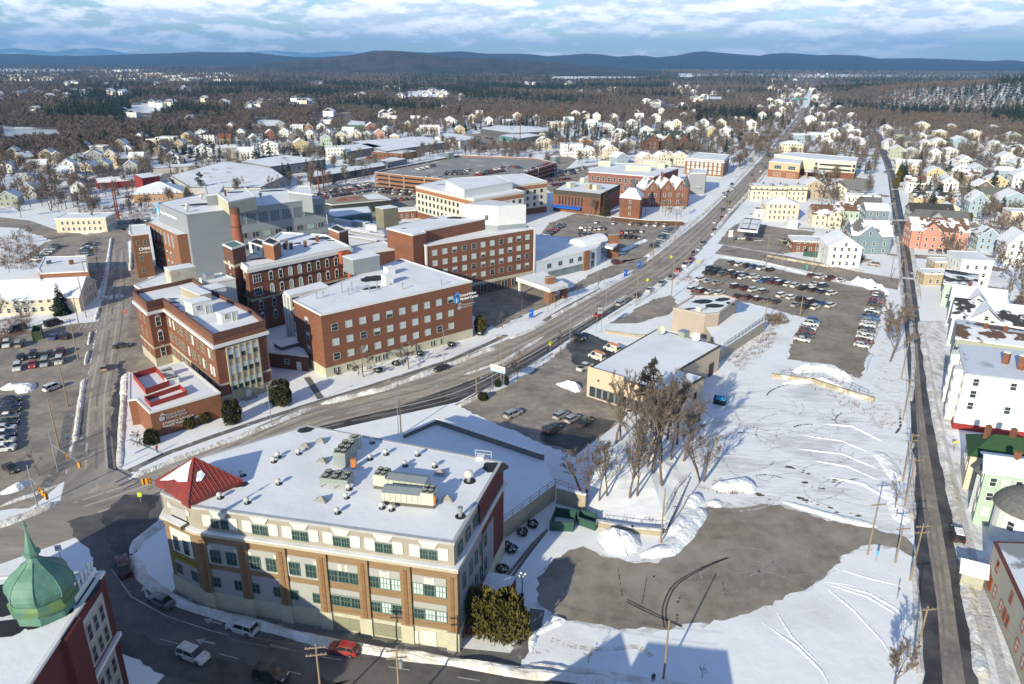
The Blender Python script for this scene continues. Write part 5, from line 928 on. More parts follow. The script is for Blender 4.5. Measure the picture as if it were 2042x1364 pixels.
 # bank terrace on its stone wall
tq=GL([(1447,692),(1527,634),(1430,610),(1300,640)],3.2);b=MB();b.prism(GL([(1437,700),(1447,692),(1527,640),(1480,622),(1400,640)],3.2),0,3.2,rock,snow);struct('terrace',b)
rail('black mesh railing on the stone wall beside the bank',[(1444,692),(1526,637)],3.2,1.3)
wall_('low pale kerb wall along the snowy slope in front of the bank',[(1208,663),(1268,672),(1300,672)],.8,.4,concrete_tan)
for lab,x,y,m_ in(('white satellite dish on the shop roof near its back edge',1385,676,trim_w),('pale round vent on the far corner of the shop roof',1316,662,hvac)):
 q=G(x,y+6,7.13);e=thing('satellite_dish',lab,'dish',q);b=MB();b.cyl((0,0),.12,0,1.2,steel,6);inst('mast',b.mesh('mast'),e);b=MB();b.lathe((0,0),[(.1,-.1),(.8,.05),(1.2,.35),(1.15,.4),(.7,.15),(.05,.05)],m_,16);o=inst('dish',b.mesh('dish'),e,(0,-.3,1.5));o.rotation_euler=(1.1,0,.2)
box_on('condenser','square grey condenser on the far side of the shop roof','rooftop unit',(1363,671),7.13,2.4,2.,1.5,M('chiller_case',(.30,.33,.29)),steel)
# snowy deck behind the office building, on its walls
dk_=GL([(1002,1043),(1108,965),(1160,935),(1080,918),(872,846),(700,880)],3.5);b=MB();b.prism(GL([(1002,1043),(1108,965),(1085,918),(872,846),(640,900),(700,1010)],3.5),-.2,3.5,concrete_tan,snow);struct('terrace',b)
wall_('dark concrete parapet wall along the far side of the snowy deck',[(872,846),(1082,917)],1.3,.5,M('dark_wall',(.17,.155,.135),.9,.25,.5),z=3.5,cap=snow_deep)
wall_('low dark kerb wall at the street corner of the snowy deck',[(806,873),(868,846)],.9,.35,M('dark_wall',(.17,.155,.135)),z=3.5,cap=snow_deep)
rail('brown railing along the top of the deck retaining wall',[(1004,1042),(1108,966)],3.5,1.2,rust,mesh_=False)
rail('brown railing turning along the tree bank',[(1108,966),(1160,985)],3.5,1.1,rust,mesh_=False)
wall_('tan retaining wall stub below the clump of trees',[(1112,1003),(1165,1018)],3.3,.5,concrete_tan,cap=snow_deep)
# banked ground under the trees, held by a low wall
def mound(name,outline,h,m,z=0.,n=26,seed=0):
 Q=GL(outline,z);xs=[p.x for p in Q];ys=[p.y for p in Q];b=MB();v=[];rr=random.Random(seed);c=sum(Q,Vector((0,0,0)))/len(Q)
 R_=9;k=len(Q);ring_=[]
 for j in range(R_+1):
  f_=j/R_
  for i in range(k*3):
   p=lerp(Q[i//3],Q[(i//3+1)%k],(i%3)/3);q=lerp(c,p,f_);hh=h*(1-f_**2.2)*(1+.15*noise2(q.x*.6,q.y*.6))+rr.uniform(-.05,.05)*(f_<1);v.append((q.x,q.y,z+max(-.05,hh)-(.05 if f_==1 else 0)))
 K=k*3;b.add(v,[(j*K+i,j*K+(i+1)%K,(j+1)*K+(i+1)%K,(j+1)*K+i)for j in range(R_)for i in range(K)],m);return struct(name,b)
mound('bank',[(1165,1015),(1130,960),(1150,905),(1250,830),(1330,800),(1400,850),(1420,930),(1375,985),(1330,1045),(1200,1050)],2.2,snow)
wall_('curved low tan wall at the foot of the tree bank',[(1190,1050),(1260,1062),(1318,1068)],1.1,.4,concrete_tan,cap=snow_deep);wall_('dark low wall running uphill beside the tree bank',[(1325,1062),(1345,1020),(1372,962)],.9,.35,M('dark_wall',(.17,.155,.135)),cap=snow_deep)
rail('grey chain fence behind the curved low wall',[(1190,1046),(1260,1057),(1318,1062)],1.2,1.1,steel,'chain_fence',cat='fence');rail('grey chain fence along the tree bank edge',[(1322,1030),(1345,985),(1368,958)],.6,1.4,steel,'chain_fence',cat='fence')
rail('long grey chain fence below the big car park',[(1556,748),(1620,750),(1680,765),(1730,790)],.2,1.5,steel,'chain_fence',cat='fence');wall_('long sandy wall under the chain fence',[(1540,752),(1620,762),(1690,785),(1740,800)],1.0,.6,M('sandy_block',(.40,.335,.225),.9,.3,.6,.1,(.62,.60,.56),.58,.3))
wall_('sandy snow-topped bank wall along the cross street',[(1532,512),(1600,524),(1652,533)],.8,.5,M('sandy_block',(.40,.335,.225)))
# garden strip beside the office
walk([(1008,1168),(1050,1110),(1085,1065)],.5,2,M('dark_wall',(.17,.155,.135)))
wall_('dark low garden wall on the plaza side of the office',[(1012,1150),(1060,1090),(1090,1060)],.45,.3,M('dark_wall',(.17,.155,.135)))
# dumpster pens
def pen(lab,pts,h,m,cat='enclosure'):
 Q=GL(pts);t=thing('dumpster_pen',lab,cat,Q[0])
 for p,q in zip(Q,Q[1:]+Q[:1]):dv=q-p;b=MB();b.obox((p+q)/2,math.atan2(dv.y,dv.x),dv.length,.15,0,h,m);b.build('panel',t)
 for p in Q:b=MB();b.obox(p,0,.22,.22,0,h+.15,m);b.build('post',t)
pen('dark green gated pen beside the deck wall',[(1097,1058),(1142,1060),(1150,1036),(1108,1030)],1.9,M('green_pen',(.03,.085,.065),.6,.2,1));pen('green panel fence under the tree bank, right of the gated pen',[(1152,1046),(1186,1058),(1188,1040),(1155,1030)],1.6,M('green_pen',(.05,.14,.10)))
pen('dark green dumpster pen behind the orange brick store',[(1602,511),(1636,514),(1640,500),(1612,497)],2.2,M('green_pen',(.05,.14,.10)));pen('green utility box fence among cars in the shop parking',[(66,680),(85,676),(85,664),(70,666)],2.6,M('olive_box',(.08,.12,.06)))
# trailer-shaped black container with the blue panel
q=G(1435,805);e=thing('recycling_container','black slope-sided recycling container with a bright blue panel beside the shop','container',q,None,-.5);b=MB();b.add([(-1.4,-.8,0),(1.4,-.8,0),(1.4,.8,0),(-1.4,.8,0),(-1.4,-.8,1.2),(1.4,-.8,1.2),(1.4,.8,1.2),(-1.4,.8,1.2),(-1.4,0,2.1),(1.4,0,2.1)],[(0,1,5,4),(2,3,7,6),(1,2,6,9,5),(3,0,4,8,7),(4,5,9,8),(6,7,8,9)],M('container_black',(.02,.025,.035),.5));inst('body',b.mesh('body'),e);b=MB();b.add([(-.9,-.78,1.27),(1.35,-.78,1.27),(1.35,-.06,2.08),(-.9,-.06,2.08)],[(0,1,2,3)],M('bright_blue',(.03,.30,.55),.5));inst('lid',b.mesh('lid'),e)
# industrial roofs on the left
wwall=M('weathered_white_wall',(.42,.40,.37),.9,.15,.3);gwall=M('grey_steel_wall',(.22,.22,.225),.8,.1,.3);dwall=M('dark_steel_wall',(.10,.10,.11),.8,.1,.3)
def ind(lab,pts,h,w_,cat='factory',name='factory',wins=0,vents=0,top=None):
 t,P=block(name,lab,cat,pts,h,w_,lip=.12,cop=M('dark_coping',(.07,.06,.05)),top=top)
 if wins:fac(t,P[0],P[1],fr(wins,.08,.92),[h*.45],win_mesh(1.6,1.,M('dark_frame',(.05,.05,.06)),glass,'plain'))
 for i in range(vents):
  u,w2=RN.uniform(.2,.8),RN.uniform(.25,.75);p=lerp(lerp(P[0],P[1],u),lerp(P[-1],P[2 if len(P)==4 else-2],u),w2);b=MB();b.obox(p,.3,1.8,1.4,h+.1,h+1.2,steel);b.build('roof_vent',t)
 return t
ind('widest white factory roof with trees in front, left of centre',[(340,350),(380,374),(520,374),(567,352),(540,334),(448,322)],6,wwall,vents=6);ind('long factory roof joined behind the widest one, grey side wall',[(538,333),(649,318),(568,309),(480,322)],7,gwall,wins=3,vents=3)
t=ind('long dark shed with a snowy barrel roof left of the garage',[(624,354),(770,330),(762,323),(612,345)],5,dwall);
ind('grey warehouse with a broad snowy roof behind the brick works',[(691,303),(763,292),(735,286),(655,292)],6,gwall);ind('long low white warehouse at the edge of the houses',[(770,302),(889,284),(845,272),(700,282)],6,gwall);ind('brick works with white doors and a snowy flat roof',[(741,303),(803,307),(833,301),(774,295)],5,brick,wins=6,vents=2);ind('low blue-grey workshop in front of the brick works',[(754,320),(774,324),(812,317),(781,313)],4,M('blue_steel_wall',(.12,.15,.18),.7,.1,.3))
ind('white warehouse with bright end wall behind the garage',[(868,272),(918,282),(958,275),(891,264)],7,M('bright_wall',(.72,.71,.68),.8,.04,.4));ind('dark-fronted long store with a snowy roof',[(958,257),(1024,266),(1090,262),(1060,252),(990,250)],6,dwall,vents=3);ind('teal-walled workshop below the dark-fronted store',[(995,270),(1035,277),(1080,270),(1042,264)],5,M('teal_wall',(.12,.25,.27),.7,.1,.3),wins=6);ind('white low store right of the dark-fronted one',[(1040,262),(1089,266),(1098,256),(1060,252)],5,wwall);ind('green and gold depot at the wood edge',[(690,249),(728,250),(730,243),(700,240)],6,M('depot_green',(.05,.14,.09),.7,.1,.5),vents=1)
ind('low flat grey shed beside the factory street',[(340,334),(395,332),(385,326),(338,328)],4,wwall);ind('white shed right of the factory street',[(300,336),(338,334),(330,328),(295,331)],4,wwall)
# red barns
t=thing('barn','red barn with a snowy rounded roof and white door','barn',G(230,376));o_=t.location;c1,c2=G(197,378),G(268,372);dv=(c2-c1);n_=Vector((-dv.y,dv.x,0)).normalized();b=MB();b.obox((c1+c2)/2+n_*5,math.atan2(dv.y,dv.x),dv.length,10,0,4,red_paint);b.build('wall',t)
b=MB();b.add([tuple(c+n_*(5-5.3*math.cos(w_))+Vector((0,0,3.9+2.4*math.sin(w_))))for c in(c1-dv*.01,c2+dv*.01)for w_ in[math.pi*i/8 for i in range(9)]],[(i,i+1,10+i,9+i)for i in range(8)],roof_snow);b.add([tuple(c+n_*(5-5*math.cos(w_))+Vector((0,0,3.9+2.3*math.sin(w_))))for c in(c1,c2)for w_ in[math.pi*i/8 for i in range(9)]],[tuple(range(9)),tuple(range(9,18))[::-1]],red_paint);b.build('roof',t);fac(t,lerp(c1,c2,.04)-n_*.02,c1+dv*.3,[.3],[0],win_mesh(2.4,3.,trim_w,trim_w,'plain'),name='door')
ind('tall red flat-roofed barn behind the rounded one',[(266,348),(283,356),(318,351),(300,344)],8,red_paint,'barn','barn');ind('low red shed with a snowy roof right of the barns',[(283,366),(345,367),(340,358),(290,358)],3.5,red_paint,'barn','barn')
house(318,402,20,26,24,4.5,5,'o','s','h','orange-tan hall with a broad snowy hip roof by the red barns',chim=False,name='hall')
# left edge buildings
house(45,628,12,34,18,5,4,'c','s','x','long cream house with a snowy roof and brown bare patch at the left edge',chim=False)
t,P=block('flat_brick_building','small flat-roofed orange brick shop beside the side street','shop',[(76,537),(82,546),(176,541),(172,511),(88,513)],5.6,brick_orange);b=MB();b.prism(GL([(96,575),(172,568),(180,548),(84,556)],3.4),3.0,3.4,trim_w,snow_deep);b.build('canopy',t);box_on('roof_stack','brick stack on the small orange shop roof','chimney',(143,527),5.7,1.4,1.,1.8,brick);box_on('roof_unit','dark vent box on the small orange shop roof','rooftop unit',(98,526),5.7,1.6,1.2,1.4,dwall)
house(165,463,8,22,13,6.4,0,'c','s','f','two-storey cream block with a dark porch at the end of the side street',chim=True)
# parking garage
hg_=8.
GP=[(748,346),(805,353),(889,361),(1031,351),(1110,327),(1065,318),(914,312),(850,325),(770,340)]
P=[Vector(p[:2])for p in GL(GP,hg_)];c=sum(P,Vector((0,0)))/len(P);t=thing('parking_garage','three-level brick-banded parking garage with cars on its roof deck','parking garage',(c.x,c.y,0));b=MB();b.prism(inset(P,1.5),0,hg_-.4,M('garage_dark',(.03,.03,.032),.9));b.build('core',t)
for k,z in enumerate((0,2.7,5.4)):
 b=MB();ring(b,P,.3,z+(0 if k==0 else-.3),z+1.3,M('garage_brick',(.26,.13,.08),.9,.1,.4),.05);b.build('parapet_band',t)
b=MB();ring(b,P,.3,hg_-.4,hg_+1.0,M('garage_brick',(.26,.13,.08)),.05);ring(b,P,.32,hg_+1.0,hg_+1.15,roof_snow,.08);b.build('roof_parapet',t);b=MB();b.prism(inset(P,.2),hg_-.38,hg_+.05,concrete,M('deck',(.27,.265,.25),.9,.15,.12,0,(.55,.55,.55),.62,.05),False);b.build('deck',t)
for i in range(len(P)):
 for s_ in(0,.5):b=MB();b.obox(lerp(P[i],P[(i+1)%len(P)],s_),.4,.8,.8,0,hg_+1.2,concrete);b.build('pier',t)
for i,(x,y)in enumerate(((896,316),(1107,325))):box_on('stair_house',f'glazed stair house on the garage roof, {("far", "right-hand")[i]} corner','stair house',(x,y),hg_,5,5,4.5,M('spandrel',(.16,.2,.2)))
# helipad, glass link and plant
t,P=block('helipad','raised landing pad with a red square and a snowy ramp behind the grey institute','helipad',[(642,404),(662,409),(780,398),(746,383),(660,396)],5.5,M('pad_under',(.05,.05,.05)),top=M('pad_tan',(.30,.25,.19),.9,.1,.3),cop=trim_w,lip=.2);b=MB();b.face([tuple(p[:2])+(5.68,)for p in GL([(668,402),(712,399),(724,392),(684,394)],5.6)],M('pad_red',(.33,.09,.05),.9,.3,.4,0,(.36,.28,.2),.55,.25));b.build('marking',t);b=MB();b.face([tuple(p[:2])+(5.68,)for p in GL([(735,398),(778,397),(747,385),(722,390)],5.6)],roof_snow);b.build('snow_patch',t)
for k in range(7):b=MB();q=G(665+k*17,418-k*1.5);b.obox(q,0,.8,.8,0,5.3,concrete);b.build('pillar',t)
t,P=block('glass_link','blue-green glazed link building with an L-shaped roof beside the institute','hospital',[(652,428),(670,434),(742,424),(735,412),(655,418)],8,M('teal_cladding',(.04,.13,.17),.3,.2,.4),cop=M('teal_coping',(.15,.25,.28)));fac(t,P[1],P[2],fr(12,.03,.97),[1.,4.4],win_mesh(2.,2.6,M('teal_coping',(.15,.25,.28)),glass_teal,'grid'))
t,P=block('service_roof','cluttered low service roof with ducts between old hospital and tower','hospital',[(655,470),(700,492),(775,480),(760,452),(720,440),(655,446)],9,gwall,cop=steel)
for i,(x,y,l,w_,h_,m_)in enumerate(((700,462,22,1.6,1.4,metal_grey),(735,470,18,1.4,1.2,steel),(715,478,20,1.2,1.,steel),(690,448,12,2,1.8,trim_w),(720,452,8,3,2.2,metal_grey),(680,470,9,1.6,1.2,concrete),(745,458,6,3,2.,metal_white))):box_on('duct_run',f'long roof duct on the cluttered service roof, {nth(i+1)} of seven','duct',(x,y),9.1,l,w_,h_,m_,ang=-.55)
t,P=block('brick_lift_house','square brick lift house with a black top beside the old hospital','penthouse',[(655,456),(676,464),(694,459),(672,449)],22,brick_orange,top=membrane);fac(t,P[1],P[2],[.5],[17],win_mesh(1.2,1.2,trim_w,blind,'plain'))
box_on('cooling_tower','olive cooling tower with a black opening at the back of the brick block','cooling tower',(773,452),12,7,6,8,M('olive_panel',(.20,.19,.13),.8,.15,.5));house(812,436,20,10,8,4,0,'k','s','f','small brick hut with a snowy flat roof by the medical office',chim=False,name='hut')
# brick row beyond the Victorian house
t,P=block('brick_block','wide two-storey red brick block with a snowy roof and cream plant boxes','building',[(1173,343),(1304,353),(1353,336),(1224,325)],11.5,M('rose_brick',(.235,.10,.08),.9,.12,.8));fac(t,P[0],P[1],fr(11,.03,.97),[6.6,2.2],win_mesh(1.6,2.6,trim_w,glass_teal,'sash'))
for i,(x,y,l,w_)in enumerate(((1272,340,16,5),(1295,330,9,4),(1317,335,5,4),(1332,332,4,3),(1205,331,8,4))):box_on('roof_unit',f'boxy cream unit on the wide brick roof, {nth(i+1)} in size','rooftop unit',(x,y),11.6,l,w_,3.2,hvac,ang=-.12)
t,P=block('modern_wing','plain grey modern wing with a glazed porch by the main street','building',[(1375,346),(1408,346),(1410,338),(1381,336)],12.5,M('grey_panel',(.30,.31,.32),.7,.05,.4));b=MB();b.prism(GL([(1369,372),(1398,373),(1402,363),(1372,362)],4.5),3.8,4.5,metal_grey,roof_snow);b.build('canopy',t)
t,P=block('brick_apartments','three-storey brick apartments with pale window surrounds beside the main street','apartment house',[(1367,316),(1444,321),(1455,309),(1390,304)],11.,M('ochre_brick',(.24,.13,.075),.9,.12,.8));b=MB();ring(b,P,.2,9.6,10.4,trim_w,.4);b.build('cornice',t);fac(t,P[0],P[1],fr(8,.04,.96),[1.2,4.2,7.0],win_mesh(1.5,1.9,trim_w,blind,'mull'));fac(t,P[1],P[2],fr(4,.08,.92),[1.2,4.2,7.0],win_mesh(1.2,1.8,trim_w,glass,'sash'))
VB=thing('victorian_house','large Victorian brick house with steep snowy gables and a pointed slate turret','building',G(1325,412),None,.12);b=MB();b2=MB();bk=M('victorian_brick',(.21,.095,.065),.9,.14,1.)
gable(b,-12,0,-3,16,9.5,5,bk,None);gable(b2,-12,0,-3,16,9.5,5,None,ROOF['g']);gable(b,-3,1.2,6,16,9.5,5.4,bk,None);gable(b2,-3,1.2,6,16,9.5,5.4,None,roof_snow);gable(b,6,.4,12,16,10,5,bk,None);gable(b2,6,.4,12,16,10,5,None,roof_snow);b.cyl((12,1.5),2.3,0,11,bk,10);b2.cyl((12,1.5),2.7,11,17.5,M('slate',(.09,.09,.1)),10,.05);inst('wall',b.mesh('wall'),VB);inst('roof',b2.mesh('roof'),VB)
for x,y in((-7.5,0),(1.5,1.2),(9,.4)):[inst('window',win_mesh(1.1,1.9,trim_w,glass,'sash'),VB,(x+k,y-.01,z))for k in(-1.6,1.6)for z in(1.4,5.4)];inst('window',win_mesh(1.1,1.6,trim_w,glass,'sash'),VB,(x,y-.01,9.6))
b=MB();b.box(-.6,8,12,.6,9,18,brick);inst('chimney',b.mesh('chimney'),VB)
wall_('rusty sheet-pile wall behind the emergency car park',[(1220,441),(1290,448),(1362,450)],2.2,.4,M('sheet_pile',(.10,.055,.035),.9,.25,1.5),cap=snow_deep)
VB2=thing('victorian_house','dark red brick mansion with big dark green roofs among bare trees beyond the brick apartments','building',G(1330,300),None,.1);b=MB();b2=MB()
for x0,x1 in((-20,-8),(-4,6),(10,20)):gable(b,x0,0,x1,20,8,7,brick_dark,None);gable(b2,x0,0,x1,20,8,7,None,M('green_slate',(.04,.055,.05),.8,.2,1,0,(.75,.75,.75),.56,.15))
gable(b,-20,8,20,18,8,8,brick_dark,None,'x');gable(b2,-20,8,20,18,8,8,None,M('green_slate',(.04,.055,.05)),'x');inst('wall',b.mesh('wall'),VB2);inst('roof',b2.mesh('roof'),VB2);[inst('window',win_mesh(1.2,2.,trim_w,glass,'sash'),VB2,(x,-.01,z))for x in(-16,-12,-1,3,13,17)for z in(1.5,5)]
# school-like long building and its neighbours across the main street
t,P=block('long_school','long cream-panelled two-storey building on pillars with brick end walls','building',[(1626,318),(1708,323),(1712,315),(1584,304),(1544,308)],12.,M('cream_panel',(.60,.57,.47)));fac(t,P[0],P[1],fr(11,.12,.9),[8.3,5.2],win_mesh(1.7,1.1,M('dark_frame',(.05,.05,.06)),glass,'plain'));fac(t,P[0],P[1],[.04,.96],[8.,5.],win_mesh(1.4,2.,M('dark_frame',(.05,.05,.06)),glass,'plain'));b=MB();ring(b,P,.1,-.1,4.2,brick,.05);b.build('base',t)
t,P=block('corner_store','tan and brick two-storey store with green-glazed front on the main street','shop',[(1534,322),(1596,327),(1600,319),(1545,314)],10.5,M('store_tan',(.52,.38,.24),.85,.1,.5));b=MB();ring(b,P,.1,-.1,5.,brick_orange,.06);b.build('base',t);fac(t,P[0],P[1],[.3,.75],[6.,1.],win_mesh(5,2.4,trim_w,glass_teal,'grid'))
canopy('pale drive-through canopy in front of the long cream building',[(1604,340),(1645,346),(1650,341),(1612,336)],5,.6,[(1608,355,.8,concrete),(1643,360,.8,concrete)])
# mansard motel buildings, gas station, stores
for i,(x,y,w_)in enumerate(((1516,400,12),(1552,401,8),(1586,401,12))):house(x,y,-10,w_,11,8.5,0,'c','g','m',f'cream mansard-roofed building by the main street, {nth(i+1)} of three from the street')
house(1557,440,-8,16.5,13,8.4,2.4,'h','s','h','large pale pink store building with a snowy roof behind the gas station',chim=False,name='shop');house(1518,436,-8,6.5,8,4.5,1,'w','b','f','small white shopfront with a brown awning left of the pale pink store',chim=False,name='shop');house(1580,455,-8,4.5,5,3.8,0,'w','s','f','white garage lean-to below the pale pink store',chim=False,wins=False,name='garage')
t=thing('gas_canopy','white fuel canopy with four dark snow panels on its flat top','canopy',(G(1500,460,5).x,G(1500,460,5).y,0));Q=GL([(1471,457),(1511,461),(1519,436),(1481,434)],5.4);b=MB();b.prism(Q,4.5,5.4,trim_w,trim_w);b.build('roof',t);b=MB();b.face([tuple(p[:2])+(5.45,)for p in inset(Q,1.)],M('maroon_roof',(.10,.03,.035)));b.build('deck',t)
for i in(0,1):
 for j in(0,1):b=MB();f_=lambda u,v_:lerp(lerp(Q[0],Q[1],u),lerp(Q[3],Q[2],u),v_);b.face([tuple(f_(u,v_)[:2])+(5.5,)for u,v_ in((.12+.4*i,.12+.4*j),(.48+.4*i,.12+.4*j),(.48+.4*i,.48+.4*j),(.12+.4*i,.48+.4*j))],roof_snow);b.build('snow_patch',t)
for u in(.25,.75):b=MB();b.obox(lerp(lerp(Q[0],Q[1],u),lerp(Q[3],Q[2],u),.5),0,.6,.6,0,4.5,trim_w);b.build('pillar',t)
house(1615,503,-8,15,11,4.6,0,'k','s','f','flat orange brick store with a cream sign board and snowy roof',chim=False,name='shop')
q=G(1590,490);e=thing('sign_board','blank cream sign board standing at the corner of the orange brick store','sign',q,None,-.14);b=MB();b.box(-2.6,-.15,2.2,2.6,.15,4.6,cream);inst('board',b.mesh('board'),e);[inst('post',MB().box(-.1,-.1,0,.1,.1,2.2,steel).mesh('post'),e,(k,0,0))for k in(-2,2)]
house(1623,395,-10,10,10,7.5,3.4,'t','s','g','tan gabled house behind the mansard buildings');house(1668,398,-10,10,10,6,3.6,'c','b','g','cream gabled house with a brown-edged roof by the concrete yard');house(1718,404,-12,19,8,4,0,'w','s','f','long low white block with a flat snowy roof near the right-hand street');house(1645,452,-10,13,11,6.2,3.6,'c','b','x','cream cross-gabled house with a brown half-bare roof and small front gable',wing=(3.4,6.4,3.2,6,3.));house(1690,447,-12,12,10,7,3,'m','b','x','faded mint house behind bare branches between the two cream and slate houses');house(1733,437,-14,10,11,7,3.4,'e','G','x','pale grey house with a grey roof behind the slate-blue tower')
house(1742,470,-12,10,12,12,2.2,'a','s','x','tall slate-blue house with three arched top windows',chim=False);house(1733,506,-8,16,13,8,5,'a','g','x','large slate-blue house with a white-trimmed front gable',wing=(-1,9,.6,8,4.2));house(1680,533,-8,12.5,15,8.2,4.,'w','s','g','narrow white three-storey gabled house on the cross street corner')
# right of the street, near part
house(1862,412,-12,22,10,5,2.4,'y','d','x','long yellow house with porch windows right of the street');house(1855,445,-12,20,10,6,3,'e','D','x','grey house with a bare dark roof below the long yellow house');house(1875,465,-12,23,10,6.5,3.4,'e','G','x','grey house with a bare grey roof and white dormer gable',wing=(-3,8,1,6.5,3.4));house(1868,497,-10,23,11,8.2,4.4,'p','b','x','salmon pink house with a brown roof and white-trimmed front gable',wing=(-4,7,1.4,8.2,3.4))
house(1948,432,-14,9.6,12,8,4.6,'l','s','g','light blue gabled house with round shrub beside it');house(1977,418,-14,13,11,8.5,3,'g','G','x','olive-grey house with a dark roof between two light blue houses');house(2018,428,-14,15,14,7.5,4.6,'l','s','g','light blue gabled house nearest the right edge',wing=(4,6,1.5,5,2.6));house(1893,428,-12,9,8,3.6,2,'c','s','g','low cream cottage with a broad gable right of the long yellow house');house(1908,442,-12,9,6,3,0,'y','s','f','low yellow garage row with a flat snowy roof',chim=False,name='garage')
house(1882,570,-6,15,7,4.4,0,'t','s','f','low tan storefront with a flat snowy roof by the street corner',chim=False,name='shop');house(1900,552,-6,15,7,5.6,0,'t','s','f','low tan workshop roof behind the storefront',chim=False,name='shop');house(1938,572,-9,10.5,14,9.8,0,'w','s','f','tall plain white three-storey box house with few windows',chim=False);house(2026,527,-14,9,12,8,5,'w','s','g','white gabled house with shuttered windows at the right edge');house(2036,455,-10,12,10,8,0,'h','s','f','blank pale pink building cut by the right edge',chim=False,wins=False);house(1968,500,-14,9,10,6,3.6,'l','g','g','small light blue house half hidden by bare branches')
def nrow(lab,pts,h,wl,roof,rh,kind='x',rows=(1.,3.9,6.8)):
 return None
 # ---------------------------------------------------------------- tenements down the right-hand street
def gpoly(lab,quad,h,rh,wl,rm,name='house',ov=.5,winrows=(1.,3.9),nf=5,dormer=None,chim=(),side=3,kind='g',cat='house',inst_=None):
 """quad: pixels of the eaves, near-left, near-right, far-right, far-left; ridge runs left to right"""
 Q=[Vector(p[:2])for p in GL(quad,h)];c=sum(Q,Vector((0,0)))/4;t=thing(name,lab,cat,(c.x,c.y,0));wm=WALL[wl][1];b=MB()
 m0,m1=(Q[0]+Q[3])/2,(Q[1]+Q[2])/2;v=[tuple(q)+(z,)for z in(-.2,h)for q in Q]+[tuple(m0)+(h+rh,),tuple(m1)+(h+rh,)]
 b.add(v,[(0,1,5,4),(2,3,7,6),(1,2,6,9,5)if kind=='g' else(1,2,6,5),(3,0,4,8,7)if kind=='g' else(3,0,4,7)],wm);b.build('wall',t);b=MB();o=inset(Q,-ov)
 if kind=='g':
  e0,e1=m0+(m0-m1).normalized()*ov,m1+(m1-m0).normalized()*ov
  for(p,q)in((o[0],o[1]),(o[3],o[2])):
   zz_=h-.25;f_=[tuple(p)+(zz_,),tuple(q)+(zz_,),tuple(e1)+(h+rh,),tuple(e0)+(h+rh,)];g_=[(x,y,z+.3)for x,y,z in f_];b.add(f_+g_,[(0,1,2,3),(4,5,6,7),(0,1,5,4),(1,2,6,5),(3,0,4,7)],rm)
 else:
  k=min((Q[0]-Q[3]).length/2,(m1-m0).length*.3);e0,e1=m0+(m1-m0).normalized()*k,m1-(m1-m0).normalized()*k;A_=[tuple(p)+(h,)for p in o];b.add(A_+[tuple(e0)+(h+rh,),tuple(e1)+(h+rh,)],[(0,1,5,4),(1,2,5),(2,3,4,5),(3,0,4)],rm)
 b.build('roof',t);me=win_mesh(.95,1.5,trim_w,glass,'sash');me2=win_mesh(.95,1.5,trim_w,blind,'sash')
 if nf:fac(t,Q[0],Q[1],fr(nf,.05,.95),winrows,rwin(me,me,me2))
 if side:fac(t,Q[3],Q[0],fr(side,.08,.92),winrows,rwin(me,me2))
 for s_,rr_ in chim:b=MB();p=lerp(m0,m1,s_);b.obox(p,.3,.9,.7,h+rh*.5,h+rh+1.6,brick);b.build('chimney',t)
 if dormer:
  s_,w_=dormer;p=lerp(Q[0],Q[1],s_);u=(Q[1]-Q[0]).normalized();n_=Vector((-u.y,u.x));dp=(Q[0]-Q[3]).length*.5;b=MB();b2=MB();a_,c_=p-u*w_/2,p+u*w_/2;hh=h+w_*.42
  b.face([tuple(a_)+(h-.3,),tuple(c_)+(h-.3,),tuple(p)+(hh,)],wm);b.build('dormer_wall',t);pk=tuple(p-n_*.5)+(hh+.3,);bk_=tuple(p+n_*dp)+(hh+.3,);oo=n_*.5
  for q in(a_-u*.4,c_+u*.4):b2.face([pk,bk_,tuple(q+n_*dp*.1)+(h,),tuple(q-oo)+(h,)],roof_snow)
  b2.build('dormer_roof',t);q_=p;inst('window',win_mesh(.9,1.2,trim_w,glass,'sash'),t,(p.x-t.location.x,p.y-t.location.y,h+.2),math.atan2(u.y,u.x))
 return t,Q
t,P=block('apartment_house','big white four-storey apartment house with a red base and pale flat roof','apartment house',[(1925,746),(2120,769),(2080,705),(1912,686)],13.2,WALL['w'][1],top=M('thin_snow_roof',(.62,.66,.72),.7,.08,.3,0,(.30,.31,.33),.63,.09,sharp=.1),cop=M('alu_edge',(.6,.62,.64),.5),lip=.1)
b=MB();b.prism(inset(P,-.08),-.1,1.5,red_paint,bottom=False);b.build('base',t);fac(t,P[0],P[1],[.13,.52,.8],[2.3,5.2,8.0,10.8],rwin(win_mesh(1.1,1.6,trim_w,glass,'sash'),win_mesh(1.1,1.6,trim_w,blind,'sash')))
u=(P[3]-P[0]);
for s_ in(.25,.75):b=MB();q=onf(P[3],P[0],s_,.7);b.obox(q,math.atan2(u.y,u.x),3.2,1.6,.5,12.8,WALL['w'][1]);b.build('bay',t)
fac(t,P[3],P[0],[.08,.5,.92],[2.3,5.2,8.,10.8],win_mesh(1.,1.6,trim_w,glass,'sash'));fac(t,P[3],P[0],[.25,.75],[2.3,5.2,8.,10.8],win_mesh(1.4,1.6,trim_w,glass,'mull'),out=1.5)
for i,(x,y,h_)in enumerate(((2005,716,2.6),(2035,728,3.2))):box_on('roof_stack',f'white-capped brick stack on the pale apartment roof, {("left", "right")[i]} one','chimney',(x,y+8),13.33,1.5,1.1,h_,brick)
gpoly('sage green tenement with a patchy brown flat roof behind the big white apartment house',[(1909,674),(2070,694),(2062,662),(1911,637)],10,.8,'g',ROOF['b'],winrows=(3.4,7.),nf=8,chim=((.35,0),(.6,0)),side=3)
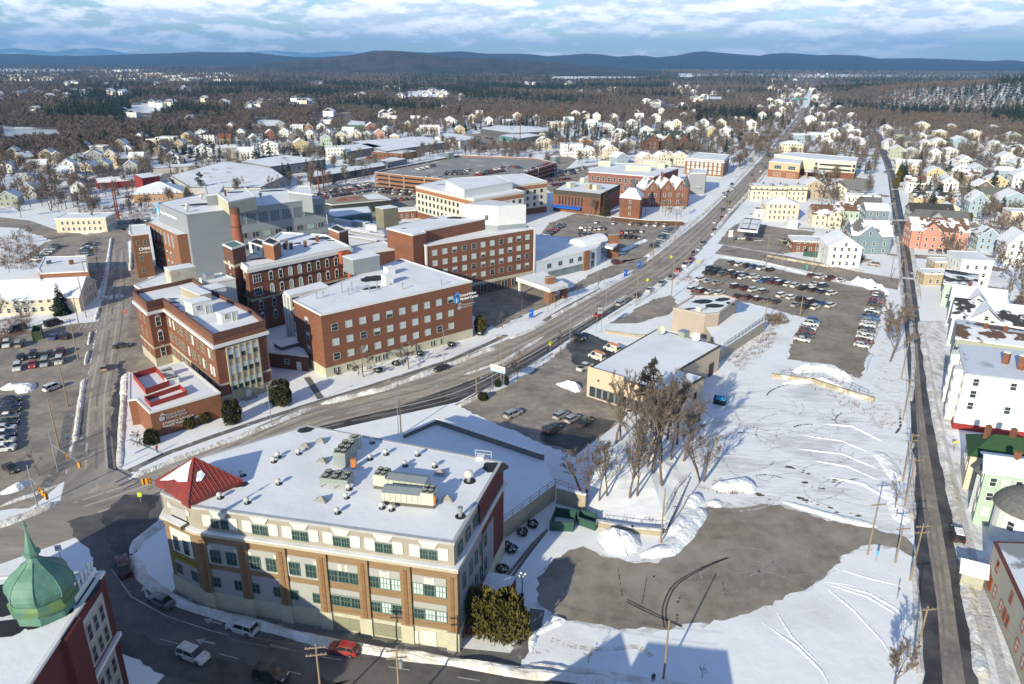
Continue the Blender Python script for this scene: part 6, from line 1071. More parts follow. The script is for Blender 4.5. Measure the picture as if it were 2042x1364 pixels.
gpoly('white tenement with a half-black melted roof and white gable dormer, second behind the apartment house',[(1900,632),(2060,652),(2062,616),(1906,598)],8.6,3,'w',ROOF['d'],winrows=(3.4,6.4),nf=6,dormer=(.42,8),side=2);gpoly('white tenement with snowy roof and small dormer, third behind the apartment house',[(1897,598),(2004,611),(2002,581),(1902,570)],8.2,2.6,'w',roof_snow,winrows=(3.2,6.),nf=5,dormer=(.5,6),chim=((.3,0),),side=2)
gpoly('pale green house under a low half-black roof next to the plain white box house',[(1884,565),(1945,573),(1949,547),(1888,538)],7.6,.8,'m',ROOF['d'],winrows=(2.6,),nf=4,side=2)
gpoly('house with a bare green roof and a snow-covered end slope below the apartment house',[(1936,908),(2080,926),(2074,888),(1931,868)],7.2,3.,'c',SHGr,winrows=(3.4,),nf=4,chim=((.2,0),(.55,0)),side=3,kind='h');b=MB();
gpoly('mint green three-storey house with a snowy roof and a tall brick chimney',[(1966,939),(2110,958),(2106,922),(1962,903)],10.6,1.2,'m',roof_snow,winrows=(2.,5.,7.9),nf=5,chim=((.42,0),),side=3)
t,P=block('long_building','long beige building with rust-red window frames cut by the lower right corner','building',[(1983,1081),(2042,1209),(2075,1290),(2240,1290),(2120,1085)],7.4,M('beige_board',(.42,.40,.33),.85,.07,.5),top=M('grey_snow_roof',(.72,.74,.78),.7,.05,.4,0,(.27,.28,.29),.55,.07,sharp=.04),cop=M('rust_edge',(.14,.05,.04)),lip=.12)
rw=win_mesh(.9,1.7,M('rust_frame',(.30,.08,.04),.7),blind,'sash');rw2=win_mesh(.9,1.7,M('rust_frame',(.30,.08,.04)),glass,'sash');fac(t,P[0],P[1],[.34,.56,.68,.78],[1.2],rwin(rw,rw2));fac(t,P[0],P[1],[.24,.72],[4.6],rw2);fac(t,P[1],P[2],[.2,.6],[1.2,4.6],rw);fac(t,P[0],P[1],[.18],[.1],win_mesh(1.3,2.6,M('rust_frame',(.30,.08,.04)),M('rust_door',(.3,.1,.06)),'grid'),name='door')
b=MB();b.prism(inset(P,-.25),-.1,.5,concrete,bottom=False);b.build('base',t)
q=G(1956,1166);t2=thing('entry_porch','small beige entry porch with rust-red door beside the long beige building','porch',q,None,1.1);b=MB();gable(b,-1.5,0,1.5,3,2.6,1.,M('beige_board',(.42,.40,.33)),None);inst('wall',b.mesh('wall'),t2);b=MB();gable(b,-1.5,0,1.5,3,2.6,1.,None,roof_snow);inst('roof',b.mesh('roof'),t2);inst('door',win_mesh(1.2,2.1,M('rust_frame',(.30,.08,.04)),M('rust_door',(.3,.1,.06)),'grid'),t2,(0,-.01,.1))
qq=G(2032,1075);t=thing('turret_house','white house with a round turret and domed grey shingle roof at the right edge','house',qq);b=MB();b.cyl((0,0),4.6,0,6.4,WALL['w'][1],24);b.box(0,0,0,12,10,6.6,WALL['w'][1]);inst('wall',b.mesh('wall'),t);b=MB();b.lathe((0,0),[(5.1,6.3),(4.9,6.9),(4.0,8.2),(2.6,9.2),(1.,9.8),(.05,9.95)],SHG,24);inst('turret_roof',b.mesh('turret_roof'),t);b=MB();b.box(-.5,2,6.6,12.5,10.5,7.0,roof_snow);inst('roof',b.mesh('roof'),t);b=MB();gable(b,-3.6,5.2,-1.6,9,8.4,1.2,WALL['w'][1],SHG);inst('dormer',b.mesh('dormer'),t)
for w_ in(-2.6,-2.05,-1.5):inst('window',win_mesh(1.,1.6,trim_w,glass,'sash'),t,(4.62*math.cos(w_),4.62*math.sin(w_),3.4),w_+math.pi/2)
# the buildings behind the camera whose shadows fall over the lower edge
sh=Vector((math.sin(SUN_AZ),math.cos(SUN_AZ),0))/math.tan(SUN_EL)
for lab,px0,px1,hh,dep in(('brick mill block just below the picture edge',(1290,1288),(1446,1305),15.,16),):
 a_,c_=G(*px0)-sh*hh,G(*px1)-sh*hh;d_=(c_-a_).normalized();n_=Vector((d_.y,-d_.x,0));t,P=block('mill_block',lab,'building',[a_,c_,c_+n_*dep,a_+n_*dep],hh,brick,world=True)
pk=G(1239,1266)-sh*15.;house(0,0,0,11,12,11.,3.8,'k','s','g','brick gable-fronted hall just below the picture edge',pos=Vector((pk.x,pk.y-12,0)),name='hall')
def KW(k):return 'SUV' if k=='suv' else k
# ---------------------------------------------------------------- cars
tyre=M('tyre',(.02,.02,.021),.9,.1,3);rim=M('rim',(.35,.35,.36),.35,.1,3,metal=.8);lamp_w=M('lamp_clear',(.7,.7,.68),.2,.05,3);lamp_r=M('lamp_red',(.35,.01,.01),.3,.05,3);car_gl=M('car_glass',(.02,.025,.03),.06,.2,1,spec=.6)
PAINT={'white':(.66,.66,.65),'silver':(.36,.37,.385),'grey':(.14,.145,.15),'black':(.014,.014,.016),'dark blue':(.015,.03,.085),'blue':(.03,.10,.30),'red':(.36,.015,.018),'maroon':(.10,.012,.016),'green':(.02,.05,.035),'beige':(.36,.32,.25),'orange':(.55,.17,.03)}
def paint_m(c):return M('car_paint_'+c.replace(' ','_'),PAINT[c],.32,.06,.3,0,[v*.6+.09 for v in PAINT[c]],.56,1.1,spec=.5,sharp=.3)
SHAPE={'sedan':(4.7,.9,.92,1.45,[(-2.35,.55),(-2.3,.86),(-1.5,.95),(1.0,.92),(2.1,.76),(2.35,.55)],(-1.75,1.15,-.95,.35)),'hatchback':(4.3,.9,.95,1.5,[(-2.15,.6),(-2.1,.95),(-1.4,.98),(.95,.95),(1.95,.78),(2.15,.55)],(-2.05,1.15,-1.6,.35)),'suv':(4.7,.95,1.05,1.72,[(-2.35,.65),(-2.3,1.05),(-1.5,1.07),(1.0,1.05),(2.15,.95),(2.35,.6)],(-2.25,1.2,-1.95,.5)),'pickup':(5.6,.98,1.1,1.82,[(-2.8,.7),(-2.78,1.08),(-.8,1.1),(1.4,1.1),(2.6,1.0),(2.8,.65)],(-.75,1.45,-.55,.8)),'van':(5.2,1.0,1.15,2.15,[(-2.6,.65),(-2.58,1.15),(-1.5,1.17),(1.5,1.15),(2.45,.95),(2.6,.6)],(-2.55,1.75,-2.5,1.1))}
def car_mesh_parts(kind,c):
 L,hw,belt,rf,prof,(c0,c1,c2,c3)=SHAPE[kind];pm=paint_m(c);b=MB();n=len(prof);v=[]
 for sy in(-1,1):
  for x,z in prof:k=.86 if abs(x)>L/2-.1 else 1;v+=[(x,sy*hw*k,.28),(x,sy*hw*k*1.0,z*.62),(x,sy*hw*k*.93,z)]
 f=[]
 for i in range(n-1):
  for j in(0,1):f+=[(i*3+j,(i+1)*3+j,(i+1)*3+j+1,i*3+j+1),(3*n+i*3+j+1,3*n+(i+1)*3+j+1,3*n+(i+1)*3+j,3*n+i*3+j)]
  f.append((i*3+2,(i+1)*3+2,3*n+(i+1)*3+2,3*n+i*3+2))
 for i in(0,n-1):f+=[(i*3,i*3+1,3*n+i*3+1,3*n+i*3),(i*3+1,i*3+2,3*n+i*3+2,3*n+i*3+1)]
 b.add(v,f,pm)
 if kind=='pickup':b.box(-2.6,-.78,.8,-.95,.78,1.115,M('truck_bed',(.05,.05,.05)))
 cab=MB();w0,w1=hw*.92,hw*.74
 V=[(c0,-w0,belt-.03),(c1,-w0,belt-.03),(c1,w0,belt-.03),(c0,w0,belt-.03),(c2,-w1,rf-.06),(c3,-w1,rf-.06),(c3,w1,rf-.06),(c2,w1,rf-.06)]
 cab.add(V,[(0,1,5,4),(1,2,6,5),(2,3,7,6),(3,0,4,7)],car_gl)
 e=.04;R_=[(c2-.1,-w1-e,rf-.07),(c3+.1,-w1-e,rf-.07),(c3+.1,w1+e,rf-.07),(c2-.1,w1+e,rf-.07),(c2+.2,-w1*.85,rf),(c3-.1,-w1*.85,rf),(c3-.1,w1*.85,rf),(c2+.2,w1*.85,rf)]
 cab.add(R_,[(0,1,5,4),(1,2,6,5),(2,3,7,6),(3,0,4,7),(4,5,6,7)],pm)
 for t_ in(.02,.42,.98)if kind!='van' else(.02,.3,.62,.98):
  for sy in(-1,1):
   x0,x1=lerp(c0,c1,t_),lerp(c2,c3,t_);w_=.05 if kind!='van' else .1
   cab.add([(x0-w_,sy*w0*1.01,belt-.03),(x0+w_,sy*w0*1.01,belt-.03),(x1+w_,sy*w1*1.03,rf-.06),(x1-w_,sy*w1*1.03,rf-.06)],[(0,1,2,3)],pm)
 if kind=='van':
  for sy in(-1,1):cab.add([(c0+.05,sy*w0*1.015,belt),(c0+2.4,sy*w0*1.015,belt),(c0+2.35,sy*w1*1.035,rf-.07),(c0+.1,sy*w1*1.035,rf-.07)],[(0,1,2,3)],pm)
 wh=MB();r=.33 if kind in('sedan','hatchback')else .38
 def disc(mb,rr,y0,y1,m):
  a=[(rr*math.cos(2*math.pi*i/14),y0,rr*math.sin(2*math.pi*i/14))for i in range(14)];c_=[(p[0],y1,p[2])for p in a];mb.add(a+c_,[(i,(i+1)%14,14+(i+1)%14,14+i)for i in range(14)]+[tuple(range(14)),tuple(range(14,28))[::-1]],m)
 disc(wh,r,-.12,.12,tyre);disc(wh,r*.6,-.135,.135,rim)
 hl=MB();hl.box(-.06,-.2,-.07,.06,.2,.07,lamp_w);tl_=MB();tl_.box(-.05,-.17,-.1,.05,.17,.12,lamp_r)
 wx=L*.31;lx=L/2-.06
 return b,cab,wh,hl,tl_,[(wx,-hw*.9,r),(wx,hw*.9,r),(-wx,-hw*.9,r),(-wx,hw*.9,r)],[(lx-.03,-hw*.62,prof[-2][1]-.1),(lx-.03,hw*.62,prof[-2][1]-.1)],[(-lx+.01,-hw*.66,prof[1][1]-.14),(-lx+.01,hw*.66,prof[1][1]-.14)]
CARM={}
def car_parts(kind,c):
 if(kind,c)not in CARM:
  b,cab,wh,hl,tl_,W_,H_,T_=car_mesh_parts(kind,c);snowm=MB();L,hw,belt,rf,prof,(c0,c1,c2,c3)=SHAPE[kind];w1=hw*.7;snowm.add([(c2,-w1,rf),(c3,-w1,rf),(c3,w1,rf),(c2,w1,rf),(c2+.15,-w1+.1,rf+.09),(c3-.15,-w1+.1,rf+.09),(c3-.15,w1-.1,rf+.09),(c2+.15,w1-.1,rf+.09)],[(0,1,5,4),(1,2,6,5),(2,3,7,6),(3,0,4,7),(4,5,6,7)],snow_deep)
  one=MB()
  for mb,offs in((b,[(0,0,0)]),(cab,[(0,0,0)]),(wh,W_),(hl,H_),(tl_,T_)):
   for o in offs:
    for f,mi in zip(mb.f,mb.mi):one.face([(mb.v[k][0]+o[0],mb.v[k][1]+o[1],mb.v[k][2]+o[2])for k in f],mb.ml[mi])
  CARM[(kind,c)]=dict(body=b.mesh('body'),cabin=cab.mesh('cabin'),wheel=wh.mesh('wheel'),headlight=hl.mesh('headlight'),taillight=tl_.mesh('taillight'),W=W_,H=H_,T=T_,snow=snowm.mesh('roof_snow'),one=one.mesh('parked_car'))
 return CARM[(kind,c)]
CARN={'sedan':'car','hatchback':'car','suv':'car','pickup':'pickup truck','van':'van'}
def car(p,ang,kind,c,lab,group=None,parts=True,sn=False,z=0.,name=None):
 d_=car_parts(kind,c);name=name or('parked_car' if kind not in('pickup','van')else{'pickup':'pickup_truck','van':'van'}[kind]);loc=(p[0],p[1],z+.03)
 if not parts:
  o=bpy.data.objects.new(name,d_['one']);COL.objects.link(o);o.location=loc;o.rotation_euler.z=ang;tag(o,lab,CARN[kind],group);return o
 t=thing(name,lab,CARN[kind],loc,group,ang);inst('body',d_['body'],t);inst('cabin',d_['cabin'],t)
 for k,n in(('W','wheel'),('H','headlight'),('T','taillight')):
  for o in d_[k]:inst(n,d_[n],t,o)
 if sn:inst('roof_snow',d_['snow'],t)
 return t
def ang_px(a,b):p,q=G(*a),G(*b);return math.atan2(q.y-p.y,q.x-p.x)
def car1(px,py,a,b,kind,c,lab,**k):return car(G(px,py),ang_px(a,b),kind,c,lab,**k)
moving='cars on the front street'
for r in((322,1203,(350,1216),(292,1186),'sedan','grey','grey sedan in the shade by the pale corner of the office building'),(484,1258,(517,1270),(452,1250),'suv','white','white SUV in the inner lane of the curving street, by the office'),(386,1312,(355,1296),(420,1322),'suv','white','white SUV in the outer lane heading down the curving street'),(686,1300,(718,1306),(654,1293),'hatchback','red','bright red hatchback on the front street below the office'),(540,1352,(508,1342),(575,1360),'suv','black','black SUV at the lower edge in deep shade'),(247,1136,(252,1160),(240,1115),'pickup','maroon','dark maroon pickup waiting in shade at the crossing'),(880,738,(905,730),(858,746),'sedan','black','black sedan by the snowbank under the hospital lettering'),(1155,676,(1135,668),(1178,690),'suv','black','black SUV nosing out of the shop car park entry'),(1195,630,(1172,640),(1215,620),'sedan','red','red sedan passing the tall sign in front of the bank'),(1238,608,(1216,620),(1258,598),'suv','silver','silver SUV alone on the main street beside the bank drive'),(208,737,(208,750),(209,725),'hatchback','beige','beige hatchback coming down the side street'),(243,693,(234,694),(256,691),'sedan','black','dark sedan turning out by the three-storey wing')):
 car1(*r[:4],r[4],r[5],r[6],name={'pickup':'pickup_truck'}.get(r[4],'car'))
MQ=[(1271,592,'sedan','green'),(1295,581,'sedan','white'),(1319,568,'pickup','silver'),(1338,556,'suv','grey'),(1353,541,'sedan','red'),(1367,531,'van','white'),(1378,521,'pickup','red'),(1383,508,'suv','black'),(1393,499,'sedan','white'),(1401,488,'suv','grey'),(1424,461,'sedan','maroon'),(1426,445,'sedan','white'),(1439,436,'sedan','maroon'),(1441,420,'sedan','black'),(1455,418,'sedan','white'),(1453,405,'sedan','black'),(1446,393,'suv','white'),(1452,385,'sedan','dark blue'),(1462,378,'sedan','white'),(1442,388,'sedan','silver'),(1459,370,'suv','black')]
for i,(x,y,k,c)in enumerate(MQ):car1(x,y,(x,y),(x-20,y+16),k,c,f'{c} {KW(k)} in the main street queue, {nth(i+1)} car counting away from the bank drive',name={'pickup':'pickup_truck','van':'van'}.get(k,'car'),parts=y>480,group='cars along the main street')
for i in range(30):
 s_=i/30;y=362-150*s_**.75;xm=np.interp(y,[190,235,302,376],[1611,1597,1547,1484]);off=(8,-8,5)[i%3]*(y-150)/220;k,c=RN.choice(('sedan','suv','hatchback')),RN.choice(('white','grey','black','silver','red','dark blue','black'))
 car1(xm+off,y,(1500,360),(1590,250),k,c,f'small {c} {KW(k)} far up the main street, {nth(i+1)} beyond the brick apartments',parts=False,name='car',group='cars along the main street')
for i,(x,y,c)in enumerate(((1782,400,'black'),(1783,447,'dark blue'),(1765,345,'grey'),(1779,378,'silver'),(1769,320,'black'),(1757,285,'white'))):car1(x,y,(x,y),(x+2,y+14),'sedan',c,f'{c} sedan on the far part of the right-hand street, {nth(i+1)} listed',parts=False,name='car')
COLS=['white','white','silver','silver','grey','grey','black','black','black','dark blue','red','maroon','white','dark blue','grey']
KND=['sedan','hatchback','suv','suv','sedan','suv','pickup']
def row(where,p0,p1,n,head,group,end='left',skip=(),cols=None,parts=False,z=0.,sn=.3,kinds=None,jit=.25):
 """n cars from pixel p0 to p1; head: heading in degrees from the row's direction"""
 a,b=G(p0[0],p0[1],z),G(p1[0],p1[1],z);dr=math.atan2(b.y-a.y,b.x-a.x)
 k=0
 for i in range(n):
  if i in skip:continue
  k+=1;p=lerp(a,b,i/max(1,n-1));kd=RN.choice(kinds or KND);c=cols[i%len(cols)]if cols else RN.choice(COLS)
  if not parts and kd=='pickup' and RN.random()<.5:kd='suv'
  car((p.x+RN.uniform(-jit,jit),p.y+RN.uniform(-jit,jit)),dr+math.radians(head)+RN.uniform(-.04,.04),kd,c,f'{c} {KW(kd)}, {nth(k)} from the {end} {where}',group,parts,parts and RN.random()<sn,z)
gb='cars in the big grey car park'
row('in the top row of the big car park',(1459,527),(1534,540),6,80,gb,cols=['grey','white','black','blue','white','black'],parts=True);row('in the teal-banner row of the big car park',(1618,551),(1675,561),4,80,gb,cols=['maroon','white','maroon','white'],parts=True)
row('in the second row of the big car park',(1418,538),(1562,566),11,75,gb,skip=(7,),parts=True,cols=['black','black','grey','black','maroon','black','white','white','blue','grey','black']);row('in the third row of the big car park',(1410,545),(1585,572),13,75,gb,skip=(3,6),parts=True,cols=['black','black','grey','silver','black','white','white','white','blue','maroon','black','white','white'])
row('in the lone group right of the third row',(1601,577),(1657,588),4,75,gb,parts=True,cols=['black','black','dark blue','white']);row('behind the lone group right of the third row',(1624,569),(1641,573),2,75,gb,parts=True,cols=['white','dark blue'])
row('in the fourth row of the big car park',(1397,560),(1657,612),15,75,gb,skip=(3,8),parts=True,cols=['white','silver','beige','white','black','maroon','white','grey','white','white','white','black','black','blue','white']);row('in the fifth row of the big car park',(1380,580),(1627,616),14,75,gb,skip=(4,10),parts=True,cols=['silver','maroon','white','white','black','maroon','maroon','black','grey','black','red','silver','black','white'])
row('in the lower line, big car park',(1622,642),(1600,680),6,84,gb,end='far end',parts=True,jit=.1,cols=['blue','white','white','maroon','black','white']);row('in the long line by the verge trees',(1752,580),(1718,692),17,84,gb,end='far end',parts=True,skip=(6,),jit=.1,cols=['white','maroon','black','black','red','black','white','white','black','blue','silver','white','black','silver','white','maroon','white'])
for r in((1023,830,(1005,838),(1042,822),'suv','silver','silver SUV standing alone in the shop car park'),(1118,832,(1102,840),(1135,822),'hatchback','silver','silver hatchback in the shop car park row, farthest from the black SUV'),(1141,839,(1125,848),(1158,830),'hatchback','silver','silver hatchback between another silver one and a black car'),(1166,847,(1150,856),(1183,838),'sedan','black','black sedan in tree shade beside two silver hatchbacks'),(1102,861,(1084,870),(1120,851),'suv','black','black SUV nearest the dark wall in the shop car park'),(1190,716,(1206,722),(1176,710),'van','white','white van with an orange roof rack beside the shop, nearer one'),(1220,700,(1236,706),(1206,694),'van','white','white van with a red roof rack beside the shop, farther one'),(1166,736,(1150,744),(1182,728),'pickup','white','white pickup beside the shop corner'),(1712,516,(1728,518),(1700,514),'sedan','black','black sedan parked below the large slate-blue house'),(1741,530,(1755,532),(1728,528),'suv','beige','tan SUV in the snowy yard below the slate-blue house'),(1908,1072,(1914,1090),(1903,1052),'suv','black','black SUV with snow on its roof parked on the right-hand street')):
 car1(*r[:4],r[4],r[5],r[6],sn=r[0]in(1908,))
for o in[o for o in COL.objects if o.get('label','').startswith('white van')]:
 b=MB();[b.box(-2.2,y-.04,2.2,1.,y+.04,2.35,orange_paint)for y in(-.6,0,.6)];[b.box(x-.04,-.7,2.14,x+.04,.7,2.22,orange_paint)for x in(-2,-.8,.8)];inst('roof_rack',b.mesh('roof_rack'),o);b=MB();[b.box(-2.2+.45*k,sy*1.0-.005,1.35,-1.95+.45*k,sy*1.0+.005,1.75,m_)for sy in(-1,1)for k,m_ in enumerate((yellow_sign,orange_paint,green_dark,orange_paint,red_paint))];inst('side_stripe',b.mesh('side_stripe'),o)
gl1='cars in the corner shop car park'
for i,(x,y,k,c,h_)in enumerate(((14,690,'suv','white',0),(38,690,'suv','beige',1),(107,675,'sedan','blue',1),(131,674,'suv','black',1),(67,712,'suv','black',0),(66,730,'sedan','red',0),(90,728,'suv','silver',0),(91,711,'sedan','grey',0),(121,706,'pickup','maroon',0),(119,723,'suv','white',0),(36,736,'suv','white',0),(42,716,'sedan','black',0),(-8,693,'sedan','dark blue',0))):car1(x,y,(x,y),(x+(6 if h_ else-4),y+(-14 if h_ else 14)),k,c,f'{c} {KW(k)} in the left-edge car park, {nth(i+1)} of its two short rows',group=gl1)
for r in((108,649,(85,654),(130,641),'van','black','long black van parked by the two spruces'),(34,661,(55,655),(10,668),'van','black','dark van parked left of the long black van'),(107,776,(98,780),(118,772),'suv','white','white SUV at the snowy strip by the side street'),(22,938,(10,930),(40,950),'sedan','black','black sedan at the left edge near the signal mast')):car1(*r[:4],r[4],r[5],r[6])
row('in the packed line at the left edge',(22,800),(4,900),9,78,gl1,end='far end',parts=True,cols=['black','dark blue','black','grey','black','white','dark blue','white','white']);row('beside the orange brick shop',(76,560),(168,590),2,60,gl1,skip=(0,),parts=True,cols=['silver']);row('under the pole by the orange brick shop',(140,592),(158,590),2,60,gl1,parts=True,cols=['silver','dark blue'])
row('along the brush of the upper left lot',(72,520),(108,494),6,85,gl1,end='near end');row('along the street of the upper left lot',(163,512),(180,487),6,85,gl1,end='near end');row('at the end of the side street',(232,446),(288,441),6,85,gl1)
ge='cars in the emergency car park'
row('in the slanting line beside the medical office',(1084,474),(1118,450),7,80,ge,end='near end',cols=['white','grey','black','red','grey','dark blue','silver']);row('in the emergency lot, front island row',(1158,470),(1208,473),6,60,ge);row('in the emergency lot, back island row',(1158,460),(1205,458),6,60,ge);row('in the second island front row',(1236,474),(1278,476),5,60,ge);row('in the second island back row',(1240,465),(1280,463),5,60,ge);row('under the rusty sheet-pile wall',(1190,445),(1325,452),9,80,ge,skip=(1,3),cols=['white','white','white','silver','white','black','white']);row('by the street rail of the emergency lot',(1338,460),(1305,494),9,70,ge,end='far end');car1(1230,526,(1220,527),(1242,525),'suv','maroon','maroon SUV stopped at the emergency drive end',name='car');car1(962,652,(952,652),(975,650),'sedan','dark blue','dark blue car in the shade beyond the big round bush')
gk='cars behind the grey institute'
for i,(a,b,n)in enumerate((((628,390),(738,374),15),((640,396),(752,381),15),((655,401),(700,396),6),((750,383),(828,391),11),((756,377),(830,384),10),((790,400),(832,398),5),((650,384),(735,368),10))):row(f'in the institute back lot, row {("one", "two", "three", "four", "five", "six", "seven")[i]}',a,b,n,75,gk)
row('in the small snowy yard by the medical office',(768,430),(830,424),7,75,gk)
gg='cars on the garage roof'
for i,(a,b,n,h_)in enumerate((((890,345),(938,341),7,70),((888,349),(930,348),5,70),((948,351),(1008,341),9,70),((955,346),(1010,335),8,70),((1012,331),(1035,336),4,70),((1032,349),(1092,328),11,60),((855,353),(880,356),3,70),((835,339),(862,332),4,70))):row(f'on the garage roof, group {("one", "two", "three", "four", "five", "six", "seven", "eight")[i]} from its ramp',a,b,n,h_,gg,z=hg_+.05)
gs='cars beside the garage'
for i,(a,b,n)in enumerate((((1090,362),(1135,358),8),((1100,354),(1150,345),9),((1118,346),(1165,337),9),((1096,372),(1140,366),7))):row(f'right of the garage, line {("one", "two", "three", "four")[i]}',a,b,n,75,gs)
row('behind the fuel canopy',(1480,478),(1512,482),3,40,'cars at the fuel station',cols=['white','black','silver']);row('by the orange brick store',(1562,482),(1580,494),3,20,'cars at the fuel station',cols=['beige','black','silver']);row('left of the brick works',(735,316),(760,313),4,80,'cars among the factories',cols=['red','maroon','black','grey']);row('by the yellow house behind the factories',(585,310),(625,303),7,70,'cars among the factories');row('in front of the dark-fronted store',(955,274),(1000,280),6,70,'cars among the factories');row('beside the low white block',(1665,377),(1712,384),6,80,'cars in the motel yard',skip=(3,));row('in front of the salmon pink house',(1856,503),(1905,505),4,80,'cars by the pink house',cols=['silver','grey','black','dark blue']);row('up the drive behind the yellow house',(1950,445),(1990,448),2,5,'cars by the pink house',cols=['white','grey'])
# ---------------------------------------------------------------- trees and bushes
def rv(r,a=1.):return Vector((r.uniform(-a,a),r.uniform(-a,a),r.uniform(-a,a)))
def bare_tree(seed,h,spread=.5,tw=.05,nl=7,nt=16,low=.3,bm=None,up=.8,stems=1):
 """tapered trunk with limbs as one mesh, fine twigs as the crown"""
 r=random.Random(seed);tr=MB();cr=MB();bm=bm or bark
 def twigs(p,d,L,n):
  for _ in range(n):
   q=p+rv(r,L*.12);dd=(d+rv(r,.75)+Vector((0,0,.25))).normalized();l=L*r.uniform(.5,1.1);s_=dd.cross(rv(r)).normalized()*tw;e=q+dd*l+rv(r,l*.1);m_=q+dd*l*.5+rv(r,l*.07)
   cr.face([q-s_,q+s_,m_+s_*.6,m_-s_*.6],twig);cr.face([m_-s_*.6,m_+s_*.6,e],twig)
   for _2 in range(2):e2=m_+(dd+rv(r,.7)).normalized()*l*.5;cr.face([m_-s_*.5,m_+s_*.5,e2],twig)
 def limb(p,d,L,rad,lev):
  pts=[p];k=4
  for i in range(k):d=(d+rv(r,.16)+Vector((0,0,.06))).normalized();pts.append(pts[-1]+d*L/k)
  tr.tube(pts,[rad*(1-.8*i/k)for i in range(k+1)],bm,5 if lev==0 else 4)
  if lev<2:
   for i in range(nl if lev==0 else 4):
    t_=lerp(low if lev==0 else .3,1,(i+.5)/(nl if lev==0 else 4));j=min(k-1,int(t_*k));q=lerp(pts[j],pts[j+1],t_*k-j);a=r.uniform(0,6.28)
    sd_=(Vector((math.cos(a),math.sin(a),0))*spread*(1.3-t_*.5)+Vector((0,0,up))+rv(r,.15)).normalized()if lev==0 else(d+rv(r,.8)).normalized()
    limb(q,sd_,L*(.5-.2*t_)*(1 if lev==0 else .9),rad*(.5-.2*t_),lev+1)
   twigs(pts[-1],d,L*.3,nt//3)
  else:twigs(pts[2],d,L*.8,nt//3);twigs(pts[-1],d,L*.7,nt//3)
 for k in range(stems):
  a=r.uniform(0,6.28);limb(Vector((.5*math.cos(a)*(stems>1),.5*math.sin(a)*(stems>1),-.2)),Vector((.3*math.cos(a)*(stems>1),.3*math.sin(a)*(stems>1),1)).normalized(),h*.86,h*.017+.03,0)
 return tr.mesh('trunk'),cr.mesh('crown')
def clumps(mb,r,c,rad,n,m,size,flat=1.):
 for _ in range(n):
  d=rv(r).normalized();p=Vector(c)+Vector((d.x*rad[0],d.y*rad[1],d.z*rad[2]))*r.uniform(.55,1.03);a,b_=rv(r).normalized()*size*r.uniform(.6,1.3),rv(r).normalized()*size*r.uniform(.6,1.3);mb.face([p-a*.5,p+b_*.5,p+a*.6],m)
def spruce(seed,h,w,m=None):
 r=random.Random(seed);tr=MB();tr.cyl((0,0),h*.018+.05,-.2,h*.95,bark,6,.03);cr=MB();m=m or needle;n=int(h*2.2)
 for i in range(n):
  z=h*(.08+.9*i/n);R_=w/2*(1-i/n)**.85*r.uniform(.85,1.15)+.15
  for k in range(9):
   a=r.uniform(0,6.28);d=Vector((math.cos(a),math.sin(a),0));s_=Vector((-d.y,d.x,0))*R_*.26;L=R_*r.uniform(.75,1.1)
   p=Vector((0,0,z));q=p+d*L*.6+Vector((0,0,-.10*L));e=p+d*L+Vector((0,0,-.34*L));cr.face([p,q+s_,e,q-s_],m);cr.face([q,q+s_*1.2+Vector((0,0,-.3*R_)),e],m)
 return tr.mesh('trunk'),cr.mesh('crown')
def pine(seed,h,w,m=None):
 r=random.Random(seed);tr=MB();tr.cyl((0,0),h*.02+.06,-.2,h*.96,bark,6,.05);cr=MB();m=m or needle
 for i in range(16):
  z=h*(.38+.6*i/16);a=r.uniform(0,6.28);R_=w/2*(1.05-.75*(i/16)**1.5)*r.uniform(.45,1.);c=(R_*.65*math.cos(a),R_*.65*math.sin(a),z+r.uniform(-.3,.3));tr.tube([(0,0,z-.4),c],[.09,.03],bark,3);clumps(cr,r,c,(R_*.62,R_*.62,h*.045),75,m,.75)
 return tr.mesh('trunk'),cr.mesh('crown')
def bush_mesh(seed,w,h,m,n=900,cone=.0,sn=False):
 r=random.Random(seed);b=MB()
 for _ in range(n):
  t_=r.random()**.8;z=h*t_;R_=w/2*math.sqrt(max(.02,1-(2*(t_*(1-cone)+cone*.0)-.75)**2/1.6))*(1-cone*t_);a=r.uniform(0,6.28);k=r.uniform(.72,1.06)+.15*math.sin(a*3+seed)+.1*math.sin(a*5+z*2.3);p=Vector((R_*k*math.cos(a),R_*k*math.sin(a),z));s_=.12*w**.6;e=Vector((math.cos(a)*.4,math.sin(a)*.4,1)).normalized()*s_*2.2;q=rv(r).normalized()*s_;b.face([p-q,p+q,p+e+rv(r,.1)],m)
 b.lathe((0,0),[(w*.22,0),(w*.3,h*.3),(w*.25,h*.6),(w*.12*(1-cone*.5),h*.82),(.03,h*.88)],m,10)
 if sn:b.lathe((0,0),[(w*.42,h*.62),(w*.36,h*.85),(w*.2,h*1.0),(.02,h*1.03)],snow_deep,12)
 return b.mesh('foliage')
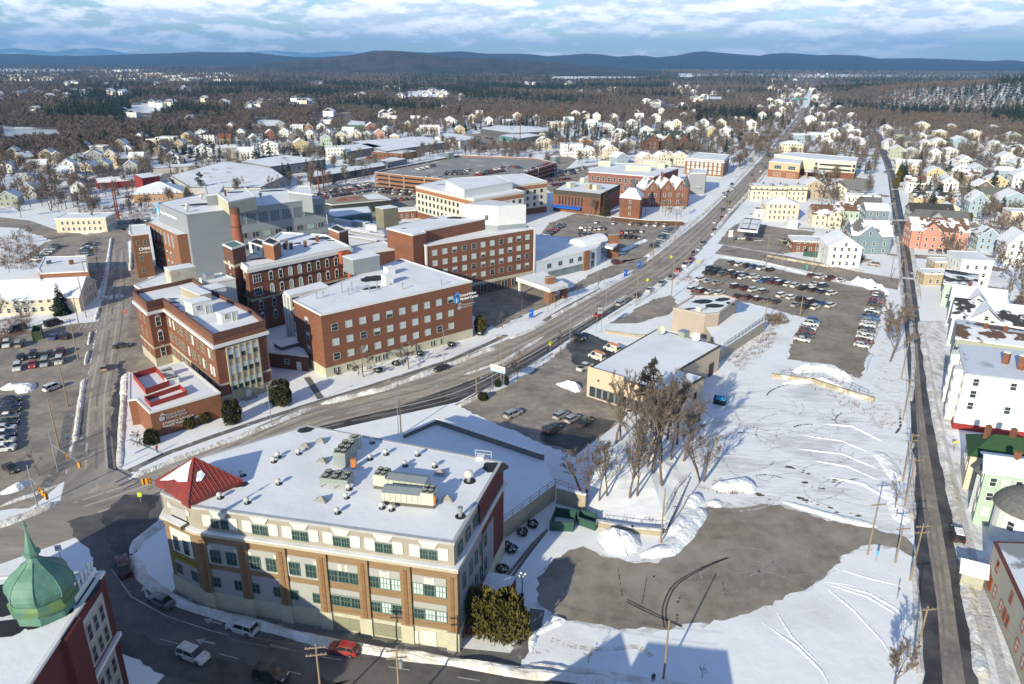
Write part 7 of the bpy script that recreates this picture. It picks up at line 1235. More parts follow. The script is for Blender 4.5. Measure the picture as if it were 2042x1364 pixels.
TT={'big':bare_tree(1,15,.65,.04,10,30),'big2':bare_tree(2,14,.75,.04,10,30),'slim':bare_tree(3,15,.4,.04,10,24,.35,up=1.),'slim2':bare_tree(4,15,.5,.04,10,24,.3,up=.9),'fork':bare_tree(5,12,.6,.04,6,21,.25,stems=4),'apple':bare_tree(6,6,1.0,.04,10,36,.22,up=.3),'small':bare_tree(7,6,.5,.03,6,15,.25),'round':bare_tree(8,11,.6,.045,11,45,.2),'mid':bare_tree(11,12,.6,.13,7,12,.25),'mid2':bare_tree(12,13,.5,.13,7,12,.25,stems=2),'mid3':bare_tree(13,11,.75,.13,7,12,.25),'birch':bare_tree(14,13,.3,.10,6,9,.35,bark_pale,stems=3),'spruce':spruce(21,11,6),'spruce2':spruce(22,12,6.5),'pine':pine(23,16,10),'pine2':pine(24,14,9),'scraggly':pine(25,17,9,M('scraggly_needle',(.055,.048,.03),.9,.5,.7)),'brownspruce':spruce(26,15,7,M('brown_needle',(.055,.042,.022),.9,.5,.7)),'cedar':spruce(27,6,2.6,M('cedar_foliage',(.05,.05,.014),.9,.5,1))}
TN={'spruce':'spruce_tree','spruce2':'spruce_tree','pine':'pine_tree','pine2':'pine_tree','scraggly':'pine_tree','brownspruce':'spruce_tree','cedar':'cedar_tree'}
def tree(px,py,k,lab,sc=1.,group=None,z=0.,pos=None):
 p=pos or G(px,py,z);p=Vector((p.x,p.y,(th(p.x,p.y)if p.y>500 else z)))
 t=thing(TN.get(k,'bare_tree'),lab,'tree',p,group);OFF.pop(t.name,None);t.rotation_euler.z=RN.uniform(0,6.28);s_=sc*RN.uniform(.93,1.07);t.scale=(s_,s_,s_)
 inst('trunk',TT[k][0],t);inst('crown',TT[k][1],t);return t
def bush(px,py,w,h,m,lab,cone=0.,sn=False,n=900,name='bush',z=0.,group=None):
 t=thing(name,lab,'bush',G(px,py,z),group);inst('foliage',bush_mesh(RN.randrange(999),w,h,m,n,cone,sn),t);b=MB();b.cyl((0,0),.1+w*.02,-.1,h*.3,bark,5);inst('stem',b.mesh('stem'),t);return t
CL='bare trees of the clump behind the shop'
for i,(x,y,k,s_,z)in enumerate(((1165,990,'fork',.85,.6),(1195,1000,'slim',.7,.6),(1211,992,'slim2',.75,.8),(1228,890,'slim',1.,.8),(1238,886,'slim2',.95,.8),(1255,1000,'slim',.85,.6),(1262,955,'slim2',1.,1.8),(1270,996,'slim',.8,.6),(1279,908,'big2',1.05,1.8),(1290,930,'slim2',1.08,2),(1302,942,'slim',1.05,2),(1306,905,'slim2',1.1,1.6),(1320,970,'big',1.12,1.2),(1318,925,'slim',1.1,1.6),(1338,920,'big2',.95,1.2),(1399,958,'fork',.85,.4),(1350,890,'slim2',1.,1.),(1376,900,'round',.8,.5),(1330,885,'slim',1.05,.8),(1362,925,'slim2',.9,.8))):
 tree(x,y,k,f'bare tree in the clump behind the shop, {nth(i+1)} of twenty from the left',s_,CL,z)
tree(1287,868,'scraggly','scraggly dark pine standing tallest at the back of the bare clump',1.0,z=.5)
for r in((725,752,'apple','wide low apple tree under the brick wing, nearer the stone front',1.45),(815,736,'apple','wide low apple tree under the brick wing, nearer the hospital lettering',1.4),(275,891,'apple','small snowy-branched tree at the corner of the lettered annex',.62),(1031,756,'small','bare round street tree behind the red and white shop sign',1.2),(1117,706,'small','bare street tree on the strip by the shop car park entry',1.1),(1775,721,'round','large bare round-crowned tree on the verge of the right-hand street',1.35),(1771,660,'mid3','dense brownish bare tree behind the large verge tree',.8),(1785,1017,'small','small bare tree on the snowy verge among the poles',.95),(1782,1372,'round','bare tree at the lower edge beside the right-hand street',.62),(1400,1352,'small','tiny bare sapling in the building shadow at the lower edge',.35),(1173,1322,'small','tiny bare sapling near the lower path',.4),(78,948,'small','bare red-brown sapling on the snowy corner island',.8),(1108,612,'small','bare young tree beside the tan brick pylon',.85),(1151,593,'small','bare young tree on the snow strip, second from the pylon',.9),(1193,575,'small','bare young tree on the snow strip, farthest from the pylon',.9),(1002,655,'small','bare young tree by the drive entrance with the small blue sign',.8),(982,603,'small','bare young tree in the forecourt island of the brick block',.8),(1040,622,'small','slender bare tree in the shaded forecourt',.7),(95,610,'spruce','dark spruce by the side street parking, left of the pair',1.),(124,626,'spruce2','dark spruce by the side street parking, right of the pair',.95),(1207,430,'brownspruce','tall brownish spruce in front of the flat brown brick building',1.),(1174,432,'birch','pale-barked birch in front of the flat brown brick building',.75),(402,392,'pine','round dark pine beside the wide white factory roof',.9),(1448,310,'pine2','dark pine group tree left of the main street bend',1.),(1472,300,'pine','broad dark pine by the main street bend, right of another',1.),(1455,290,'pine2','dark pine farther back at the main street bend',1.),(1888,355,'pine','broad dark pine among the houses right of the street',.8),(1833,330,'spruce2','dark spruce among pale houses right of the street',1.1),(1243,310,'spruce','green spruce above the wide red brick block',1.2),(1230,313,'spruce2','second green spruce above the wide red brick block',1.),(165,312,'pine','tall dark pine over the left houses',1.2),(213,290,'spruce2','dark spruce at the edge of the brown woods on the left',1.5),(1005,283,'spruce','lone small spruce on the rough snowy ground beyond the garage',.6),(740,258,'spruce','dark narrow spruce by the green and gold depot',1.),(916,236,'spruce2','very dark broad spruce above the garage',1.6),(493,305,'spruce','dark spruce above the grey flat house',1.),(501,268,'pine2','dark pine above the blue house',.9)):tree(r[0],r[1],r[2],r[3],r[4])
for i,(x,y)in enumerate(((780,268),(770,262),(760,268),(792,245),(812,262),(927,262),(1100,270),(1372,282),(1380,300),(1410,262),(1650,250),(1622,262),(1700,300),(1795,350),(1857,415),(1815,365),(1800,362),(1760,258),(1735,245))):tree(x,y,'spruce2' if i%3 else 'cedar',f'dark evergreen among the far houses, {nth(i+1)} listed from the factories to the right edge',1.1 if i<15 else 1.4,'evergreens among the houses')
for r in((463,843,3.9,5.2,arbor_g,'dark egg-shaped yew at the near corner of the stone front'),(563,806,4.8,5.6,arbor_g,'biggest dark egg-shaped yew right of the stone front'),(957,662,3.4,4.6,arbor,'olive egg-shaped bush at the end of the lettered wing'),(377,852,3.0,2.3,arbor,'round olive bush under the annex lettering, left one'),(407,842,2.7,2.3,arbor,'round olive bush under the annex lettering, right one'),(335,862,1.2,1.8,arbor,'small olive bush with a snow cap at the annex wall'),(303,885,2.8,2.9,arbor_g,'dark snow-dusted bush at the annex corner'),(960,1256,4.6,6.4,arbor,'tall olive bush at the office corner, left of two'),(1010,1268,6.0,6.8,arbor,'biggest olive bush at the office corner, right of two'),(963,797,2.2,1.5,arbor_g,'low dark bush at the tip of the snowy street strip'),(992,771,1.3,1.6,arbor_g,'dark bush under the shop sign'),(1010,768,1.1,2.2,arbor_g,'narrow dark bush right of the shop sign'),(1931,441,3.4,4.,arbor,'round olive shrub beside the light blue house'),(1793,362,4,7,arbor,'tall olive cedar beside the right-hand street, taller one'),(1786,372,4,5.5,arbor,'tall olive cedar beside the right-hand street, shorter one'),(1168,424,3.5,2.2,arbor,'low olive hedge bush by the brown brick building')):
 bush(*r,cone=.15 if r[2]<5.5 else .05,sn=r[0]in(335,),n=1500)
bush(925,1262,3.4,2.4,brush,'tangled leafless bush left of the tall olive bushes',n=500)
for i,(x,y)in enumerate(((672,745),(790,728),(755,742),(900,690),(958,668),(838,708),(1020,1100),(1042,1066),(1062,1050),(1002,1140),(1010,1094))):bush(x,y,2.0 if i<6 else 1.7,1.0,arbor_g,f'low clipped shrub with a cap of snow, {nth(i+1)} along the hospital lawn and office garden',sn=True,n=260,group='snow-capped shrubs')
# single bare trees through the town: areas given by their pixel corners
def inpoly(x,y,P):
 c=False
 for i in range(len(P)):
  (x0,y0),(x1,y1)=P[i],P[i-1]
  if(y0>y)!=(y1>y)and x<(x1-x0)*(y-y0)/(y1-y0)+x0:c=not c
 return c
def grove(where,poly,n,kinds,sc=(.8,1.1),rnd=5):
 r=random.Random(rnd);xs=[p[0]for p in poly];ys=[p[1]for p in poly];pts=[]
 while len(pts)<n:
  x,y=r.uniform(min(xs),max(xs)),r.uniform(min(ys),max(ys))
  if inpoly(x,y,poly):pts.append((x,y))
 pts.sort()
 for i,(x,y)in enumerate(pts):k=r.choice(kinds);tree(x,y,k,f'{"dark evergreen" if k in TN else "bare"} tree {where}, {nth(i+1)} of {n} from the left',r.uniform(*sc),'trees '+where)
MK=['mid','mid2','mid3']
grove('in the brush at the left edge',[(-10,610),(80,600),(90,640),(40,690),(-10,690)],8,['small','apple','fork'],(.6,.9));grove('by the joining road at left',[(-5,470),(60,480),(80,520),(40,550),(-5,550)],9,['mid3','mid'],(.4,.6));grove('behind the red steel pylons',[(0,385),(170,380),(190,420),(120,440),(0,425)],14,MK,(.7,1.05));grove('among the left houses',[(0,320),(260,310),(380,320),(250,365),(180,385),(0,385)],26,MK,(.7,1.1));grove('along the factory roofs',[(420,385),(560,382),(620,365),(640,372),(560,395),(430,400)],8,['birch','mid','mid2'],(.7,1.));grove('between factory street and garage',[(620,360),(740,340),(750,355),(660,378)],10,MK,(.5,.9));grove('on the rough ground beyond the garage',[(830,300),(920,285),(1000,290),(1060,300),(980,308),(850,312)],12,MK,(.5,.8));grove('right of the rough ground',[(1020,300),(1090,275),(1180,280),(1200,310),(1130,325)],12,MK,(.7,1.));grove('in front of the dark red mansion',[(1255,305),(1400,302),(1400,318),(1260,318)],12,MK,(.7,1.));grove('round the brick Victorian house',[(1285,425),(1360,418),(1362,436),(1290,440)],6,['mid3','mid'],(.6,.85))
grove('behind the cream mansard buildings',[(1600,380),(1660,378),(1660,412),(1620,420)],8,MK,(.8,1.1));grove('between cream house and faded mint house',[(1650,430),(1720,425),(1700,480),(1640,500),(1630,480)],8,MK,(.6,.9));grove('on the right by the light blue houses',[(1895,395),(1930,395),(1930,430),(1895,420)],4,MK,(.8,1.));grove('below the light blue houses at right',[(1930,470),(2042,450),(2042,570),(1985,580),(1960,500)],13,MK+['round'],(.6,1.));grove('beside the plain white box house',[(1985,590),(2042,580),(2042,650),(1995,640)],6,['round','fork','mid3'],(.6,.9));grove('in front of the salmon pink house',[(1840,490),(1930,498),(1925,515),(1850,510)],6,MK,(.6,.8));grove('along the far main street',[(1500,290),(1560,235),(1590,215),(1600,225),(1530,320),(1500,310)],10,MK,(.7,1.));grove('right of the far main street',[(1612,290),(1640,230),(1720,235),(1730,300),(1640,310)],16,MK,(.7,1.));grove('among the hillside houses',[(1770,290),(1900,265),(2042,270),(2042,350),(1900,345),(1800,335)],26,MK,(.8,1.1));grove('behind the long white factory roofs',[(420,300),(620,262),(800,262),(790,285),(640,305),(500,320)],22,MK,(.7,1.))
grove('by the overhead street sign',[(1606,240),(1626,186),(1640,192),(1622,250)],9,['spruce2','pine2','pine'],(1.1,1.5));grove('above the brick hospital annexes',[(1180,270),(1380,240),(1420,270),(1400,300),(1200,305)],22,MK,(.7,1.))
# rough brush: uncounted twigs
def brush_patch(poly,n,h,m=brush,seed=1):
 r=random.Random(seed);xs=[p[0]for p in poly];ys=[p[1]for p in poly];b=MB();k=0
 while k<n:
  x,y=r.uniform(min(xs),max(xs)),r.uniform(min(ys),max(ys))
  if not inpoly(x,y,poly):continue
  k+=1;p=G(x,y);w_=.02+p.y*.00016
  for _ in range(7):d=Vector((r.uniform(-.6,.6),r.uniform(-.6,.6),1)).normalized()*h*r.uniform(.4,1.1);q=p+Vector((r.uniform(-.6,.6),r.uniform(-.6,.6),-.05));s_=Vector((r.uniform(-1,1),r.uniform(-1,1),0)).normalized()*w_;b.face([q-s_,q+s_,q+d],m)
 return tag(b.build('undergrowth'),'uncounted leafless brush and dead stalks','brush',kind='stuff')
for a,n,h in(([(1130,970),(1300,985),(1320,1040),(1190,1045)],260,1.),([(1450,720),(1470,700),(1560,632),(1540,690),(1480,740)],160,.9),([(1525,628),(1560,625),(1575,645),(1535,650)],140,1.5),([(1545,742),(1590,735),(1740,785),(1790,850),(1760,860),(1640,785)],170,.7),([(150,412),(300,405),(330,430),(240,440),(170,438)],420,1.6),([(0,470),(60,470),(90,515),(60,540),(0,535)],420,1.6),([(840,300),(1060,285),(1120,300),(900,313)],300,1.2),([(-5,640),(60,625),(60,660),(-5,690)],260,1.3),([(1395,975),(1470,960),(1500,985),(1420,985)],60,.8),([(420,390),(640,372),(740,350),(745,358),(640,382),(430,402)],320,1.5),([(1285,515),(1300,505),(1400,560),(1380,575)],100,.8),([(1300,850),(1420,840),(1400,940),(1330,960)],120,1.)):brush_patch(a,n,h,seed=n)
# ---------------------------------------------------------------- poles, wires, lamps, signals, signs, people
def pole(bx,by,tx,ty,lab,arms=1,h=None,m=wood,trans=False,r=.16,group='utility poles',ang=None,name='utility_pole'):
 p=G(bx,by);h=h or min(14,max(7,hgt((bx,by),(tx,ty))));t=thing(name,lab,'utility pole',p,group);OFF.pop(t.name);b=MB();b.cyl((0,0),r,-.3,h,m,8,r*.65);inst('pole',b.mesh('pole'),t)
 for k in range(arms):
  b=MB();b.box(-1.25,-.07,0,1.25,.07,.14,wood);[b.cyl((x,0),.05,.14,.34,steel,5)for x in(-1.1,-.6,.6,1.1)];inst('crossarm',b.mesh('crossarm'),t,(0,-.16,h-.5-k*1.1),ang if ang is not None else .15)
 if trans:b=MB();b.cyl((.42,0),.28,-.5,.5,steel,10);inst('transformer',b.mesh('transformer'),t,(0,0,h-2.6))
 return t,h
RP=[(1819,1335,1861,1191),(1815,1157,1839,1043),(1803,1014,1819,905),(1800,960,1827,852),(1800,838,1828,747),(1797,755,1815,672),(1793,648,1806,583),(1790,573,1804,509),(1773,566,1796,490),(1778,480,1792,425),(1776,440,1786,390)]
tops=[]
for i,r in enumerate(RP):
 t,h=pole(*r,f'wooden utility pole along the right-hand street, {nth(i+1)} from the lower edge',1 if i in(0,2,4,5,6,7,8,9,10)else 2,h=10.5 if i<9 else 9.5,trans=i in(3,4),ang=.1);tops.append(Vector(t.location)+Vector((0,0,h)))
for r in((1730,1106,1755,1001,'wooden pole with a grey box at the mouth of the grey lot',1),(1785,1122,1793,1071,'short leaning pole beside the grey lot mouth',1),(1323,1353,1337,1237,'lone wooden pole at the lower edge of the snowfield',0),(1317,1082,1320,975,'pale pole in front of the tree bank',0),(172,633,149,545,'utility pole of the side street group, next to the two spruces',1),(180,601,166,520,'orange-lit utility pole by the side street mouth',1),(160,660,147,592,'utility pole by the snowy corner of the shop parking',1),(156,717,136,634,'utility pole on the snow strip left of the side street',1),(186,590,175,515,'utility pole behind the orange-lit one',1),(196,535,186,455,'utility pole beside the orange brick shop',1),(136,810,117,717,'utility pole standing on the long snow strip',1),(119,897,88,796,'grey pole at the near end of the left car park',0),(950,784,954,722,'short wooden pole at the tip of the street strip',0),(999,768,997,668,'wooden pole right behind the shop sign',1),(800,867,801,798,'dark pole at the street corner of the deck, right of the grey one',0),(1268,609,1272,547,'wooden pole by the bank drive',1),(1338,596,1340,520,'pole at the near corner of the big car park',0),(1620,545,1640,470,'tall wooden pole on the snow by the cross street',1),(1527,528,1540,468,'wooden pole at the fuel station corner',1),(1595,632,1601,590,'pale pole at the lower edge of the big car park',0),(1525,640,1528,612,'pale stub pole at the end of the bank terrace',0),(1345,480,1350,410,'utility pole by the rail of the emergency car park',1),(1450,430,1452,355,'pole on the far side of the main street near the modern wing',1),(1300,535,1303,480,'utility pole near the blue sign on the main street',1)):
 pole(*r[:5],r[5],h=None if r[0]not in(1323,)else 9.6)
q=G(629,1284,11);pole(0,0,0,0,'wooden pole with crossarms at the lower edge by the red hatchback',2,h=11,name='utility_pole')[0].location=(q.x,q.y,0);q=G(790,1290,11);pole(0,0,0,0,'crowded utility pole with insulators at the lower edge below the office',2,h=11,trans=True)[0].location=(q.x,q.y,0)
def wire(lab,P,sag=.8,r=.022):
 t=None;b=MB();Q=[]
 for a,c in zip(P,P[1:]):
  for k in range(10):t_=k/10;q=lerp(a,c,t_);q=q+Vector((0,0,-sag*4*t_*(1-t_)));Q.append(q)
 Q.append(P[-1]);b.tube(Q,[r+max(0,p.y-90)*.00007 for p in Q],M('cable',(.05,.05,.052),.6,.1,1),3);return tag(b.build('power_line'),lab,'cable','power lines of the right-hand street')
up=Vector((0,0,-.2));LTOP=[tops[0]+(tops[0]-tops[1])*.6]+[tops[i]for i in(0,1,2,4,5,6,7,9,10)]
for i,o in enumerate((-1.1,-.6,1.1)):wire(f'thin sagging power line over the right-hand street, {("street side", "middle", "house side")[i]}',[p+Vector((o,0,-.15))for p in LTOP])
wire('single service wire crossing from the right street pole to the long beige building',[tops[0]+up,G(1990,1230,6),G(2080,1330,6)],.3);wire('wire from the lower edge pole to the crowded pole',[G(629,1284,11)+up,G(790,1290,11)+up],.5)
for k,z in((0,10.6),(1,9.6)):q0,q1=G(629,1284,11),G(790,1290,11);wire(f'cable running on from the crowded pole along the front street, {("upper", "lower")[k]} one',[Vector((q0.x-20,q0.y+5,z)),Vector((q0.x,q0.y,z)),Vector((q1.x,q1.y,z)),Vector((q1.x+30,q1.y-9,z))],.6)
# tall rust-red steel line poles
for lab,a,b_ in(('rust-red steel line pole behind the end of the side street, left of the pair',(234,437),(223,369)),('rust-red steel line pole behind the end of the side street, right of the pair',(238,438),(230,378)),('rust-red steel line pole by the car park behind the institute, left of the pair',(637,385),(634,335)),('rust-red steel line pole by the car park behind the institute, right of the pair',(646,384),(643,337)),('rust-red line pole beyond the garage stair house',(896,305),(895,272)),('second rust-red line pole beyond the garage stair house',(906,305),(906,275)),('tall brown line pole left of the teal workshop',(1037,297),(1037,222)),('tall brown line pole right of the white low store',(1117,268),(1117,212))):
 p=G(*a);h=hgt(a,b_);t=thing('steel_pole',lab,'utility pole',p,'rust-red line poles');bb=MB();bb.cyl((0,0),.42,-.2,h,rust,8,.26);inst('pole',bb.mesh('pole'),t);bb=MB();bb.box(-1.6,-.1,h-1.5,1.6,.1,h-1.2,rust);inst('crossarm',bb.mesh('crossarm'),t)
def lamp(bx,by,lab,h=9.,ang=0.,arm=1.6,m=steel,name='street_lamp'):
 t=thing(name,lab,'street lamp',G(bx,by),'street lamps',ang);b=MB();b.cyl((0,0),.1,0,h,m,8,.07);inst('pole',b.mesh('pole'),t);b=MB();b.tube([(0,0,h-.3),(arm*.5,0,h+.1),(arm,0,h+.15)],.05,m,5);inst('arm',b.mesh('arm'),t);b=MB();b.box(arm-.15,-.15,h+.02,arm+.65,.15,h+.18,m);inst('lamp_head',b.mesh('lamp_head'),t)
for r in((542,849,'street lamp on the lawn between stone front and street',9),(886,726,'street lamp by the sidewalk under the brick wing',9.5),(1136,683,'street lamp on the strip by the car park entry',8.5),(1092,622,'street lamp in front of the broad canopy',9),(795,870,'grey street lamp at the street corner of the deck',10),(1384,540,'pale lamp post at the car park corner by the main street',10),(1557,545,'pale lamp post inside the big car park edge',8),(1208,610,'lamp post across from the bank drive',8),(1280,480,'lamp post in the emergency car park',7),(1490,400,'lamp post beside the mansard buildings',9)):lamp(*r[:4],ang=RN.choice((.7,-2.4)))
for x,y,lab in((1745,677,'small pole light between parked cars and verge, farther'),(1727,742,'small pole light between car park and verge, nearer')):lamp(x,y,lab,5,0,.3)
t=thing('garden_lamp','black four-globe lamp post on the snow by the entrance canopy','street lamp',G(1041,1188));b=MB();b.lathe((0,0),[(.28,0),(.25,.4),(.09,.5),(.07,3.6)],black,8);inst('pole',b.mesh('pole'),t)
for i in range(4):a=1.57*i+.4;b=MB();b.tube([(0,0,3.3),(.5*math.cos(a),.5*math.sin(a),3.4)],.035,black,4);inst('arm',b.mesh('arm'),t);b=MB();b.lathe((.5*math.cos(a),.5*math.sin(a)),[(.08,3.4),(.22,3.6),(.22,3.8),(.08,4.0),(.02,4.02)],lamp_w,8);inst('globe',b.mesh('globe'),t)
def signal_mast(bx,by,tip,lab,h=8.6,heads=3):
 p=G(bx,by);t=thing('signal_mast',lab,'traffic light',p);OFF.pop(t.name);e=G(tip[0],tip[1],6.2)-p;b=MB();b.cyl((0,0),.16,0,h,steel,8,.1);inst('pole',b.mesh('pole'),t);b=MB();b.tube([(0,0,5.9),(e.x,e.y,6.4)],[.11,.06],steel,6);inst('arm',b.mesh('arm'),t)
 for i in range(heads):
  k=lerp(.55,1.,i/max(1,heads-1));b=MB();b.box(-.2,-.2,-1.2,.2,.2,0,M('signal_yellow',(.60,.27,.02),.6,.05,1));[b.cyl((0,0),.13,0,.01,black,8)for _ in(0,)];[b.box(-.13,-.26,-1.05+.37*j,.13,-.2,-.82+.37*j,(lamp_r,M('amber',(.5,.25,.02)),green_dark)[2-j])for j in range(3)];inst('signal_head',b.mesh('signal_head'),t,(e.x*k,e.y*k,6.3),.6+i)
 return t
signal_mast(75,1010,(91,985),'steel signal mast with hanging yellow heads at the left corner');signal_mast(326,1012,(285,955),'steel signal mast with yellow heads close to the red corner roof');signal_mast(116,940,(157,922),'signal mast behind the left corner reaching over the side street',heads=2)
def sign(px,py,h,w,hh,m,lab,txt=None,tm=None,ang=0.,size=.3,diamond=False,name='road_sign',posts=1):
 t=thing(name,lab,'sign',G(px,py),None,ang);
 for k in([0]if posts==1 else[-w*.4,w*.4]):b=MB();b.box(k-.05,-.02,0,k+.05,.06,h,steel);inst('post',b.mesh('post'),t)
 b=MB()
 if diamond:c=h;b.add([(0,-.06,c-w*.7),(w*.7,-.06,c),(0,-.06,c+w*.7),(-w*.7,-.06,c),(0,-.02,c-w*.7),(w*.7,-.02,c),(0,-.02,c+w*.7),(-w*.7,-.02,c)],[(0,1,2,3),(7,6,5,4),(0,1,5,4),(1,2,6,5),(2,3,7,6),(3,0,4,7)],m)
 else:b.box(-w/2,-.08,h-hh/2,w/2,-.021,h+hh/2,m)
 inst('panel',b.mesh('panel'),t)
 if txt:
  for j,(s_,dz)in enumerate(txt):o=inst('lettering',text_mesh(s_,size,tm or white_l,.01),t,(-w*.44,-.1,h+dz));o.rotation_euler=(math.pi/2,0,0)
 return t
sg=sign(993,782,6.2,4.2,1.7,trim_w,'white shop sign on two posts with red script lettering and blue lower half',[('Walgreens',-.05)],M('script_red',(.62,.03,.03),.5,.02,1),-.55,.82,posts=2,name='shop_sign');b=MB();b.box(-2.08,-.1,5.37,2.08,-.09,5.95,M('sign_sky',(.35,.62,.85),.5,.02,1));inst('lower_panel',b.mesh('lower_panel'),sg)
sign(1194,664,7.2,2.,2.6,M('dark_sign',(.06,.06,.06)),'tall dark pylon sign with four pale panels in front of the bank',None,ang=.4,posts=2,name='pylon_sign');tt_=COL.objects[-1]
pt=[o for o in COL.objects if o.get('label','').startswith('tall dark pylon')][0]
for i in(0,1):
 for j in(0,1):b=MB();b.box(-.85+i*.9,-.1,6.1+j*1.15,-.05+i*.9,-.085,7.05+j*1.15,M('pale_sign',(.4,.42,.42),.5,.1,1));inst('sign_face',b.mesh('sign_face'),pt)
for x,y,lab in((1059,635,'blue hospital direction sign by the broad canopy'),(1247,553,'blue hospital direction sign at the emergency drive, nearer'),(1274,536,'blue hospital direction sign at the emergency drive, farther')):sign(x,y,1.7,1.6,2.6,blue_sign,lab,[('H',-.1)],white_l,.5,1.,posts=2)
for x,y,h,lab in((1097,700,2.3,'yellow pedestrian warning diamond on the strip by the car park entry'),(1337,527,3.,'yellow pedestrian diamond on the main street island'),(1393,537,3.,'yellow pedestrian diamond at the big car park corner'),(1290,570,2.2,'yellow road marker on the main street island end')):sign(x,y,h,1.1,1.1,yellow_sign,lab,ang=.5,diamond=True)
sign(281,1001,1.6,.7,.9,M('sign_lime',(.6,.75,.05),.5,.02,1),'lime and white sign on the traffic island at the crossing',ang=.2);sign(252,637,2.6,.9,.9,M('sign_red',(.6,.03,.02),.5),'red round-looking do-not-enter sign by the three-storey wing',[('—',-.2)],white_l,0,.6);sign(121,1113,2.,1.,1.1,trim_w,'white road sign behind the copper dome',[('202',-.1)],black,.2,.4)
sign(1902,900,2.2,1.,.5,M('sign_gold',(.75,.6,.02)),'yellow and green sign on the snowy pavement right of the street',ang=.1);sign(1747,1118,1.5,.4,1.,M('hydrant_blue',(.1,.4,.6)),'blue and orange marker post at the grey lot mouth',ang=0,name='marker_post');sign(1789,1195,2.,.2,.4,M('rust_post',(.25,.06,.04)),'rust-brown sign post on the snowfield verge',ang=0,name='marker_post');sign(1786,1035,1.4,.2,.5,orange_paint,'orange-striped hydrant flag on the verge',name='marker_post');sign(1607,545,2.6,.5,1.6,M('teal_banner',(.05,.5,.45)),'teal banner at the edge of the big car park',ang=.1,name='banner')
sign(1455,486,4.6,2.,3.,trim_w,'white fuel price sign at the station corner',[('Gas',.3),('3.19',-.6)],M('script_red',(.62,.03,.03)),.1,.8,posts=2,name='price_sign');sign(1838,492,2.,1.2,.8,M('sign_gold',(.75,.6,.02)),'small yellow sign over the green fence of the pink house',ang=.1)
t=thing('mesh_fence','bright green mesh fence wrapped round the corner of the pink house garden','fence',G(1830,495));b=MB();Q=GL([(1826,484),(1830,495),(1845,497)]);[b.obox((p+q)/2,math.atan2((q-p).y,(q-p).x),(q-p).length,.1,0,2.,M('bright_green',(.03,.32,.03),.6))for p,q in zip(Q,Q[1:])];b.build('mesh',t)
for p in Q:b=MB();b.obox(p,0,.12,.12,0,2.1,green_dark);b.build('post',t)
t=thing('overhead_sign','green overhead sign gantry across the far main street','sign',G(1595,207));b=MB();b.box(-14,-.4,7,14,.4,10,M('highway_green',(.02,.25,.17),.5,.03,1));inst('panel',b.mesh('panel'),t);[inst('post',MB().box(-.25,-.2,0,.25,.2,7,steel).mesh('post'),t,(k,0,0))for k in(-14,14)]
rail('black and white rail along the main street side of the emergency car park',[(1296,508),(1352,462),(1378,442)],0,1.1,steel,mesh_=False)
b_=rail('iron handrail of the steps below the courtyard',[(622,793),(634,800)],0,1.,black,mesh_=False)
def person(px,py,jacket,trousers,lab,ang=0.,skin=(.42,.25,.17),hair=(.03,.02,.015),h=1.76,stoop=0.):
 s_=h/1.76;J={'pel':(0,0,.95,.15),'ch':(0,-.03-stoop*.3,1.3,.17),'nk':(0,-.03-stoop*.5,1.5,.06),'hd':(0,-.04-stoop*.7,1.64,.105),'tp':(0,-.03-stoop*.7,1.74,.08)}
 for q,sx_ in(('l',-1),('r',1)):J.update({'hip'+q:(.1*sx_,0,.9,.1),'kn'+q:(.11*sx_,-.08*sx_,.5,.065),'an'+q:(.11*sx_,.1*sx_,.09,.045),'to'+q:(.12*sx_,-.08+.1*sx_,.03,.045),'sh'+q:(.2*sx_,-.02-stoop*.35,1.42,.075),'el'+q:(.27*sx_,.04,1.14,.05),'wr'+q:(.26*sx_,-.12,.92,.036),'ha'+q:(.25*sx_,-.17,.84,.04)})
 nm=list(J);ed=[('pel','ch'),('ch','nk'),('nk','hd'),('hd','tp')]+[e for q in 'lr' for e in(('pel','hip'+q),('hip'+q,'kn'+q),('kn'+q,'an'+q),('an'+q,'to'+q),('ch','sh'+q),('sh'+q,'el'+q),('el'+q,'wr'+q),('wr'+q,'ha'+q))]
 me=bpy.data.meshes.new('skeleton');me.from_pydata([[c*s_ for c in J[n][:3]]for n in nm],[(nm.index(a),nm.index(c))for a,c in ed],[]);o=bpy.data.objects.new('skeleton',me);COL.objects.link(o);o.modifiers.new('skin','SKIN');o.modifiers.new('sub','SUBSURF').levels=2
 for i,n in enumerate(nm):me.skin_vertices[0].data[i].radius=(J[n][3]*s_,J[n][3]*s_);me.skin_vertices[0].data[i].use_root=n=='pel'
 bpy.context.view_layer.update();m2=bpy.data.meshes.new_from_object(o.evaluated_get(bpy.context.evaluated_depsgraph_get()));bpy.data.objects.remove(o);m2.materials.clear()
 for m in(M('cloth_'+lab[:14],jacket,.9,.1,4),M('trousers_'+lab[:14],trousers,.9,.1,4),M('skin',skin,.6,.05,4),M('hair',hair,.8,.1,4),M('shoe',(.02,.02,.02))):m2.materials.append(m)
 for p in m2.polygons:c=p.center/s_;p.material_index=3 if c.z>1.66 or(c.z>1.58 and c.y>0)else 2 if c.z>1.5 or(abs(c.x)>.2 and c.z<.93)else 0 if c.z>.86 else 4 if c.z<.09 else 1
 t=thing('person',lab,'person',G(px,py),None,ang);inst('body',m2,t);return t
person(314,903,(.45,.05,.05),(.05,.13,.35),'person in a red jacket and blue trousers walking by the annex corner',1.,h=1.95);person(1196,783,(.03,.08,.45),(.03,.03,.035),'person in a bright blue jacket bending at the shop entrance steps',.6,stoop=.4);person(135,878,(.05,.35,.38),(.03,.035,.05),'person in a teal jacket crossing the left car park entrance',2.);person(1302,1362,(.02,.02,.02),(.02,.02,.025),'person in black standing at the lower picture edge',.3)
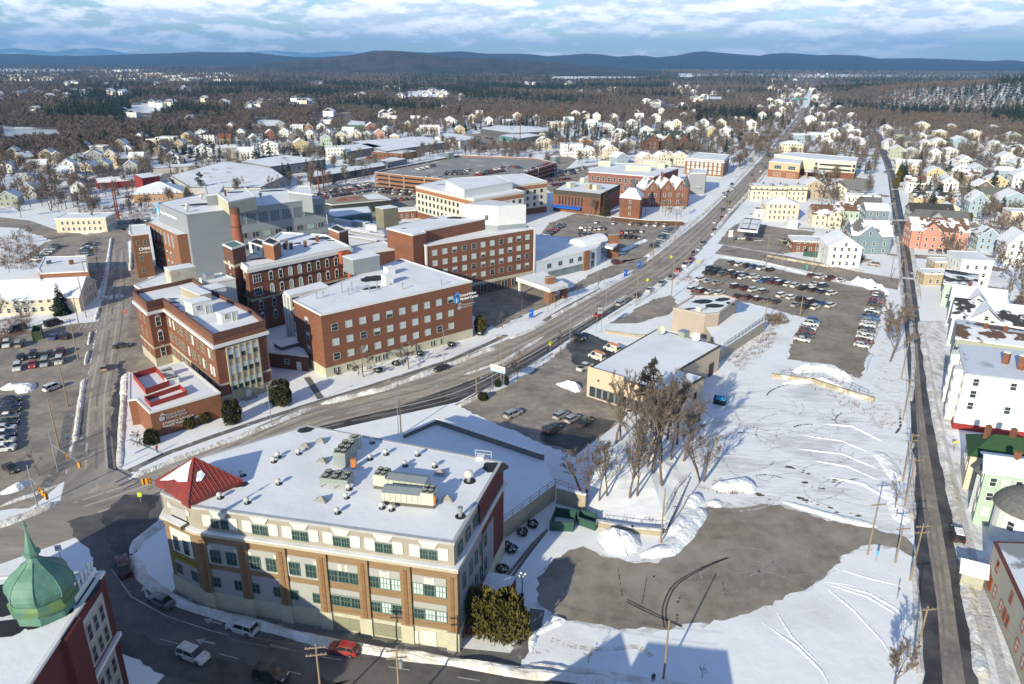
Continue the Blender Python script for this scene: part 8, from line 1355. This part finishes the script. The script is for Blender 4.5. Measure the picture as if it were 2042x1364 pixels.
# ---------------------------------------------------------------- woods: countless trees out to the hills
def np_mesh(name,V,m,lab):
 """V: (n,3,3) triangles as one mesh"""
 n=len(V);me=bpy.data.meshes.new(name);me.vertices.add(n*3);me.vertices.foreach_set('co',V.astype(np.float32).ravel());me.loops.add(n*3);me.loops.foreach_set('vertex_index',np.arange(n*3,dtype=np.int32));me.polygons.add(n);me.polygons.foreach_set('loop_start',np.arange(0,n*3,3,dtype=np.int32));me.materials.append(m);me.update(calc_edges=True)
 o=bpy.data.objects.new(name,me);COL.objects.link(o);return tag(o,lab,'woods',kind='stuff')
rs=np.random.RandomState(4)
def t_bare(n,w):
 V=[];
 for a in(0,2.1):V.append([[-.22*math.cos(a),-.22*math.sin(a),-1],[.22*math.cos(a),.22*math.sin(a),-1],[0,0,10]])
 for _ in range(n):
  z=rs.uniform(3.2,8);a=rs.uniform(0,6.28);el=rs.uniform(.15,1.35);L=rs.uniform(2.2,4.6)*(1-.04*z);r0=rs.uniform(0,2.2)*(1-z/14);p=np.array([r0*math.cos(a),r0*math.sin(a),z]);d=np.array([math.cos(a)*math.cos(el),math.sin(a)*math.cos(el),math.sin(el)]);s=np.cross(d,rs.normal(size=3));s=s/np.linalg.norm(s)*w;V.append([p-s,p+s,p+d*L])
 return np.array(V)
def t_ever(n,w):
 V=[[[-.2,0,-1],[.2,0,-1],[0,0,13]]]
 for _ in range(n):
  z=3+10*rs.uniform(0,1)**.9;R=3.6*(1.05-(z-2)/12.5)*rs.uniform(.6,1.1)+.3;a=rs.uniform(0,6.28);d=np.array([math.cos(a),math.sin(a),0]);s=np.array([-d[1],d[0],0])*w*R;p=np.array([0,0,z+.6]);V.append([p-s*.3,d*R+s+np.array([0,0,z-.5]),d*R*.8-s+np.array([0,0,z-.2])])
 return np.array(V)
EDGE_X=[-200,0,110,200,300,400,500,600,690,760,830,900,1000,1100,1180,1230,1300,1400,1470,1505,1530,1560,1645,1660,1720,1800,1900,2042,2200]
EDGE_Y=[330,325,315,308,292,274,268,264,250,245,244,230,234,242,246,242,236,246,256,238,205,182,182,222,244,256,264,278,278]
SEMI=[[(185,168),(200,140),(490,140),(505,158),(380,168)],[(-20,172),(-20,140),(135,141),(125,168)],[(500,149),(505,139),(700,139),(700,148)],[(1335,194),(1350,170),(1395,160),(1412,185),(1400,194)],[(1618,165),(1640,142),(1700,138),(1728,146),(1715,160)],[(1522,218),(1550,176),(1590,148),(1640,146),(1662,215)],[(1740,152),(1760,136),(1860,134),(1875,148)]]
OPEN=[[(1092,158),(1150,138),(1320,132),(1320,150),(1260,156)],[(256,224),(268,210),(300,203),(334,208),(318,222),(290,226)],[(0,272),(0,255),(115,256),(120,266)],[(790,197),(815,182),(860,179),(902,186),(880,195),(840,193)],[(1400,198),(1405,192),(1440,192),(1440,198)],[(500,250),(505,238),(560,240),(560,250)],[(1380,132),(1385,124),(1480,124),(1480,132)]]
EV=[[(120,240),(125,190),(275,188),(270,240)],[(340,212),(345,178),(490,178),(490,205)],[(770,196),(800,150),(1010,150),(1210,158),(1400,160),(1400,172),(1200,185),(1000,200)],[(1630,200),(1650,150),(2100,150),(2100,176),(1800,182)],[(500,175),(520,155),(720,165),(760,190),(640,205)],[(1200,155),(1560,145),(1600,165),(1520,175)],[(0,170),(0,128),(330,126),(520,132),(700,138),(500,140),(180,138)],[(200,178),(220,164),(330,164),(330,178)],[(1960,262),(1970,200),(2100,200),(2100,270)]]
LOW_X=[-50,250,420,640,760,900,1120,1200,1360,1450,1540,1600,1612,1660,1740,1750,1770,1850,2042,2100];LOW_Y=[440,430,400,380,345,308,335,322,312,345,330,335,345,415,440,300,300,440,470,470]
NOP=len(OPEN);rc=random.Random(21);CLR=[]
for _ in range(64):
 x=rc.uniform(-20,2060);y=rc.uniform(130,min(250,float(np.interp(x,EDGE_X,EDGE_Y))-10))
 if x>1680 and y>150:continue
 k=rc.uniform(.5,1.3)*(y-95)/60;w_,h_=16*k,2.2*k+.8;CLR.append((x,y,w_,h_));(OPEN if rc.random()<.5 else SEMI).append([(x+w_*math.cos(a)*rc.uniform(.7,1.2),y+h_*math.sin(a))for a in(0,.8,1.7,2.5,3.3,4.1,5,5.7)])
def scatter(y0,y1,cell,jitter=.9):
 ny=int((y1-y0)/cell);out=[]
 for j in range(ny):
  y=y0+(j+.5)*cell;hw=y*.74+30;nx=int(2*hw/cell);x=-hw+(np.arange(nx)+.5)*cell;out.append(np.stack([x+rs.uniform(-jitter,jitter,nx)*cell*.5,np.full(nx,y)+rs.uniform(-jitter,jitter,nx)*cell*.5],1))
 return pick(np.concatenate(out))
def pick(P,town=False):
 zc=P[:,1]*cP+CH*sP;v=(CH*cP-P[:,1]*sP)/zc;u=P[:,0]/zc;px=1021+F*(u*math.cos(RHO)-v*math.sin(RHO));py=682+F*(u*math.sin(RHO)+v*math.cos(RHO))
 e_=np.interp(px,EDGE_X,EDGE_Y);ok=(py>e_-4)&(py<np.interp(px,LOW_X,LOW_Y))if town else py<e_;P,px,py=P[ok],px[ok],py[ok];keep=np.ones(len(P),bool);ev=np.zeros(len(P))
 def inp(poly):
  c=np.zeros(len(P),bool)
  for i in range(len(poly)):
   (x0,y0_),(x1,y1_)=poly[i],poly[i-1]
   with np.errstate(divide='ignore',invalid='ignore'):c^=((y0_>py)!=(y1_>py))&(px<(x1-x0)*(py-y0_)/((y1_-y0_)or 1e-9)+x0)
  return c
 top=11*F/P[:,1]
 for o in OPEN:
  keep&=~inp(o)
  for k in(.4,.8):sv=py;py=py-top*k;keep&=~inp(o);py=sv
 jx,jy=14*np.sin(P[:,1]*.02)+rs.uniform(-16,16,len(P)),5*np.sin(P[:,0]*.013)+rs.uniform(-5,5,len(P));sv=px,py;px,py=px+jx,py+jy
 for o in EV:ev[inp(o)]+=.36
 for o in SEMI:keep&=~(inp(o)&(rs.uniform(0,1,len(P))<.55))
 px,py=sv
 ev+=.27+.38*np.sin(P[:,0]*.011+1)*np.sin(P[:,1]*.009+P[:,0]*.004)+.15*np.sin(P[:,0]*.031)*np.sin(P[:,1]*.027)+rs.uniform(-.22,.22,len(P))
 keep&=rs.uniform(0,1,len(P))<.96
 return P[keep],ev[keep]
def clear(P,ev):
 keep=np.ones(len(P),bool)
 for x,y,r in XC:keep&=(P[:,0]-x)**2+(P[:,1]-y)**2>r*r
 for Q in XP:
  c=np.zeros(len(P),bool)
  for i in range(len(Q)):
   (x0,y0),(x1,y1)=Q[i][:2],Q[i-1][:2];c^=((y0>P[:,1])!=(y1>P[:,1]))&(P[:,0]<(x1-x0)*(P[:,1]-y0)/((y1-y0)or 1e-9)+x0)
  keep&=~c
 return P[keep],ev[keep]
def plant(P,T,smin,smax,zs=1.):
 n=len(P);a=rs.uniform(0,6.28,n);s=rs.uniform(smin,smax,n);k=rs.randint(0,len(T),n);zt=np.array([th(x,y)for x,y in P]);out=[]
 for i,t in enumerate(T):
  q=k==i;c,d,ss=np.cos(a[q])[:,None,None],np.sin(a[q])[:,None,None],s[q][:,None,None]
  X=t[None,:,:,0]*c-t[None,:,:,1]*d;Y=t[None,:,:,0]*d+t[None,:,:,1]*c;Z=np.broadcast_to(t[None,:,:,2],X.shape)
  out.append(np.stack([X*ss+P[q][:,0][:,None,None],Y*ss+P[q][:,1][:,None,None],Z*ss*zs+zt[q][:,None,None]],-1).reshape(-1,3,3))
 return np.concatenate(out)
twig_red=M('reddish_twig',(.145,.108,.088),.95,.4,.02,0,(.115,.10,.088),.5,.01,sharp=.25)
for(y0,y1,cell,nb,w,smin,smax,ne)in((470,1300,8.0,70,.27,.75,1.3,50),(1300,2500,12,26,.6,.8,1.4,20),(2500,4400,22,13,1.2,1.0,1.8,11),(4400,8000,42,9,2.6,1.2,2.4,8)):
 w_={470:'nearest the town',1300:'in the middle distance',2500:'before the far hills',4400:'right below the far hills'}[y0];P,ev=clear(*scatter(y0,y1,cell));B,E_=P[ev<.52],P[ev>=.52]
 np_mesh('bare_woods',plant(B,[t_bare(nb,w)for _ in range(4)],smin,smax),twig_far if y0!=1300 else twig_red,f'brown leafless woods {w_}')
 np_mesh('evergreen_woods',plant(E_,[t_ever(ne,.5 if y0<1000 else .75)for _ in range(3)],smin*.85,smax*1.1),needle_far,f'dark evergreen woods {w_}')
 # shovelled driveways and trodden yards beside the houses
b=MB()
for x,y,r in XC:
 for k in range(2):
  a=RN.uniform(0,6.28);c=Vector((x+(r+1)*math.cos(a),y+(r+1)*math.sin(a)));l,w_=RN.uniform(4,11),RN.uniform(2.5,6);u=Vector((math.cos(a+.3),math.sin(a+.3)));n=Vector((-u.y,u.x));z=th(x,y)+.019+.004*k+RN.random()*.003
  b.face([tuple(c+u*l*i+n*w_*j*RN.uniform(.8,1.1))+(z,)for i,j in((-.5,-.5),(.5,-.5),(.5,.5),(-.5,.5))],(asphalt,bank_snow)[k])
struct('driveway',b)
# brown sheet with pale patches, added over the snow to darken the woods
def floor_patch():
 ys=[470*1.035**i for i in range(66)];b=MB();na=130;C_=[]
 for y in ys:C_.append([(y*(-.8+1.6*i/na),y)for i in range(na+1)])
 cen=np.array([((C_[j][i][0]+C_[j+1][i+1][0])/2,(C_[j][i][1]+C_[j+1][i+1][1])/2)for j in range(len(ys)-1)for i in range(na)]);zc=cen[:,1]*cP+CH*sP;v=(CH*cP-cen[:,1]*sP)/zc;u=cen[:,0]/zc;px=1021+F*u;py=682+F*(v+u*math.sin(RHO));k=0
 for j in range(len(ys)-1):
  for i in range(na):
   if py[k]<np.interp(px[k],EDGE_X,EDGE_Y)-2 and not any(inpoly(px[k],py[k],o)for o in OPEN[:NOP])and not(px[k]>1760 and py[k]>180):
    b.face([(x,y,th(x,y)+.35)for x,y in(C_[j][i],C_[j][i+1],C_[j+1][i+1],C_[j+1][i])],floor_m)
   k+=1
 return struct('woods_dark_sheet',b)
floor_m=M('forest_floor',(.13,.10,.085),.95,.4,.2,0,(.70,.70,.72),.6,.03,sharp=.1);floor_patch()
# the many more garden trees of the town, beyond those built one by one
rs=np.random.RandomState(9);P=[]
for j in range(130):
 y=380+j*18*.8;hw=y*.74+20;n=int(2*hw/6.5);P.append(np.stack([rs.uniform(-hw,hw,n),np.full(n,y)+rs.uniform(-9,9,n)],1))
P,ev=clear(*pick(np.concatenate(P),True))
np_mesh('bare_garden_trees',plant(P[ev<.55],[t_bare(80,.16)for _ in range(4)],.6,1.3),twig_far,'uncounted bare garden trees');np_mesh('evergreen_garden_trees',plant(P[ev>=.55],[t_ever(60,.5)for _ in range(3)],.45,.95),needle_far,'uncounted dark garden evergreens')
# closed canopy farther out
b=MB();v=[];ys=[6000*1.03**i for i in range(24)];na=150
for y in ys:
 for i in range(na):x=y*(-.85+1.7*i/(na-1));v.append((x,y+rs.uniform(-20,20),4+9*rs.uniform()+5*math.sin(x*.003)*math.sin(y*.004)))
b.add(v,[(j*na+i,j*na+i+1,(j+1)*na+i+1,(j+1)*na+i)for j in range(len(ys)-1)for i in range(na-1)],M('far_canopy',(.055,.045,.04),.95,.4,.01,0,(.03,.036,.027),.5,.0025,sharp=.25));tag(b.build('far_woods'),'closed far woods below the hills','woods',kind='stuff')
# pale stores and houses in the far openings
def far_box(x,y,l,d_,h,m,lab,group,rz=.1,roof='f'):
 p=G(x,y);t=thing('far_building',lab,'building',(p.x,p.y,th(p.x,p.y)),group,rz);b=MB();b.box(-l/2,0,-.5,l/2,d_,h,m);inst('wall',b.mesh('wall'),t);b=MB();(b.box(-l/2-.3,-.3,h,l/2+.3,d_+.3,h+.4,roof_snow)if roof=='f' else gable(b,-l/2,0,l/2,d_,h,4,None,roof_snow));inst('roof',b.mesh('roof'),t)
FB=[(215+19*k,146+(k*7)%17,34+(k*13)%40,26,7,'wcwwe'[k%5],'f')for k in range(14)]+[(4+15*k,147+(k*5)%16,28+(k*11)%30,22,6,'wwcwt'[k%5],'f')for k in range(8)]+[(300,152,110,60,12,'c','f'),(345,156,60,40,10,'w','f'),(405,143,90,50,10,'w','f'),(235,143,60,40,9,'w','f'),(265,141,70,40,8,'w','f'),(385,152,60,30,9,'r','f'),(440,149,80,40,9,'w','f'),(330,138,50,30,8,'w','f'),(365,161,50,40,8,'w','f'),(530,143,80,40,9,'w','f'),(560,144,50,40,9,'w','f'),(610,142,70,40,9,'w','f'),(650,141,60,40,9,'w','f'),(685,140,50,30,9,'w','f'),(40,152,60,40,8,'w','f'),(20,162,40,30,7,'y','f'),(90,158,60,30,7,'w','f'),(60,145,90,60,8,'w','f'),(110,150,40,30,7,'c','f')]
for i,(x,y,l,d_,h,c,rf)in enumerate(sorted(FB)):far_box(x,y,l,d_,h,WALL[c][1],f'{WALL[c][0]} flat-roofed store in the far snowy shopping area, {nth(i+1)} from the left','stores in the far shopping area')
HB=[(1345+8*k,172+(k*7)%18,12,10,8)for k in range(7)]+[(1622+9*k,144+(k*5)%11,14,10,7)for k in range(11)]+[(1540+7*k,172+(k*9)%30,10,10,7)for k in range(14)]+[(1750+14*k,139+(k*4)%7,22,14,9)for k in range(7)]+[(1190+12*k,136+(k*3)%4,18,12,8)for k in range(5)]+[(60+17*k,184+(k*7)%16,18,12,7)for k in range(8)]+[(520+19*k,208+(k*3)%5,14,11,7)for k in range(3)]+[(1385+14*k,127+(k%3),24,14,9)for k in range(6)]
HB+=[(x+rc.uniform(-.7,.7)*w_,y+rc.uniform(-.5,.6)*h_,rc.uniform(9,16),10,rc.uniform(5,8))for x,y,w_,h_ in CLR for _ in range(rc.choice((1,2,3,4)))]
for i,(x,y,l,d_,h)in enumerate(sorted(HB)):far_box(x,y,l,d_,h,WALL['wwcwe'[i%5]][1],f'tiny pale house in a far clearing, {nth(i+1)} from the left','houses in the far clearings',RN.uniform(-.6,.6),'g')
t=thing('bridge','pale green steel bridge deck over the far stream','bridge',G(855,178));b=MB();b.box(-42,-4,3,42,4,5,M('bridge_green',(.22,.36,.28),.6,.1,.5));inst('deck',b.mesh('deck'),t);[inst('pier',MB().box(-1,-3,-1,1,3,3,concrete).mesh('pier'),t,(k,0,0))for k in(-25,0,25)]
sheet('river',[(-10,272),(-10,257),(60,256),(115,258),(118,265),(50,271)],M('river_ice',(.50,.53,.56),.35,.1,.02),1);sheet('snow_field',[(500,250),(505,238),(560,240),(560,250)],snow,1)
# ---------------------------------------------------------------- the air
b=MB();b.box(-33000,-33000,-40,33000,33000,900,snow);hz=b.build('haze');tag(hz,'pale winter haze','haze',kind='stuff');hz.data.materials.clear();hm=bpy.data.materials.new('haze');hm.use_nodes=True;hn=hm.node_tree.nodes;hn.remove(hn['Principled BSDF']);pv=hn.new('ShaderNodeVolumePrincipled');pv.inputs['Color'].default_value=(.22,.52,1.,1);pv.inputs['Density'].default_value=6e-5;pv.inputs['Anisotropy'].default_value=0.;hm.node_tree.links.new(pv.outputs[0],hn['Material Output'].inputs['Volume']);hz.data.materials.append(hm)
